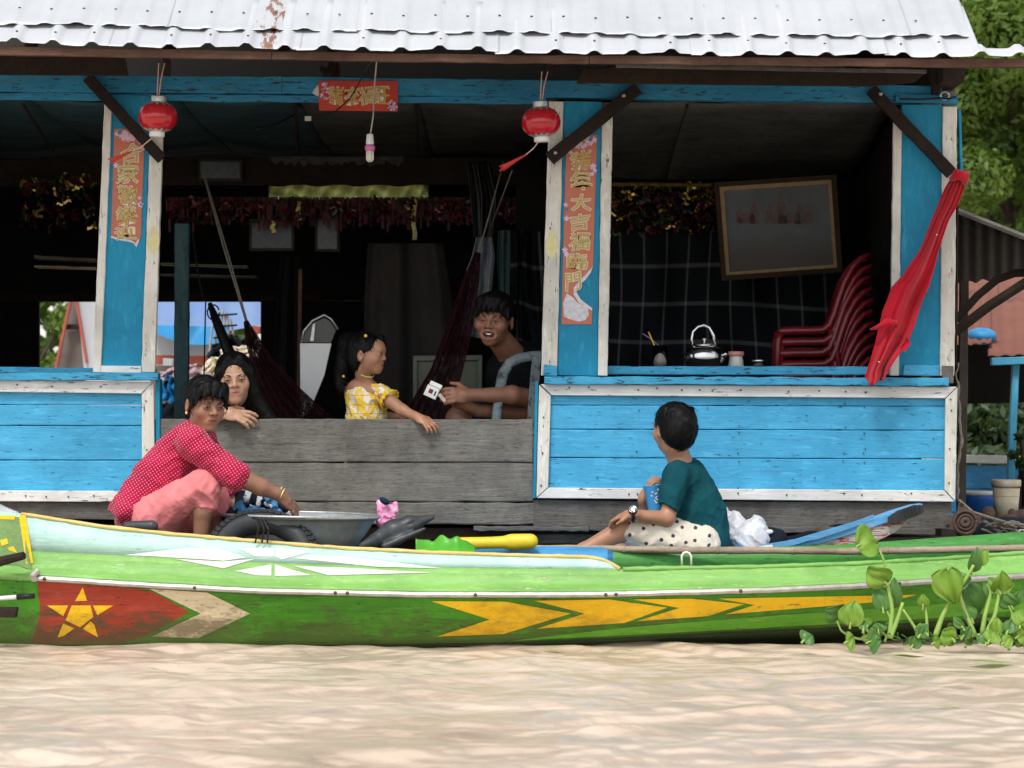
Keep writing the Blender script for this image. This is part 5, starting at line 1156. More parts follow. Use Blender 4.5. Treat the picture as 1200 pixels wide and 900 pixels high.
for x, y0, w_ in ((866, 240, 4), (884, 232, 6), (902, 236, 5), (915, 226, 8), (937, 236, 6), (948, 240, 5), (875, 246, 10), (925, 247, 14)):
    fpoly('printed_tower', [(x-w_, 262), (x-w_*.9, 250), (x-w_*.35, y0+5), (x, y0), (x+w_*.35, y0+5), (x+w_*.9, 250), (x+w_, 262)], 'tower_tone', .0105, .0005)
# stack of maroon chairs
def make_chair(label):
    t = thing('plastic_chair', label, 'chair', (0, 0, 0), 'stack of maroon plastic chairs in the right room')
    k = 16.0/F   # metres per px at the stack
    def pt(x, y, yy): return V(((x-968)*k, yy, (388-y)*k))
    prof = [(914, 389), (930, 388.5), (950, 388.5), (962, 388), (970, 383), (977, 370), (984, 352), (992, 333), (1003, 315), (1014, 305), (1026, 300)]
    def seat(u, v):
        x = 914+54*u; return pt(x, 389-1.0*u, -.20+.40*v)+V((0, 0, -.012*math.sin(math.pi*v)*math.sin(math.pi*u)))
    b = MB(); b.grid(seat, 8, 10); o = b.build('seat', M['maroon'], t, True); o.modifiers.new('s', 'SOLIDIFY').thickness = .010
    bp = prof[4:]
    def back(u, v):
        q = u*(len(bp)-1); i = min(int(q), len(bp)-2); f = q-i; x = bp[i][0]*(1-f)+bp[i+1][0]*f; y = bp[i][1]*(1-f)+bp[i+1][1]*f
        wv = 2*v-1; h = .20-.03*u; return pt(x, y, 0)+V((.05*wv*wv*(.3+u*.7)*-1, h*wv, .0-.03*abs(wv)**3*u))
    b = MB(); b.grid(back, 18, 10); o = b.build('backrest', M['maroon'], t, True); o.modifiers.new('s', 'SOLIDIFY').thickness = .008
    for sgn in (-1, 1):
        pts = [pt(912, 392, sgn*.2)]+[pt(x, y, sgn*(.205-.03*max(0, (i-4)/7)))+V((-.045*max(0, (i-4)/7), 0, 0)) for i, (x, y) in enumerate(prof)]
        MB().tube(pts, [.021]*len(pts[:-3])+[.019, .015, .010], 8, flat=1.0).build('side_rail', M['maroon'], t, True)
        MB().tube([pt(914, 389, sgn*.2), pt(911, 400, sgn*.205), pt(907, 500, sgn*.235)], [.020, .020, .014], 7).build('leg', M['maroon'], t, True)
        MB().tube([pt(970, 386, sgn*.2), pt(976, 400, sgn*.205), pt(992, 500, sgn*.235)], [.018, .018, .013], 7).build('leg', M['maroon'], t, True)
    return t
def copy_thing(t, label, loc, rz=0, sc_=1):
    r = t.copy(); C.objects.link(r); r.location = loc; r.rotation_euler = (0, 0, rz); r['label'] = label
    for ch in t.children:
        c_ = ch.copy(); C.objects.link(c_); c_.parent = r
        for g in ch.children: d = g.copy(); C.objects.link(d); d.parent = c_
    return r
ordn = ['topmost', 'second', 'third', 'fourth', 'fifth', 'sixth', 'seventh', 'eighth', 'ninth', 'lowest']
ch0 = make_chair('maroon plastic chair, topmost of the stack beside the right blue post')
base = P(968, 388, 16.0)
for i in range(10):
    loc = base+V((i*.0035+.004*math.sin(i*2.3), .006*math.sin(i*1.7), -i*.0535)); loc = tuple(loc)
    if i == 0: ch0.location = loc; ch0.rotation_euler = (0, 0, -.05)
    else: copy_thing(ch0, 'maroon plastic chair, %s of the stack %s beside the right blue post' % (ordn[i], 'from the top' if i < 9 else ''), loc, -.05+.012*math.sin(i*1.9))
worldbox('side_window_glow', 0, 0.001, 0, .001, 0, .001, 'black', H0) if False else None

# ------------------------------------------------------------------ middle room
o = B('inner_post', 213, 262, 212, 500, 17, 15.9, .06, 'teal_post' if 'teal_post' in M else 'dark_wood', seg=20)
B('inner_post', 352, 315, 349, 500, 4.5, 16.8, .03, 'fascia', seg=6)
worldbox('rail', -3.5, -1.15, 20.05, 20.1, 1.69, 1.74, 'dark_wood', H0)
for y0, y1, mat in ((301, 305, 'grey_wood_dark'), (312, 314, 'frame_gold')): B('altar_shelf', 40, y0, 112, y1, 4 if y0 < 310 else 2, 17.7, .2, mat, seg=6)
B('altar_shelf', 188, 322, 300, 324, 2.5, 17.9, .2, 'grey_wood_dark', seg=6)
B('altar_shelf', 188, 309, 290, 312, 3, 17.9, .1, 'foil_green', seg=6)
for x0, x1, y0, y1, lab in ((232, 284, 186, 212, 'small dark framed picture on the header left of the bulb'), (292, 345, 256, 294, 'dark framed picture under the gold foil, left one'), (369, 398, 252, 295, 'pale certificate frame under the gold foil, right one')):
    t = thing('framed_picture', lab, 'picture', P((x0+x1)/2, y1, 17.86)); t_Y = 17.84 if y0 < 200 else 17.95
    prism('frame', [(x0, y0), (x1, y0+1), (x1, y1), (x0, y1)], t_Y, .02, M['frame_dark'], t)
    prism('sheet', [(x0+3, y0+3), (x1-3, y0+4), (x1-3, y1-3), (x0+3, y1-3)], t_Y-.004, .003, M['dim_sheet'] if 'dim_sheet' in M else M['picture'], t)
# hammock
hm = thing('hammock', 'dark maroon net hammock slung across the middle room on thin ropes', 'hammock', P(420, 520, 15.8))
M['net'] = cloth('dark maroon hammock net', (.045, .010, .014), (.028, .007, .010), fold=30)
def netholes(m):
    t = m.node_tree; tr = t.nodes.new('ShaderNodeBsdfTransparent'); mx = t.nodes.new('ShaderNodeMixShader'); t.links.new(ramp(t, noise(t, coords(t, (30, 30, 6)), 4, 3, .6), [(.45, 0), (.62, .65)]), mx.inputs[0])
    t.links.new(t.nodes['Principled BSDF'].outputs[0], mx.inputs[1]); t.links.new(tr.outputs[0], mx.inputs[2]); t.links.new(mx.outputs[0], t.nodes['Material Output'].inputs[0])
netholes(M['net'])
ctr = [(288, 376), (296, 400), (310, 430), (330, 462), (356, 496), (392, 535), (430, 548), (468, 535), (500, 490), (522, 440), (540, 380), (552, 330), (560, 296)]
hw = [2, 8, 13, 20, 27, 34, 36, 34, 25, 18, 14, 9, 3]
def ham(u, v):
    q = u*(len(ctr)-1); i = min(int(q), len(ctr)-2); f = q-i; a, b_ = V(ctr[i]), V(ctr[i+1]); c_ = a*(1-f)+b_*f; d = b_-a; d /= np.linalg.norm(d); n_ = V((-d[1], d[0])); w_ = hw[i]*(1-f)+hw[i+1]*f
    s_ = 2*v-1; p = c_+n_*w_*s_; return P(p[0], p[1], 15.75+.12*math.cos(s_*1.5)*math.sin(math.pi*u)+.015*math.sin(v*34)+.008*math.sin(v*71+u*8))
b = MB(); b.grid(ham, 70, 46); o = b.build('net', M['net'], hm, True); o.modifiers.new('s', 'SOLIDIFY').thickness = .003
for pts in ([(288, 376), (262, 290), (236, 196)], [(290, 378), (268, 300), (238, 200)], [(560, 298), (574, 250), (590, 190)]):
    MB().tube([P(x, y, 15.75+.3*(376-y)/200) for x, y in pts], .0042, 6).build('hammock_rope', M['rope'], hm, True)
for i in range(9):
    pt_ = [ham(.18+.02*i+.1*t_, .45+.05*math.sin(i)) - V((0, .01, 0)) for t_ in (0, .3, .6)]
# hanging shirts
def hang(name, poly_l, poly_r, Y, mat, label):
    y0, y1 = poly_l[0][0], poly_l[-1][0]
    f = lambda u, v: P(interp(y0+(y1-y0)*v, poly_l)*(1-u)+interp(y0+(y1-y0)*v, poly_r)*u, y0+(y1-y0)*v+6*u*v, Y+.03*math.sin(u*13+v)+.012*math.sin(u*27))
    b = MB(); b.grid(f, 36, 24); o = b.build(name, M[mat], None, True); o.modifiers.new('s', 'SOLIDIFY').thickness = .004; tag(o, label, 'clothes'); return o
M['shirt_grey'] = cloth('grey shirt cloth', (.20, .24, .28)); M['shirt_teal'] = cloth('dark teal cloth', (.03, .11, .11)); M['sack'] = cloth('dark grey curtain', (.035, .034, .036), (.055, .045, .040), fold=5)
hang('hanging_shirt', [(278, 559), (300, 554), (318, 547), (335, 552), (392, 538)], [(278, 577), (300, 580), (330, 577), (360, 572), (392, 572)], 16.4, 'shirt_grey', 'pale grey shirt hanging behind the laughing man')
hang('hanging_cloth', [(270, 585), (300, 583), (350, 586)], [(270, 598), (300, 598), (350, 597)], 16.45, 'shirt_teal', 'dark teal cloth hanging right of the grey shirt')
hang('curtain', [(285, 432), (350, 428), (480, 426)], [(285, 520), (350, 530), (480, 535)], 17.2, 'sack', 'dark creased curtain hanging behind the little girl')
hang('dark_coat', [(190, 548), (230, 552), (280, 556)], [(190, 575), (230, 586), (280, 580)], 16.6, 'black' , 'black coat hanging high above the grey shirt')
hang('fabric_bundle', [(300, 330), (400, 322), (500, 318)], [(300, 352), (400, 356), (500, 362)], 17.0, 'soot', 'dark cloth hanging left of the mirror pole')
# mirror
mr = thing('mirror', 'arched mirror with white lower panel standing by a thin pole', 'mirror', P(372, 492, 15.98))
prism('white_panel', [(351.5, 402), (388.5, 402.5), (380, 440), (362, 484), (352, 490)], 15.98, .02, M['panel_white'] if 'panel_white' in M else M['white_plastic'], mr)
MB().tube([P(x, y, 15.96) for x, y in ((353, 402), (356, 388), (366, 376), (380, 369), (388, 374), (396, 386))], .006, 8).build('arched_rim', M['silver'], mr, True)
prism('mirror_glass', [(354, 401), (357, 389), (367, 378), (380, 372), (387, 376), (394, 387), (388, 402)], 15.98, .008, M['dark_mirror'] if 'dark_mirror' in M else M['black'], mr)
prism('rim_highlight', [(363, 400), (366, 380), (370, 378), (368, 400)], 15.965, .004, M['silver'], mr)
bx_ = thing('polystyrene_box', 'dull beige box with raised rim on the floor behind the hammock', 'box', P(525, 490, 16.3))
M['beige'] = plain('dull beige plastic', (.16, .17, .13), .6, 0, .2, 8)
prism('box_side', [(484, 418), (565, 417), (564, 500), (484, 500)], 16.32, .3, M['beige'], bx_)
for q in ([(484, 417), (565, 416), (560, 422), (489, 423)], [(484, 417), (489, 423), (489, 500), (484, 500)], [(565, 416), (564, 500), (559, 500), (560, 422)]): prism('rim', q, 16.30, .02, M['beige'], bx_)
prism('handle_recess', [(512, 450), (539, 450), (539, 454), (512, 454)], 16.312, .01, M['black'], bx_)
# dark leaning pole and strings in the left opening
o = MB().tube([P(246, 356, 16.6), P(252, 372, 16.55), P(268, 412, 16.4), P(280, 450, 16.4)], [.012, .022, .030, .032], 9).build('leaning_pole', M['black'], None, True); tag(o, 'black bound pole leaning behind the woman in black', 'pole')
MB().tube([P(250+7*math.cos(a), 366+9*math.sin(a), 16.5) for a in np.linspace(0, 6, 12)], .004, 5).build('wire_coil', M['black'], o)
for pts, lab in (([(241, 354), (240, 400), (239, 440)], 'black string hanging in the bright back opening'), ([(225, 270), (232, 320), (238, 352)], 'thin dark cord beside the inner post')):
    o = MB().tube([P(x, y, 16.7) for x, y in pts], .004, 5).build('string', M['black']); tag(o, lab, 'string')

# ------------------------------------------------------------------ beyond the house
def leafcloud(name, centers, n_, leaf, mat, parent=None, seed=0, up=.25):
    """centers: (c, r) ellipsoid clumps; small leaf faces through their volume"""
    r = np.random.RandomState(seed); cs = np.array([c for c, _ in centers]); rs = np.array([q for _, q in centers]); vol = (rs**2).sum(1); idx = r.choice(len(cs), n_, p=vol/vol.sum())
    d = r.normal(size=(n_, 3)); d /= np.linalg.norm(d, axis=1)[:, None]; rad = r.uniform(.35, 1.05, n_)**.5
    p = cs[idx]+d*rad[:, None]*rs[idx]
    nrm = d*.8+r.normal(size=(n_, 3))*.6+V((0, 0, up)); nrm /= np.linalg.norm(nrm, axis=1)[:, None]
    a = np.cross(nrm, r.normal(size=(n_, 3))); a /= np.linalg.norm(a, axis=1)[:, None]; b = np.cross(nrm, a); L_ = leaf*r.uniform(.6, 1.3, n_)[:, None]
    v = np.stack([p-a*L_, p+b*L_*.45-nrm*L_*.1, p+a*L_, p-b*L_*.45-nrm*L_*.1], 1).reshape(-1, 3)
    f = np.arange(n_*4).reshape(-1, 4); return mk(name, v, f, mat, parent)
M['leaf_a'] = leafm('tree leaf green', (.035, .085, .014), (.10, .17, .025), .35, 1.2); M['leaf_b'] = leafm('tree leaf yellow green', (.075, .14, .02), (.15, .22, .03), .4, 1.5)
M['leaf_c'] = leafm('dark leaf green', (.018, .045, .012), (.045, .08, .018), .25, 1.0); M['bark'] = wood('tree bark', (.06, .045, .035), (.12, .10, .08), 'z', spots=.6)
def tree(x, Y, h, r_, label, seed, n_, leaf, mat, zc=.62, nclump=26):
    t = thing('tree', label, 'tree', (x, Y, .1)); q = random.Random(seed); cl = []
    for i in range(nclump):
        a = q.uniform(0, 6.28); rr_ = r_*q.random()**.5*.85; z = h*zc+q.uniform(-.42, .42)*h*.8*(1-.4*rr_/r_); s_ = r_*q.uniform(.20, .38)
        cl.append((V((x+rr_*math.cos(a), Y+rr_*math.sin(a)*.8, max(z, s_*.6+.2))), V((s_, s_, s_*.75))))
    tr = MB(); tr.tube([(x, Y, -.2), (x+.1, Y, h*.25), (x-.05, Y+.05, h*.5), (x, Y, h*.8)], [.13, .09, .05, .015], 8)
    for c_, _ in cl[:14]: tr.tube([(x, Y, min(h*.6, c_[2]*.7)), tuple((V((x, Y, c_[2]*.8))+c_)/2+V((0, 0, .05))), tuple(c_)], [.022, .015, .006], 5)
    tr.build('trunk', M['bark'], t, True); leafcloud('crown', cl, n_, leaf, M[mat], t, seed)
X_ = lambda px, Y: (px-600)/F*Y
tree(X_(1190, 27), 27, 5.2, 1.5, 'light green leafy tree rising above the dark tin awning at right', 3, 52000, .042, 'leaf_b', .66, 44)
tree(X_(1290, 31), 31, 7.5, 2.3, 'tall dense green tree behind the right corner of the roof', 5, 60000, .055, 'leaf_a', .62, 50)
tree(X_(1060, 34), 34, 6.5, 1.8, 'green tree hidden mostly behind the floating house at right', 6, 16000, .08, 'leaf_a')
tree(X_(30, 29), 29, 3.0, .75, 'bright green bush tree seen through the dark left room', 8, 12000, .05, 'leaf_b', .5)
tree(X_(1170, 24.5), 24.5, 1.6, .8, 'dark green bush between the rusty roof and the blue hull', 9, 12000, .045, 'leaf_c', .5)
fw = [(V((x, 44+2.5*math.sin(x*1.3), 1.4+1.6*abs(math.sin(x*.7+1)))), V((1.9, 1.2, 2.2+1.3*abs(math.sin(x*1.9))))) for x in np.arange(-22, 22, 1.5)]
tag(leafcloud('far_wood', fw, 60000, .14, M['leaf_a'], None, 21), 'far green wood along the river bank behind the houses', kind='stuff')
bk = MB(); bk.grid(lambda u, v: (-90+180*u, 40+60*v, -.4+1.6*min(1, v*6)+.3*math.sin(u*60)*v), 60, 12); tag(bk.build('river_bank', plain('green river bank', (.06, .09, .03), .9, 0, .4, 2), None, True), kind='structure')
# awning and rusty roof
aw = thing('tin_awning', 'dark tin awning seen from below at the right with pale upper edge', 'awning', P(1170, 335, 17.5))
def corr(name, A, B_, C_, D, nu, amp, per, mat, parent, nv=8):
    """A near-left, B near-right, C far-right, D far-left; waves run near to far"""
    A, B_, C_, D = map(V, (A, B_, C_, D))
    f = lambda u, v: (A*(1-u)+B_*u)*(1-v)+(D*(1-u)+C_*u)*v+V((0, 0, amp*math.sin(u*per)))
    b = MB(); b.grid(f, nu, nv); o = b.build(name, M[mat], parent, True); o.modifiers.new('s', 'SOLIDIFY').thickness = .004; return o
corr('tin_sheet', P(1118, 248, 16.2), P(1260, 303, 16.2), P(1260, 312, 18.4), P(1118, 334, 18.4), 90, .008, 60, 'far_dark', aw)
MB().tube([P(1122, 247, 16.15), P(1160, 262, 16.15), P(1260, 301, 16.15)], .016, 6).build('edge_batten', M['grey_wood'], aw)  # paler strip stands in for sunlight catching the edge of the sheet
MB().tube([P(1145, 262, 16.5), P(1170, 273, 16.5), P(1178, 272, 16.4)], [.004, .014, .004], 6, flat=.3).build('bent_flap', M['silver'], aw)
MB().tube([P(1120, 375, 16.4), P(1145, 347, 16.4), P(1168, 328, 16.4), P(1190, 320, 16.4), P(1260, 318, 16.5)], .022, 6).build('curved_strut', M['dark_wood'], aw)
MB().tube([P(1119, 389, 16.3), P(1160, 358, 16.3), P(1205, 329, 16.3), P(1260, 300, 16.4)], .027, 6).build('straight_strut', M['dark_wood'], aw)
o = B('mooring_post', 1130.5, 330, 1127, 600, 10, 16.6, .05, 'grey_post' if 'grey_post' in M else 'grey_wood_dark', aw, seg=14)
rr2 = thing('rusty_roof_shed', 'shed with rusty brown tin roof and sky blue posts at the right edge', 'shed', P(1200, 600, 20))
def sheet(x0, x1, y0, y1, Ya, Yb, k): corr('roof_sheet', P(x0, y1, Ya), P(x1, y1-6, Ya), P(x1-2, y0-6, Yb), P(x0-2, y0, Yb), 50, .005, 45+k, 'rust_roof', rr2)
sheet(1090, 1162, 345, 408, 19.1, 20.0, 0); sheet(1158, 1290, 352, 418, 19.0, 20.0, 7); sheet(1090, 1170, 300, 362, 19.95, 21.2, 3); sheet(1165, 1290, 300, 364, 19.9, 21.2, 9)
B('beam', 1163, 424, 1290, 418, 9, 18.9, .08, 'far_blue' if 'far_blue' in M else 'blue_rail', rr2, seg=5)
B('post', 1191, 424, 1183, 604, 8, 18.95, .06, 'far_blue' if 'far_blue' in M else 'blue_rail', rr2, seg=8)
B('post', 1216, 424, 1212, 604, 10, 19.0, .06, 'dark_wood', rr2, seg=4)
prism('back_wall', [(1090, 395), (1290, 395), (1290, 470), (1090, 474)], 21.0, .05, M['soot'], rr2)  # dark sheet added as the shade under the rusty roof
o = MB().ell(P(1150, 394, 19.25), (.09, .10, .05), 24, 10).build('blue_basin', M['boat_in_blue'], None, True); tag(o, 'blue plastic basin upside down on the rusty roof', 'basin')
fh = thing('blue_raft_house', 'pale rimmed blue wooden hull floating beyond the right corner', 'boat', P(1170, 640, 21))
for i, (a, b_) in enumerate(((545, 572), (573, 600), (601, 640))): B('plank', 1080, (a+b_)/2, 1300, (a+b_)/2+1, b_-a, 21, .06, 'boat_in_blue', fh, seg=4)
B('rim', 1080, 537, 1300, 541, 9, 20.96, .2, 'boat_white', fh, seg=8)
worldbox('deck', 2.12, X_(1300, 21), 15.2, 20.9, .06, .34, 'dark_wood', fh)
tb = thing('plastic_tub', 'dark blue plastic tub with white stripes behind the corner post', 'tub', P(1148, 612, 17.6))
lath = lambda name, prof, cx, Y, mat, parent, n=28: MB().lathe([(max(r_*Y/F, .0001), P(0, y, Y)[2]) for r_, y in prof], (P(cx, 0, Y)[0], Y, 0), n).build(name, M[mat], parent, True)
M['tub_blue'] = plain('deep blue plastic', (.02, .12, .45), .4, 0, .2)
lath('tub', [(0, 612), (20, 612), (23, 585), (24, 577), (21, 577), (19, 606), (0, 606)], 1148, 17.6, 'tub_blue', tb); lath('white_rim', [(24.2, 580), (24.6, 577), (24, 575.5), (22, 575.5)], 1148, 17.6, 'white_plastic', tb)
bk_ = thing('bucket', 'stained cream bucket with wide rim behind the blue post', 'bucket', P(1180, 605, 17.2))
M['cream'] = plain('stained cream plastic', (.74, .70, .58), .5, 0, .4, 9, col2=(.56, .44, .26))
lath('body', [(0, 606), (13.5, 606), (16, 572), (14, 572), (12, 603), (0, 603)], 1179, 17.2, 'cream', bk_); lath('rim', [(16.2, 571), (17.5, 569), (17.5, 563), (16, 562), (14, 562.5)], 1179, 17.2, 'cream', bk_); lath('hoop', [(14.8, 583), (15.6, 581.5), (15.4, 580)], 1179, 17.2, 'cream', bk_)
tree(X_(1202, 18.6), 18.6, .95, .10, 'small leafy plant at the right edge by the bucket', 12, 900, .03, 'leaf_c', .75, 8)
# seen through the back opening
gh = thing('gable_house', 'white gabled house with red roof edges seen through the back opening', 'house', P(120, 470, 26))
M['wall_white'] = plain('white painted tin wall', (.48, .50, .53), .6, 0, .2, 3); M['red_trim'] = plain('red brown trim', (.40, .09, .06), .6, 0, .3, 6); M['shed_grey'] = plain('grey brown plank wall', (.16, .13, .12), .8, 0, .4, 5)
prism('white_wall', [(88, 330), (185, 330), (185, 500), (105, 500)], 26.0, .1, M['wall_white'], gh)
prism('grey_gable', [(86, 340), (101, 425), (105, 500), (50, 500), (66, 425)], 26.1, .1, M['shed_grey'], gh)
B('barge_board', 86, 335, 62, 445, 3.5, 25.95, .05, 'red_trim', gh, seg=4); B('barge_board', 86, 335, 101, 425, 3.0, 25.95, .05, 'red_trim', gh, seg=4)
B('cross_rail', 76, 383, 95, 383, 6, 26.02, .05, 'dark_wood', gh, seg=2)
MB().tube([P(58, 500, 26), P(58, 640, 26)], .1, 8).build('stilt', M['dark_wood'], gh); MB().tube([P(170, 500, 26), P(170, 640, 26)], .1, 8).build('stilt', M['dark_wood'], gh)
tpn = thing('blue_tarpaulin', 'pale blue tarpaulin roof sagging above a white wall beyond the back opening', 'tarpaulin', P(240, 450, 24))
M['tarp_pale'] = plain('pale blue tarpaulin', (.12, .20, .40), .5, 0, .3, 3, col2=(.20, .28, .44)); M['tarp_blue'] = plain('bright blue tarpaulin', (.02, .22, .46), .5, 0, .2, 4)
b = MB(); b.grid(lambda u, v: P(176+130*u, 338+48*v+6*math.sin(u*4)*v, 24.3-.6*v+.05*math.sin(u*19)), 30, 10); b.build('sheet', M['tarp_pale'], tpn, True)
b = MB(); b.grid(lambda u, v: P(178+90*u, 381+2*u+(8+14*math.sin(u*2.6))*v, 23.6-.1*v+.03*math.sin(u*12+v*2)), 24, 6); b.build('valance', M['tarp_blue'], tpn, True)
prism('white_wall', [(178, 386), (246, 390), (246, 418), (178, 417)], 23.9, .06, M['wall_white'], tpn)
prism('red_roof', [(178, 416), (246, 417), (262, 428), (178, 427)], 23.7, .06, M['red_trim'], tpn)
prism('lower_wall', [(176, 428), (310, 430), (310, 640), (176, 640)], 24.2, .06, M['shed_grey'], tpn)
hp = thing('goods_heap', 'heap of pale pink and dark household goods beyond the back opening', 'goods', P(240, 470, 22.5))
M['pinkish'] = cloth('pale pink cloth', (.46, .32, .34))
def rag(name, x0, x1, y0, y1, Y, mat, parent, seed, amp=6):
    q = random.Random(seed); n_ = max(6, int((x1-x0)/3)); tops = []; t_ = 0
    for k in range(n_+1): t_ = t_*.7+q.uniform(-amp, amp)*.5; tops.append(y0+t_+(abs(k/n_-.5)*2)**3*(y1-y0)*.6)
    f = lambda u, v: P(x0+(x1-x0)*u+2*math.sin(v*7+seed), tops[min(n_, int(u*n_+.5))]*(1-v)+y1*v, Y+.05*math.sin(u*23+seed+v*2)+.03*math.sin(v*11+u*9)+.10*v*-1)
    b = MB(); b.grid(f, n_, 8); o = b.build(name, M[mat], parent); o.modifiers.new('s', 'SOLIDIFY').thickness = .02
rag('pale_cloth', 186, 246, 429, 446, 22.4, 'pinkish', hp, 1, 4); rag('white_sack', 236, 262, 420, 440, 22.45, 'cream', hp, 6, 5); rag('blue_cloth', 184, 208, 440, 470, 22.3, 'tarp_blue', hp, 2, 4); rag('dark_cloth', 244, 312, 396, 428, 22.6, 'laundry_dark', hp, 3, 9)
rag('beige_mat', 262, 302, 407, 417, 22.35, 'cream', hp, 4, 2); rag('brown_cloth', 288, 330, 418, 470, 22.5, 'shed_grey', hp, 5, 8); rag('dark_cloth', 186, 330, 452, 500, 22.4, 'laundry_dark', hp, 7, 6)
for k, (x, y, w_, h_, m_) in enumerate(((197, 424, 12, 9, 'wall_white'), (214, 426, 9, 8, 'red_trim'), (268, 396, 10, 12, 'shed_grey'), (306, 405, 14, 16, 'wall_white'), (318, 372, 12, 18, 'shed_grey'), (300, 386, 9, 9, 'red_trim'))):
    prism('carton', [(x-w_/2, y-h_/2), (x+w_/2, y-h_/2+1), (x+w_/2-1, y+h_/2), (x-w_/2, y+h_/2)], 22.65, .2, M[m_], hp)
fw_ = thing('wire_cage', 'white wire rack standing in front of the pale blue tarpaulin', 'rack', P(255, 425, 22.8))
for i in range(6): MB().tube([P(252+i*4+2*math.sin(i), 362+4*abs(i-2), 22.8), P(248+i*5, 388, 22.8), P(245+i*6, 420, 22.8)], .008, 5).build('wire', M['rail_metal'], fw_)
for i in range(4): MB().tube([P(250, 370+i*13, 22.78), P(278, 368+i*13, 22.78)], .007, 5).build('wire', M['laundry_dark'], fw_)

# ------------------------------------------------------------------ people
def person(label, loc, group=None): return thing('person', label, 'person', loc, group)
def tinted(name, prims, mat, parent, h, disp, tints): return sdf_obj(name, prims, mat, parent, h, disp, (), tints)
def hairm_obj(prims, parent, seed, h=.0040, amp=.0016, crown=None, n_=750):
    o = hair_shell(prims, parent, seed, h, amp); me = o.data; nv = len(me.vertices)
    co = np.zeros(nv*3, dtype=np.float32); me.vertices.foreach_get('co', co); co = co.reshape(-1, 3).astype(float); no = np.zeros(nv*3, dtype=np.float32); me.vertices.foreach_get('normal', no); no = no.reshape(-1, 3).astype(float)
    cr = co[np.argmax(co[:, 2])]+V((0, .02, 0)); r = np.random.RandomState(seed); idx = r.choice(nv, n_); p = co[idx]+no[idx]*.0005; q = [p]; n0_ = no[idx]
    fl = p-cr; fl[:, 2] -= .05+.05*r.rand(n_); fl += r.normal(size=(n_, 3))*.03; fl -= n0_*(fl*n0_).sum(1)[:, None]; fl /= np.linalg.norm(fl, axis=1)[:, None]+1e-9
    L_ = r.uniform(.007, .013, n_)[:, None]; c0_ = np.array([cr[0], cr[1], cr[2]-.10])
    for k in range(3):
        p = p+fl*L_; fl = fl+V((0, 0, -.22)); t_ = p-c0_; t_ /= np.linalg.norm(t_, axis=1)[:, None]; fl -= t_*np.maximum(0, (fl*t_).sum(1))[:, None]*.9; fl /= np.linalg.norm(fl, axis=1)[:, None]; q.append(p+n0_*.0012*(k+1))
    sd_ = np.cross(fl, n0_); sd_ /= np.linalg.norm(sd_, axis=1)[:, None]+1e-9; vs = []
    for k, w_ in enumerate((.0016, .0019, .0014, .0003)): vs += [q[k]-sd_*w_, q[k]+sd_*w_]
    vs = np.stack(vs, 1).reshape(-1, 3); b0 = np.arange(n_)*8; fs = np.concatenate([np.stack([b0+2*k, b0+2*k+1, b0+2*k+3, b0+2*k+2], 1) for k in range(3)])
    st = mk('loose_strands', vs+ORG[o.name], fs, M['hair'], o, True); tag(st, kind='stuff'); return o
def hair_shell(prims, parent, seed, h, amp): return sdf_obj('hair', prims, M['hair'], parent, h, wob(seed, amp*.8, 120, (1, 1, .12)))
def cloth_disp(seed, amp=.005, f=32):
    a = crease(seed, amp*2.1, f); b_ = wob(seed+7, amp*.7, f*.45); c_ = crease(seed+3, amp*.8, f*2.2); return lambda p: a(p)+b_(p)+c_(p)

# --- woman in red, crouching in the boat
def infl(ps, d=.011):
    return [('c', p[1], p[2], p[3]+d, p[4]+d, p[5], p[6], False) if p[0] == 'c' else ('e', p[1], p[2]+d, p[3], p[4], p[5]) for p in ps]
def part_cap(p, t): 
    return ('c', p[1], p[1]+(p[2]-p[1])*t, p[3], p[3]+(p[4]-p[3])*t, p[5], p[6], False)
W = person('crouching woman in dotted red blouse and pink trousers washing clothes in the boat', P(200, 650, 13.85))
hd = Head(240.5, 475, 13.88, yaw=30, pitch=6, roll=3, sc=.99)
sh_n, sh_f = P(226, 518, 13.76), P(236, 514, 14.06)
el_n, wr_n = P(286, 562, 13.72), P(329, 581, 13.80)
bp = hd.prims()+[cap_(P(228, 508, 13.93), hd.w(0, .018, -.075), .058, .050, .03),
    cap_(P(164, 602, 13.9), P(210, 532, 13.9), .085, .075, .04), cap_(sh_n, sh_f, .042, .042, .04),
    cap_(sh_n, P(276, 556, 13.73), .044, .040, .02), cap_(P(276, 556, 13.73), P(306, 571, 13.76), .042, .036, .015), cap_(P(306, 571, 13.76), wr_n, .035, .0235, .012),
    cap_(sh_f, P(262, 578, 14.05), .042, .038, .02), cap_(P(262, 578, 14.05), P(284, 601, 14.0), .036, .024, .012),
    cap_(P(175, 609, 13.80), P(240, 568, 13.76), .066, .050, .03), cap_(P(241, 570, 13.76), P(237, 600, 13.77), .048, .040, .02), cap_(P(237, 600, 13.77), P(235, 648, 13.78), .040, .027, .015),
    cap_(P(185, 614, 14.0), P(252, 588, 14.02), .062, .046, .03), cap_(P(253, 588, 14.02), P(258, 648, 14.0), .044, .028, .015),
    cap_(P(233, 652, 13.80), P(262, 655, 13.74), .028, .02, .015), cap_(P(256, 652, 14.02), P(284, 655, 13.98), .028, .02, .015)]
bp += hand(wr_n, P(349, 599, 13.86)-wr_n, V((.5, -.6, .6)), 1, 1.0, .45, .10)
bp += hand(P(284, 601, 14.0), V((.6, -.2, -.75)), V((.5, -.5, .4)), 1, .95, .5, .1)
tinted('body', bp, M['skin_a'], W, .0038, None, hd.tints((.72, .42, .40)))
hd.face_parts(W, .72, .0038)
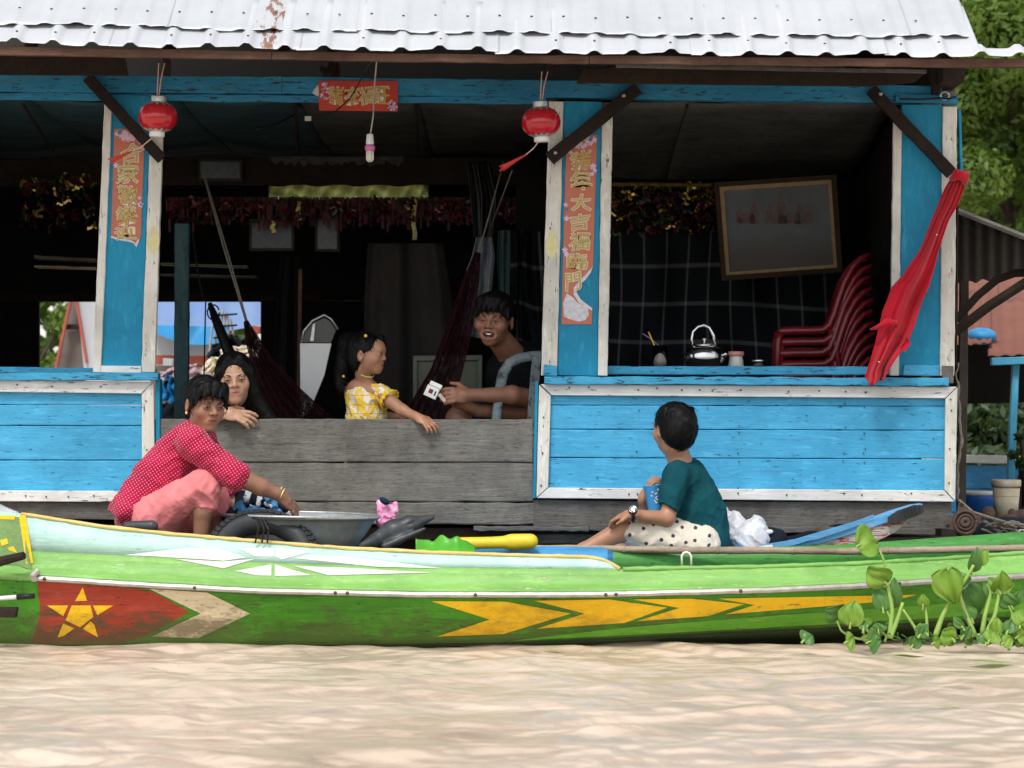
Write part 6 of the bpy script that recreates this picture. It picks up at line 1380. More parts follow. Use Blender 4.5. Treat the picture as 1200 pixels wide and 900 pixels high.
shirt = [cap_(P(158, 594, 13.9), P(186, 560, 13.9), .102, .102, .04), cap_(P(186, 560, 13.9), P(210, 528, 13.9), .102, .094, .04), ell_(P(149, 600, 13.9), (.075, .17, .065), rot('Y', -.9), .04), cap_(P(220, 514, 13.86), P(226, 512, 14.0), .066, .062, .04),
    cap_(P(224, 519, 13.77), P(264, 550, 13.74), .066, .056, .03), cap_(P(262, 549, 13.74), P(281, 561, 13.735), .055, .056, .015, 1, True),
    cap_(P(236, 516, 14.04), P(262, 572, 14.05), .062, .054, .03), cap_(P(262, 572, 14.05), P(270, 583, 14.04), .054, .052, .015, 1, True), cap_(P(231, 504, 13.92), P(231, 500, 13.92), .058, .056, .02)]
M['dotted'] = cloth('crimson blouse with white dots', (.44, .006, .050), (.34, .004, .038), dots=((.66, .30, .38), 84, .15))
M['dotted_edge'] = cloth('white piping', (.75, .62, .62))
n0 = len(hd.prims())
shirt += infl([bp[n0+1], bp[n0+2], part_cap(bp[n0+3], 1), part_cap(bp[n0+4], .02), part_cap(bp[n0+5+1], .8)])+[cap_(P(262, 549, 13.74), P(277, 558, 13.735), .058, .057, .01)]
sdf_obj('blouse', shirt, M['dotted'], W, .0045, cloth_disp(3, .0042, 26), cuts=[(P(140, 608, 13.9), V((-.62, 0, -.80)))])
c0 = P(281, 561, 13.735); dvec = (P(281, 561, 13.735)-P(262, 549, 13.74)); dvec /= np.linalg.norm(dvec); aa_ = np.cross(dvec, V((0, 1, 0))); aa_ /= np.linalg.norm(aa_); bb_ = np.cross(dvec, aa_)
MB().tube([c0+dvec*.001+.055*(aa_*math.cos(q)+bb_*math.sin(q)) for q in np.linspace(0, 6.2832, 25)], .004, 6).build('sleeve_piping', M['dotted_edge'], W, True)
MB().tube([c0-dvec*.014+.0565*(aa_*math.cos(q)+bb_*math.sin(q)) for q in np.linspace(0, 6.2832, 25)], .0022, 6).build('sleeve_piping', M['dotted_edge'], W, True)
M['pink_cloth'] = cloth('salmon pink trousers', (.74, .235, .24), (.64, .18, .19))
tr = [cap_(P(166, 606, 13.9), P(180, 612, 13.9), .118, .118, .04), cap_(P(178, 608, 13.80), P(236, 568, 13.76), .086, .066, .04), ell_(P(240, 566, 13.76), (.058, .060, .058), k=.03), cap_(P(242, 567, 13.76), P(240, 590, 13.765), .056, .052, .02), cap_(P(239, 584, 13.765), P(239, 597, 13.765), .056, .056, .006, 1, True),
      cap_(P(188, 616, 14.0), P(252, 588, 14.02), .080, .058, .03), cap_(P(256, 581, 14.02), P(257, 604, 14.02), .058, .055, .02, 1, True)]
tr += infl([bp[n0+8], bp[n0+11]], .012)
sdf_obj('trousers', tr, M['pink_cloth'], W, .0045, cloth_disp(11, .006, 24))
hr = [hd.E((0, .024, .040), (.084, .098, .088)), hd.E((0, .06, -.02), (.070, .055, .07), .03), hd.E((0, -.125, -.035), (.078, .072, .072), .01, -1), hd.E((.092, -.010, -.018), (.030, .03, .036), .008, -1), hd.E((-.092, -.010, -.018), (.030, .03, .036), .008, -1)]
hr += locks(hd, [((-.03, -.075, .085), (-.055, -.098, .047), .026, .006), ((0, -.080, .090), (-.022, -.110, .044), .026, .005), ((.03, -.078, .085), (.012, -.108, .047), .024, .006), ((.05, -.06, .08), (.052, -.092, .028), .024, .005), ((.035, -.075, .08), (.036, -.105, .047), .018, .004), ((-.05, -.06, .075), (-.074, -.062, .015), .022, .006), ((.06, -.04, .06), (.074, -.060, -.005), .02, .005), ((-.066, -.02, .03), (-.078, -.030, -.008), .016, .005)])
hairm_obj(hr, W, 2)
br = [wr_n+V((.004, 0, .003))+.029*(V((.45, 0, .9))*math.cos(q)+V((0, 1, 0))*math.sin(q)) for q in np.linspace(0, 6.2832, 21)]
MB().tube([p-V((.012, 0, -.006)) for p in br], .0035, 6).build('bracelet', M['gold_bright'], W, True); MB().tube(br, .0026, 6).build('bracelet', M['gold_bright'], W, True)
MB().ell(hd.w(-.080, .006, -.036), (.006, .006, .007), 8, 6).build('earring', M['gold_bright'], W, True)

# --- woman in black behind the porch wall
K = person('long haired woman in black leaning on the grey porch wall', P(290, 590, 15.25))
hd = Head(275, 444.5, 15.02, yaw=4, pitch=4, roll=-4, sc=1.0)
hw_ = P(262, 484, 14.97)
bp = hd.prims(soft=True)+[cap_(P(282, 500, 15.22), hd.w(0, .02, -.07), .062, .052, .03), cap_(P(262, 506, 15.25), P(320, 512, 15.25), .06, .06, .04), cap_(P(290, 512, 15.3), P(292, 590, 15.35), .12, .14, .05),
    cap_(P(250, 512, 15.2), P(238, 500, 15.0), .045, .036, .02), cap_(P(238, 498, 15.0), hw_, .034, .0235, .012)]
bp += hand(hw_, P(289, 488, 14.945)-hw_, V((.1, -.75, .65)), 1, 1.0, .42, .20)
tinted('body', bp, M['skin_b'], K, .0038, None, hd.tints((.82, .48, .48)))
hd.face_parts(K, .75, .0036)
MB().tube([hw_+V((.072, -.020, -.018))+.0105*(V((0, 0, 1))*math.cos(q)+V((.3, -.9, 0))*math.sin(q)) for q in np.linspace(0, 6.28, 13)], .0022, 5).build('finger_ring', M['gold_bright'], K, True)
M['black_cloth'] = cloth('black shirt cloth', (.010, .010, .012)); M['char_cloth'] = cloth('charcoal shirt cloth', (.006, .007, .009))
n0 = len(hd.prims(soft=True))
sdf_obj('shirt', infl(bp[n0+1:n0+4])+[cap_(P(258, 510, 15.26), P(326, 514, 15.27), .078, .078, .04), cap_(P(290, 510, 15.3), P(292, 592, 15.35), .150, .16, .05), cap_(P(256, 512, 15.24), P(242, 504, 15.05), .058, .05, .02), cap_(P(326, 514, 15.27), P(336, 540, 15.2), .06, .05, .03)], M['black_cloth'], K, .007, cloth_disp(21, .005, 24))
hr = [hd.E((0, .022, .038), (.086, .100, .090)), hd.E((0, -.120, -.032), (.068, .072, .100), .008, -1), hd.E((0, .05, -.06), (.085, .06, .12), .03), hd.E((0, -.10, .040), (.044, .052, .036), .02, -1)]
hr += [hd.Cp((.066, -.030, .050), (.082, -.01, -.06), .024, .024, .012), hd.Cp((-.066, -.030, .050), (-.078, -.015, -.05), .022, .020, .012), hd.Cp((.03, -.045, .098), (.074, -.036, .030), .018, .016, .01), hd.Cp((-.02, -.045, .099), (-.072, -.036, .035), .018, .016, .01),
       cap_(hd.w(.080, .0, -.06), P(313, 492, 15.06), .030, .034, .02), cap_(hd.w(.07, .03, -.05), P(303, 500, 15.1), .04, .045, .03), cap_(hd.w(-.078, .02, -.04), P(250, 500, 15.14), .03, .035, .02), cap_(P(308, 478, 15.05), P(322, 496, 15.05), .022, .026, .02)]
hairm_obj(hr, K, 5)

# --- little girl in a yellow smocked top, seen from behind in profile
G = person('little girl in yellow and white smocked top holding the porch wall', P(432, 590, 15.2))
hd = Head(430, 416, 15.12, yaw=74, pitch=-2, roll=2, sc=.87)
ga = [P(449, 464, 15.10), P(472, 481, 15.04), P(489, 489, 14.99)]
bp = hd.prims(soft=True, child=True)+[cap_(P(428, 450, 15.17), hd.w(0, .03, -.07), .040, .034, .025), cap_(P(412, 458, 15.2), P(446, 460, 15.13), .036, .036, .03), cap_(P(429, 468, 15.19), P(428, 590, 15.24), .075, .095, .04), ell_(P(420, 452, 15.17), (.045, .035, .03), k=.02),
    cap_(ga[0], ga[1], .033, .027, .015), cap_(ga[1], ga[2], .027, .0175, .01),
    cap_(P(436, 468, 15.26), P(446, 486, 15.26), .028, .024, .015), cap_(P(446, 486, 15.26), P(466, 489, 15.24), .024, .017, .01)]
bp += hand(ga[2], P(502, 496, 14.955)-ga[2], V((.1, -.55, .8)), 1, .74, .5, .26)
bp += [ell_(P(471, 490, 15.23), (.022, .03, .010), k=.008)]
tinted('body', bp, M['skin_d'], G, .0034, None, hd.tints((.92, .66, .62)))
hd.face_parts(G, .7, .0022)
def smock():
    m, t, b = newmat('yellow and white smocked cloth'); v = coords(t)
    sp = N(t, 'ShaderNodeSeparateXYZ'); t.links.new(v, sp.inputs[0])
    ns_ = noise(t, coords(t, (1, 1, .45)), 46, 3, .6, .3); c = mixc(t, ramp(t, ns_, [(.44, 0), (.52, 1)]), (.80, .78, .70), (.84, .56, .05))
    wv = N(t, 'ShaderNodeMath', operation='MULTIPLY'); t.links.new(sp.outputs[2], wv.inputs[0]); wv.inputs[1].default_value = 24
    fr = N(t, 'ShaderNodeMath', operation='FRACT'); t.links.new(wv.outputs[0], fr.inputs[0])
    c = mixc(t, ramp(t, fr.outputs[0], [(.40, 0), (.46, .9), (.56, .9), (.62, 0)]), c, (.80, .42, .03))
    t.links.new(c, b.inputs['Base Color']); b.inputs['Roughness'].default_value = .9
    hh = N(t, 'ShaderNodeMath', operation='MULTIPLY'); t.links.new(sp.outputs[2], hh.inputs[0]); hh.inputs[1].default_value = 700
    sn = N(t, 'ShaderNodeMath', operation='SINE'); t.links.new(hh.outputs[0], sn.inputs[0]); bump(t, b, sn.outputs[0], .15, .002, bump(t, None, ns_, .8, .006)); return m
M['smock'] = smock(); M['yellow_cloth'] = cloth('yellow frill cloth', (.84, .55, .01))
tp_ = [cap_(P(430, 470, 15.19), P(429, 560, 15.22), .088, .098, .03), ell_(P(446, 458, 15.14), (.048, .055, .036), rot('Y', .35), .02), ell_(P(414, 461, 15.2), (.036, .045, .040), k=.02), cap_(P(448, 461, 15.11), P(457, 468, 15.08), .042, .043, .015, 1, True),
       ell_(P(424, 444, 15.17), (.060, .09, .034), rot('Y', .10), .012, -1)]
n0 = len(hd.prims(soft=True, child=True))
tp_ += infl([bp[n0+2]], .006)
sdf_obj('smocked_top', tp_, M['smock'], G, .004, cloth_disp(31, .003, 50))
fr0, fr1 = P(453.5, 465.5, 15.095), P(458.5, 469.8, 15.08); dv = (fr1-fr0)/np.linalg.norm(fr1-fr0); a1 = np.cross(dv, V((0, 1, 0))); a1 /= np.linalg.norm(a1); b1 = np.cross(dv, a1)
b = MB(); b.grid(lambda u, v: fr0+dv*(.022*v)+(.042+.008*v+.004*v*math.sin(u*6.2832*14))*(a1*math.cos(6.2832*u)+b1*math.sin(6.2832*u)), 84, 4); b.build('sleeve_frill', M['yellow_cloth'], G, True).modifiers.new('s', 'SOLIDIFY').thickness = .002
hr = [hd.E((0, .022, .038), (.081, .098, .086)), hd.E((0, -.128, -.040), (.090, .078, .098), .01, -1), hd.E((.084, -.012, -.012), (.024, .026, .034), .006, -1), hd.E((0, .055, -.03), (.070, .05, .06), .03),
      ell_(P(408, 402, 15.16), (.048, .05, .050), k=.02), ell_(P(402, 422, 15.17), (.034, .04, .080), rot('Y', .12), k=.03), ell_(P(398, 446, 15.18), (.024, .03, .060), k=.03)]
hr += [hd.Cp((.05, -.045, .08), (.076, -.038, .005), .014, .006, .006), hd.Cp((.03, -.065, .09), (.060, -.080, .040), .016, .008, .006)]
hairm_obj(hr, G, 9)
MB().ell(hd.w(.083, .006, -.040), (.0055, .0055, .006), 8, 6).build('earring', M['steel'], G, True)
MB().ell(P(428.5, 393.5, 15.03), (.008, .008, .008), 8, 6).build('hair_bead', M['yellow'], G, True); MB().ell(P(402.5, 441, 15.10), (.006, .006, .006), 8, 6).build('hair_bead', M['yellow'], G, True)
MB().tube([P(429+9*math.cos(q), 438+3.5*math.sin(q)+2*math.cos(q), 15.13-.035*math.sin(q)) for q in np.linspace(-.6, 3.6, 14)], .0018, 5).build('necklace', M['gold_bright'], G, True)

# --- laughing man
A_ = person('laughing man in black shirt and navy shorts offering a cigarette packet', P(600, 592, 15.5))
hd = Head(578.5, 375.5, 15.32, yaw=-12, pitch=4, roll=4, sc=1.08)
bp = hd.prims(open_mouth=True)+[cap_(P(606, 424, 15.50), hd.w(.005, .03, -.06), .066, .056, .03), cap_(P(600, 428, 15.5), P(636, 432, 15.5), .06, .06, .05), cap_(P(618, 450, 15.55), P(622, 560, 15.6), .13, .14, .05),
    cap_(P(636, 440, 15.42), P(624, 468, 15.32), .050, .044, .02), cap_(P(624, 468, 15.32), P(600, 463, 15.24), .045, .044, .015), cap_(P(600, 463, 15.24), P(551, 463, 15.16), .043, .0275, .015),
    cap_(P(590, 440, 15.6), P(632, 484, 15.42), .046, .044, .02), cap_(P(632, 486, 15.40), P(560, 481, 15.24), .042, .030, .015), cap_(P(560, 481, 15.24), P(548, 476, 15.2), .03, .028, .01),
    cap_(P(610, 500, 15.52), P(545, 488, 15.34), .075, .058, .03), ell_(P(538, 490, 15.32), (.058, .055, .055), k=.03), cap_(P(536, 494, 15.32), P(534, 590, 15.3), .05, .035, .03)]
bp += hand(P(551, 463, 15.16), P(524, 463, 15.10)-P(551, 463, 15.16), V((-.05, -.95, .25)), -1, 1.08, .62, .04, .85)
bp += hand(P(549, 476, 15.2), P(531, 469, 15.13)-P(549, 476, 15.2), V((.1, -.6, -.75)), -1, 1.0, .8, .05, .85)
tinted('body', bp, M['skin_c'], A_, .004, None, hd.tints((.75, .48, .46)))
hd.face_parts(A_, .34, .0040, teeth=True)
MB().ell(hd.w(0, -.078, -.058), V((.030, .010, .0125))*1.08, 12, 8, hd.R).build('mouth_inside', plain('mouth inside', (.05, .012, .010), .6), A_, True)
hr = [hd.E((0, .020, .044), (.085, .098, .084)), hd.E((0, -.122, -.035), (.080, .070, .080), .01, -1), hd.E((.090, -.004, -.030), (.030, .036, .046), .008, -1), hd.E((-.090, -.004, -.030), (.030, .036, .046), .008, -1), hd.E((0, .05, -.01), (.068, .05, .05), .03)]
hr += locks(hd, [((-.04, -.070, .085), (-.052, -.095, .046), .024, .006), ((-.015, -.078, .09), (-.024, -.106, .050), .024, .006), ((.01, -.08, .09), (-.004, -.108, .044), .022, .005), ((.03, -.075, .088), (.020, -.104, .052), .022, .006), ((.05, -.06, .08), (.048, -.090, .050), .022, .006), ((.062, -.03, .06), (.072, -.050, .015), .018, .006), ((-.062, -.03, .06), (-.074, -.050, .012), .018, .006)])
hairm_obj(hr, A_, 13)
n0 = len(hd.prims(True))
sdf_obj('shirt', infl(bp[n0+1:n0+4])+[cap_(P(600, 428, 15.53), P(642, 436, 15.52), .088, .082, .05), cap_(P(612, 442, 15.55), P(622, 560, 15.6), .165, .16, .05), cap_(P(640, 440, 15.44), P(630, 462, 15.36), .072, .066, .03), cap_(P(588, 438, 15.6), P(600, 452, 15.56), .07, .06, .03), ell_(P(598, 415, 15.43), (.050, .07, .036), rot('Y', .3), .012, -1)], M['char_cloth'], A_, .006, cloth_disp(41, .005, 22))
sdf_obj('shorts', infl([part_cap(bp[n0+9], .85)], .012)+[cap_(P(620, 506, 15.53), P(556, 489, 15.37), .092, .078, .03), cap_(P(558, 489, 15.37), P(547, 487, 15.345), .076, .073, .01, 1, True), cap_(P(620, 515, 15.7), P(560, 500, 15.65), .09, .075, .03), ell_(P(618, 520, 15.6), (.16, .17, .12), k=.04)], M['navy'], A_, .006, cloth_disp(44, .004, 25))
cd = thing('cigarette_packet', 'small white packet with dark mark held out by the laughing man', 'packet', P(512, 470, 15.06))
Rc = rot('Y', .42)@rot('Z', -.15); cc = P(506, 459.5, 15.10)
MB().box(cc, (.060, .018, .052), Rc).build('box', M['white_plastic'], cd, bevel=.002); MB().box(cc+Rc@V((.004, .002, .036)), (.058, .016, .020), Rc@rot('X', -.3)).build('open_lid', M['white_plastic'], cd, bevel=.0015)
MB().box(cc+Rc@V((-.004, -.0097, .002)), (.020, .001, .020), Rc).build('printed_mark', plain('dark crimson print', (.16, .01, .02), .5), cd); MB().box(cc+Rc@V((.018, -.0097, .000)), (.006, .001, .022), Rc).build('printed_mark', M['navy'], cd)
MB().box(P(518, 466, 15.05), (.045, .012, .016), rot('Y', .9)).build('folded_note', plain('folded pale paper', (.55, .42, .36), .6, 0, .5, 70), cd)

# grey plastic chair at the right end of the porch wall
gc = thing('plastic_chair', 'worn pale grey plastic chair back standing behind the porch wall', 'chair', P(606, 590, 15.2))
M['worn_plastic'] = paint('worn pale blue grey plastic', (.13, .19, .22), (.22, .26, .27), (.05, .05, .048), .6, 'n', .5, (.10, .10, .09), .9)
cpts = [(581, 500, 12), (583, 478, 12), (586, 455, 12.5), (590, 437, 13), (597, 426, 13), (608, 420, 12.5), (622, 417.5, 12), (634, 417, 12)]
b = MB(); vs = []
for i, (x, y, w_) in enumerate(cpts):
    a, e = V(cpts[max(i-1, 0)][:2]), V(cpts[min(i+1, len(cpts)-1)][:2]); d = e-a; d /= np.linalg.norm(d); n_ = V((-d[1], d[0]))*w_/2
    Yc = 15.18+.0008*(500-y)
    for sgn, dy in ((-1, .006), (-.7, -.008), (.7, -.008), (1, .006), (.7, .02), (-.7, .02)): vs.append(P(x+n_[0]*sgn, y+n_[1]*sgn, Yc)+V((0, dy, 0)))
b.add(vs, [(i*6+k, i*6+(k+1) % 6, (i+1)*6+(k+1) % 6, (i+1)*6+k) for i in range(len(cpts)-1) for k in range(6)]); b.build('back_frame', M['worn_plastic'], gc, True)
B('back_post', 629, 418, 622, 505, 11, 15.20, .02, 'worn_plastic', gc, seg=10); B('back_slat', 602, 427, 600, 470, 1, 15.25, .01, 'worn_plastic', gc, seg=4) if False else None
MB().box(P(606, 545, 15.30), (.42, .36, .03)).build('seat', M['worn_plastic'], gc, bevel=.01)
for x, yy in ((581, 15.18), (628, 15.2), (584, 15.48), (626, 15.48)): MB().tube([P(x, 500, yy), P(x, 545, yy), P(x+(-2 if x < 600 else 2), 594, yy)], [.018, .018, .014], 7).build('leg', M['worn_plastic'], gc, True)

# --- boy with his back to us
Y_ = person('boy in dark teal shirt sitting with his back turned holding a blue cup', P(800, 660, 14.6))
hd = Head(788.5, 503.5, 14.58, yaw=-150, pitch=2, roll=2, sc=1.0)
bp = hd.prims(soft=True, child=True)+[cap_(P(799, 547, 14.62), hd.w(0, .018, -.072), .056, .050, .035), cap_(P(795, 554, 14.50), P(808, 552, 14.76), .045, .045, .04), cap_(P(806, 570, 14.62), P(824, 630, 14.62), .08, .095, .04),
    cap_(P(793, 560, 14.48), P(782, 607, 14.42), .040, .034, .02), cap_(P(781, 608, 14.42), P(741, 603, 14.36), .035, .0225, .015),
    cap_(P(800, 560, 14.78), P(757, 606, 14.78), .036, .030, .02), cap_(P(757, 604, 14.76), P(754, 583, 14.66), .030, .020, .012),
    cap_(P(820, 636, 14.52), P(738, 622, 14.46), .070, .052, .03), ell_(P(731, 619, 14.46), (.052, .05, .052), k=.03), cap_(P(729, 622, 14.46), P(683, 645, 14.44), .047, .030, .02), cap_(P(683, 645, 14.44), P(668, 655, 14.44), .03, .022, .02),
    cap_(P(825, 640, 14.74), P(748, 632, 14.76), .070, .050, .03), cap_(P(748, 632, 14.76), P(700, 652, 14.72), .045, .03, .02)]
bp += hand(P(741, 603, 14.36), V((-.8, .45, -.12)), V((0, -.4, .9)), 1, .82, .6, .1)
bp += hand(P(754, 583, 14.66), V((.35, -.05, .8)), V((-.85, -.3, .3)), 1, .80, .7, .1)
tinted('body', bp, M['skin_d'], Y_, .0038, None, hd.tints((.9, .55, .5)))
hd.face_parts(Y_, .7, .0026)
hr = [hd.E((0, .022, .036), (.086, .102, .088)), hd.E((0, .055, -.03), (.070, .050, .058), .03), hd.E((0, -.128, -.045), (.085, .080, .090), .01, -1), hd.E((.092, -.004, -.020), (.026, .028, .040), .006, -1), hd.E((-.092, -.004, -.020), (.026, .028, .040), .006, -1)]
hr += [hd.E((0, .050, .0), (.080, .066, .070), .03)]
for i in range(16):
    a = rnd.uniform(-2.2, 2.2); z = rnd.uniform(.0, .09); r_ = math.sqrt(max(.02, 1-((z-.036)/.092)**2)); p0 = (.080*r_*math.sin(a), .022+.096*r_*math.cos(a), z)
    hr.append(hd.Cp(p0, (p0[0]*1.02, .022+(p0[1]-.022)*1.02, p0[2]-.040), .013, .006, .008))
hairm_obj(hr, Y_, 17)
M['teal_shirt'] = cloth('dark teal shirt', (.006, .072, .090), (.004, .055, .070), fold=6)
n0 = len(hd.prims(soft=True, child=True))
sdf_obj('shirt', infl([bp[n0+1], bp[n0+2], part_cap(bp[n0+3], .5), part_cap(bp[n0+5], .5)])+[cap_(P(798, 563, 14.56), P(806, 562, 14.70), .082, .078, .04), cap_(P(808, 570, 14.62), P(822, 622, 14.62), .108, .118, .04), cap_(P(820, 600, 14.62), P(830, 626, 14.63), .112, .100, .04), ell_(P(832, 634, 14.62), (.085, .13, .06), k=.03),
    cap_(P(794, 560, 14.50), P(784, 584, 14.44), .056, .055, .03), cap_(P(785, 580, 14.45), P(780.5, 597, 14.43), .056, .058, .01, 1, True), cap_(P(802, 562, 14.76), P(790, 580, 14.78), .055, .052, .03), cap_(P(803, 549, 14.62), P(801, 545, 14.62), .055, .052, .02)],
    M['teal_shirt'], Y_, .0045, cloth_disp(51, .0055, 19), cuts=[(P(800, 641, 14.6), V((0, 0, -1)))])
def printed():
    m, t, b = newmat('cream shorts with small dark print'); sp = N(t, 'ShaderNodeSeparateXYZ'); t.links.new(coords(t, (1, 1, 1), .3), sp.inputs[0]); cb = N(t, 'ShaderNodeCombineXYZ'); t.links.new(sp.outputs[0], cb.inputs[0]); t.links.new(sp.outputs[2], cb.inputs[1])
    vo = N(t, 'ShaderNodeTexVoronoi', i_Scale=19, i_Randomness=.45, voronoi_dimensions='2D'); t.links.new(cb.outputs[0], vo.inputs['Vector'])
    nn = noise(t, coords(t), 90, 3); ad = N(t, 'ShaderNodeMath', operation='MULTIPLY_ADD'); t.links.new(nn, ad.inputs[0]); ad.inputs[1].default_value = .22; t.links.new(vo.outputs['Distance'], ad.inputs[2])
    c = mixc(t, ramp(t, ad.outputs[0], [(.255, 1), (.275, 0)]), (.70, .62, .52), (.05, .04, .055)); t.links.new(c, b.inputs['Base Color']); b.inputs['Roughness'].default_value = .9
    bump(t, b, noise(t, coords(t), 16, 3, .5, 1), .5, .012); return m
M['print_shorts'] = printed()
sdf_obj('shorts', infl([part_cap(bp[n0+7], .93), part_cap(bp[n0+11], .8)], .012)+[cap_(P(818, 638, 14.53), P(745, 623, 14.47), .088, .070, .03), cap_(P(748, 623, 14.47), P(729, 618, 14.455), .070, .073, .01, 1, True), cap_(P(822, 642, 14.74), P(752, 634, 14.75), .085, .068, .03), ell_(P(812, 640, 14.62), (.13, .15, .085), k=.04)], M['print_shorts'], Y_, .0045, cloth_disp(55, .0055, 24))
wt = thing('wrist_watch', 'chunky black and silver watch on the wrist of the boy', 'watch', P(738, 612, 14.34))
wd_ = V((-.99, .1, .1)); cw = P(742, 603, 14.362); a1 = V((0, 0, 1)); b1 = V((0, 1, 0))
MB().tube([cw+.0275*(a1*math.cos(q)+b1*math.sin(q)) for q in np.linspace(0, 6.2832, 25)], .0085, 8).build('strap', M['black'], wt, True)
Rw = rot('X', math.radians(55)); MB().lathe([(.0001, .010), (.014, .010), (.019, .007), (.020, 0), (.017, -.004)], cw+V((-.002, -.022, .018)), 20, Rw).build('case', M['black'], wt, True)
MB().lathe([(.0155, .0105), (.0165, .0125), (.0175, .0105)], cw+V((-.002, -.022, .018)), 20, Rw).build('bezel', M['steel'], wt, True)
MB().lathe([(.0001, .0112), (.010, .0111)], cw+V((-.002, -.022, .018)), 16, Rw).build('dial', M['silver'], wt)
cpn = thing('plastic_cup', 'pale blue plastic cup with white print held by the boy', 'cup', P(767, 600, 14.6))
M['cup_blue'] = plain('sky blue cup plastic', (.07, .36, .72), .35, 0, .12, 20); Rcu = rot('Y', -.10); c_ = P(768, 601, 14.60)
MB().lathe([(.0001, 0), (.027, 0), (.029, .004), (.042, .120), (.0435, .122), (.0405, .122), (.028, .006), (.0001, .006)], c_, 28, Rcu).build('cup_body', M['cup_blue'], cpn, True)
for i in range(8):
    a = -1.55+rnd.uniform(-.5, .5); z = .045+i*.008; rr_ = .0295+.0135*z/.12+.0008
    MB().box(c_+Rcu@V((rr_*math.cos(a), rr_*math.sin(a), z)), (.007+rnd.random()*.006, .0012, .004), Rcu@rot('Z', a+1.57)@rot('Y', rnd.uniform(-1, 1))).build('printed_fleck', M['white_plastic'], cpn)

# ------------------------------------------------------------------ water hyacinths at the right
M['hy_leaf'] = leafm('bright hyacinth leaf', (.16, .34, .025), (.30, .46, .06), .35, 16, .5); M['hy_leaf2'] = leafm('darker hyacinth leaf', (.07, .20, .035), (.13, .28, .06), .3, 14, .4); M['hy_stem'] = plain('pale green stalk', (.30, .46, .10), .4, 0, .25, 30)
LR = random.Random(31)
def hleaf(cx, cy, Y, w_, h_, ang, mat, parent, cup=.35, fold=0, tw=0):
    """broad glossy leaf bent back at its tip; ang = direction of the tip in the picture, degrees clockwise from up"""
    tx, tz = LR.uniform(-.55, .35), LR.uniform(-.5, .5); R = rot('Y', math.radians(ang))@rot('X', tx)@rot('Z', tw+tz); k = Y/F; h_ = h_/max(.75, math.cos(tx)); w_ = w_*1.08/max(.8, math.cos(tz)); c_ = P(cx, cy, Y); ph = LR.uniform(0, 6)
    def f(u, v):
        s_ = 2*u-1; q = v; wd__ = max(.06, (math.sin(math.pi*min(1, q**.8*.96+.02))**.75))*(1.06-.25*q)*(1-.55*max(0, q-.8)/.2*abs(q-.8))
        x = s_*w_*.5*wd__*1.12+.05*w_*math.sin(q*5+ph); z = (q-.5)*h_-.06*h_*abs(s_)*(q < .3); y = -cup*w_*.28*(abs(s_)**1.6)*wd__+.30*h_*(q-.45)**2*2+.03*w_*math.sin(s_*7+q*6+ph)+.009*w_*math.cos(s_*26)*(1-abs(s_))
        return c_+R@(V((x, y, z))*k)
    b = MB(); b.grid(f, 26, 16); o = b.build('leaf', M[mat], parent, True); o.modifiers.new('s', 'SOLIDIFY').thickness = .0015
    bs = c_+R@(V((0, .06*h_, -.5*h_))*k); d = R@V((0, 0, -1)); e = bs+d*.010; e = e+V((0, .003, -.006))
    MB().tube([bs-d*.012, bs, bs*.4+e*.6, e], [.003, .0045, .0050, .0055], 7).build('petiole', M['hy_stem'], parent, True); return o
def stalk(pts, parent, r0=.010, r1=.006, Y0=13.15):
    P_ = [P(x, y, Y) for x, y, Y in pts]; n_ = len(P_); q = []
    for i in range(n_-1):
        for j in range(4): q.append(P_[i]+(P_[i+1]-P_[i])*j/4)
    q.append(P_[-1]); q = [q[0]]+[(q[i-1]+2*q[i]+q[i+1])/4 for i in range(1, len(q)-1)]+[q[-1]]
    MB().tube(q, [.78*(r0+(r1-r0)*i/(len(q)-1)) for i in range(len(q))], 8).build('stalk', M['hy_stem'], parent, True)
YH = 13.05
def plant(label, x): return thing('water_hyacinth', label, 'water plant', P(x, 758, YH), 'water hyacinths floating by the boat')
h1 = plant('leftmost upright water hyacinth, its topmost leaf rising over the pole', 1040)
stalk([(1042, 748, YH), (1046, 715, YH), (1041, 690, YH), (1037, 660, YH), (1031, 645, YH)], h1, .013, .005); stalk([(1043, 748, YH), (1052, 725, YH), (1058, 706, YH)], h1, .014, .008); stalk([(1041, 745, YH), (1044, 725, YH), (1037, 712, YH)], h1, .008, .004)
hleaf(1019, 636, YH-.02, 34, 26, 82, 'hy_leaf', h1, .3); hleaf(1028, 675, YH-.03, 27, 28, -50, 'hy_leaf', h1, .35); hleaf(1033, 701, YH, 22, 26, -8, 'hy_leaf2', h1, .3); hleaf(1048, 695, YH+.02, 17, 34, 6, 'hy_leaf2', h1, .3)
h2 = plant('low sprawling water hyacinth with two round leaves at the left end of the clump', 995)
stalk([(1020, 750, YH), (1002, 748, YH), (986, 740, YH), (981, 728, YH)], h2, .007, .004); stalk([(1025, 748, YH), (1014, 737, YH), (1005, 728, YH)], h2, .007, .004); stalk([(1010, 748, YH), (1028, 740, YH), (1034, 733, YH)], h2, .010, .006)
hleaf(999, 718, YH-.04, 27, 29, 10, 'hy_leaf', h2, .3); hleaf(977, 718, YH, 24, 18, -65, 'hy_leaf2', h2, .3); hleaf(1025, 751, YH-.1, 26, 14, 80, 'hy_leaf2', h2, .2); hleaf(997, 751, YH-.08, 22, 10, 80, 'hy_leaf', h2, .2); hleaf(947, 747, YH-.1, 18, 13, 60, 'hy_leaf2', h2, .2)
h3 = plant('water hyacinth with a big upright yellow green leaf and a tall bent stalk', 1110)
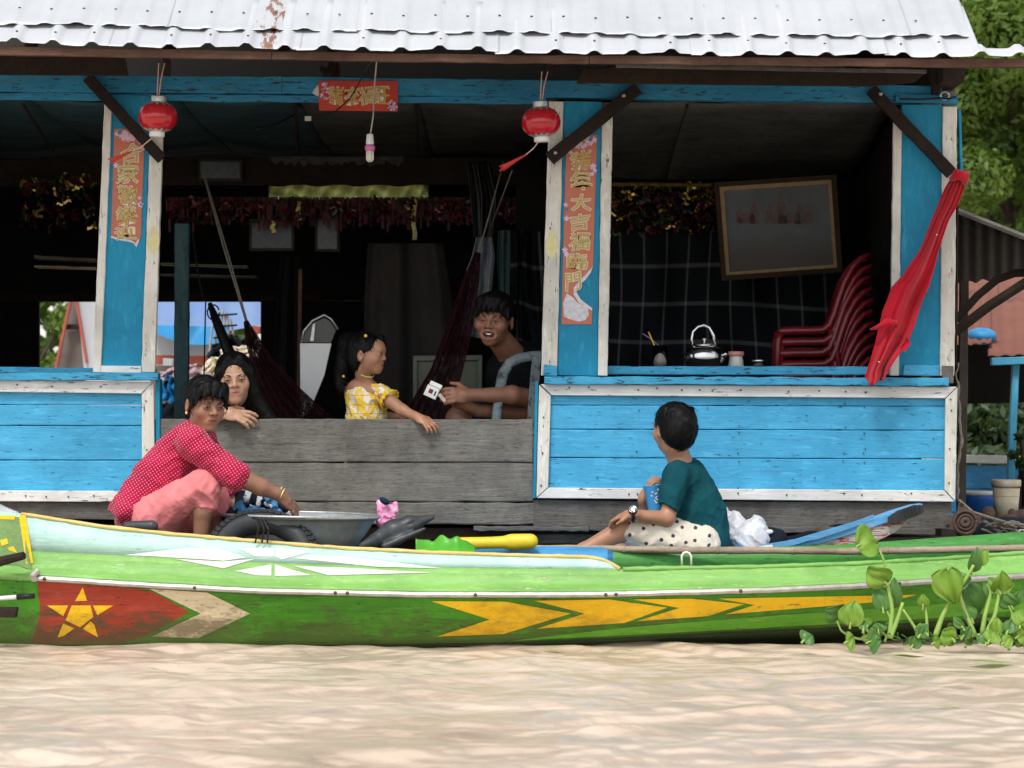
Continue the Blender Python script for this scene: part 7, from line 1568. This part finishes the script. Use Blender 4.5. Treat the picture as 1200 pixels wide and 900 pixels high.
stalk([(1096, 746, YH), (1103, 725, YH), (1112, 706, YH)], h3, .016, .009); stalk([(1143, 745, YH), (1134, 725, YH), (1125, 700, YH), (1124, 690, YH), (1134, 675, YH), (1141, 662, YH)], h3, .013, .008); stalk([(1078, 745, YH), (1070, 732, YH), (1058, 714, YH)], h3, .009, .006); stalk([(1087, 748, YH), (1086, 725, YH), (1084, 706, YH)], h3, .009, .005)
hleaf(1113, 688, YH-.05, 31, 42, 172, 'hy_leaf', h3, .35); hleaf(1101, 678, YH, 20, 20, -75, 'hy_leaf', h3, .3); hleaf(1127, 680, YH+.02, 20, 20, 70, 'hy_leaf2', h3, .3); hleaf(1082, 704, YH-.02, 13, 14, 0, 'hy_leaf', h3, .3); hleaf(1143, 656, YH, 15, 28, 14, 'hy_leaf2', h3, .5); hleaf(1152, 652, YH+.02, 14, 20, 35, 'hy_leaf', h3, .5); hleaf(1140, 706, YH+.05, 26, 46, 160, 'hy_leaf2', h3, .4); hleaf(1135, 718, YH, 16, 20, -30, 'hy_leaf2', h3, .3)
h4 = plant('water hyacinth with two thick stalks and a forked top leaf', 1165)
stalk([(1151, 742, YH), (1154, 722, YH), (1160, 700, YH), (1161, 690, YH)], h4, .014, .006); stalk([(1156, 742, YH), (1166, 722, YH), (1170, 700, YH), (1170, 690, YH)], h4, .014, .006); stalk([(1185, 730, YH), (1186, 718, YH), (1182, 710, YH)], h4, .006, .004); stalk([(1110, 748, YH), (1150, 744, YH), (1185, 742, YH), (1200, 733, YH)], h4, .010, .007)
hleaf(1173, 682, YH-.02, 22, 24, 18, 'hy_leaf', h4, .4); hleaf(1164, 685, YH, 14, 20, -40, 'hy_leaf', h4, .4); hleaf(1180, 688, YH, 12, 20, 75, 'hy_leaf', h4, .3); hleaf(1157, 690, YH+.02, 10, 18, -20, 'hy_leaf2', h4, .3); hleaf(1181, 703, YH, 18, 20, -30, 'hy_leaf2', h4, .3); hleaf(1192, 700, YH, 12, 20, 45, 'hy_leaf2', h4, .3)
hleaf(1184, 733, YH-.05, 16, 16, 30, 'hy_leaf2', h4, .3); hleaf(1168, 733, YH-.05, 16, 18, 15, 'hy_leaf', h4, .4); hleaf(1163, 745, YH-.08, 18, 14, 40, 'hy_leaf', h4, .3)
h5 = plant('cluster of small water hyacinth leaves at the right edge of the picture', 1198)
for x, y, w_, q, a in ((1196, 722, 16, 20, 10), (1204, 735, 18, 18, 50), (1210, 715, 18, 24, -10), (1198, 745, 18, 12, 80), (1110, 744, 20, 16, -50), (1098, 752, 14, 8, 70)): hleaf(x, y, YH-.04, w_, q, a, 'hy_leaf2' if x % 2 else 'hy_leaf', h5, .3)
for x in (1196, 1206, 1212): stalk([(x, 752, YH), (x+2, 738, YH), (x, 724, YH)], h5, .008, .005)
lr_ = random.Random(77)
for hx, lst in ((h2, 5), (h3, 9), (h4, 10), (h5, 10)):
    c0_ = {id(h2): 1010, id(h3): 1105, id(h4): 1165, id(h5): 1203}[id(hx)]
    for i in range(lst):
        x = c0_+lr_.uniform(-32, 32); y = lr_.uniform(727, 752); hleaf(x, y, YH+lr_.uniform(-.08, .10), lr_.uniform(9, 19), lr_.uniform(9, 17), lr_.uniform(-80, 80), lr_.choice(['hy_leaf', 'hy_leaf2', 'hy_leaf2']), hx, .3)
        if i % 2: stalk([(x+lr_.uniform(-8, 8), 752, YH+.02), (x, y+6, YH+.01)], hx, .007, .004)
b = MB(); r5 = random.Random(11)
for i in range(60):
    x = r5.uniform(1052, 1215); y = r5.uniform(748, 756); p = P(x, y, YH+.02*r5.random()); b.tube([p, p+V((r5.uniform(-.05, .05), -.02, r5.uniform(.0, .03)))], .003, 4)
tag(b.build('weed_litter', M['hy_leaf2'], None), 'thin green weed litter floating among the hyacinth stalks', kind='stuff')
b = MB()
for x, y, L_ in ((1160, 777, .09), (735, 764, .05), (648, 760, .04), (180, 745+9, .04), (1052, 797, .03), (1120, 832, .05), (1068, 770, .07), (180, 786, .03)):
    Yw = (CZ-.093)*F/(y-HY); p = V((X_(x, Yw), Yw, .100)); b.grid(lambda u, v: p+V(((u-.5)*L_*2, (v-.5)*L_*.8*math.sin(math.pi*min(.98, u+.02)), .003*math.sin(u*6))), 8, 3)
tag(b.build('drifting_leaf', M['hy_leaf'], None, True), 'small green leaf scraps drifting on the muddy water', kind='stuff')
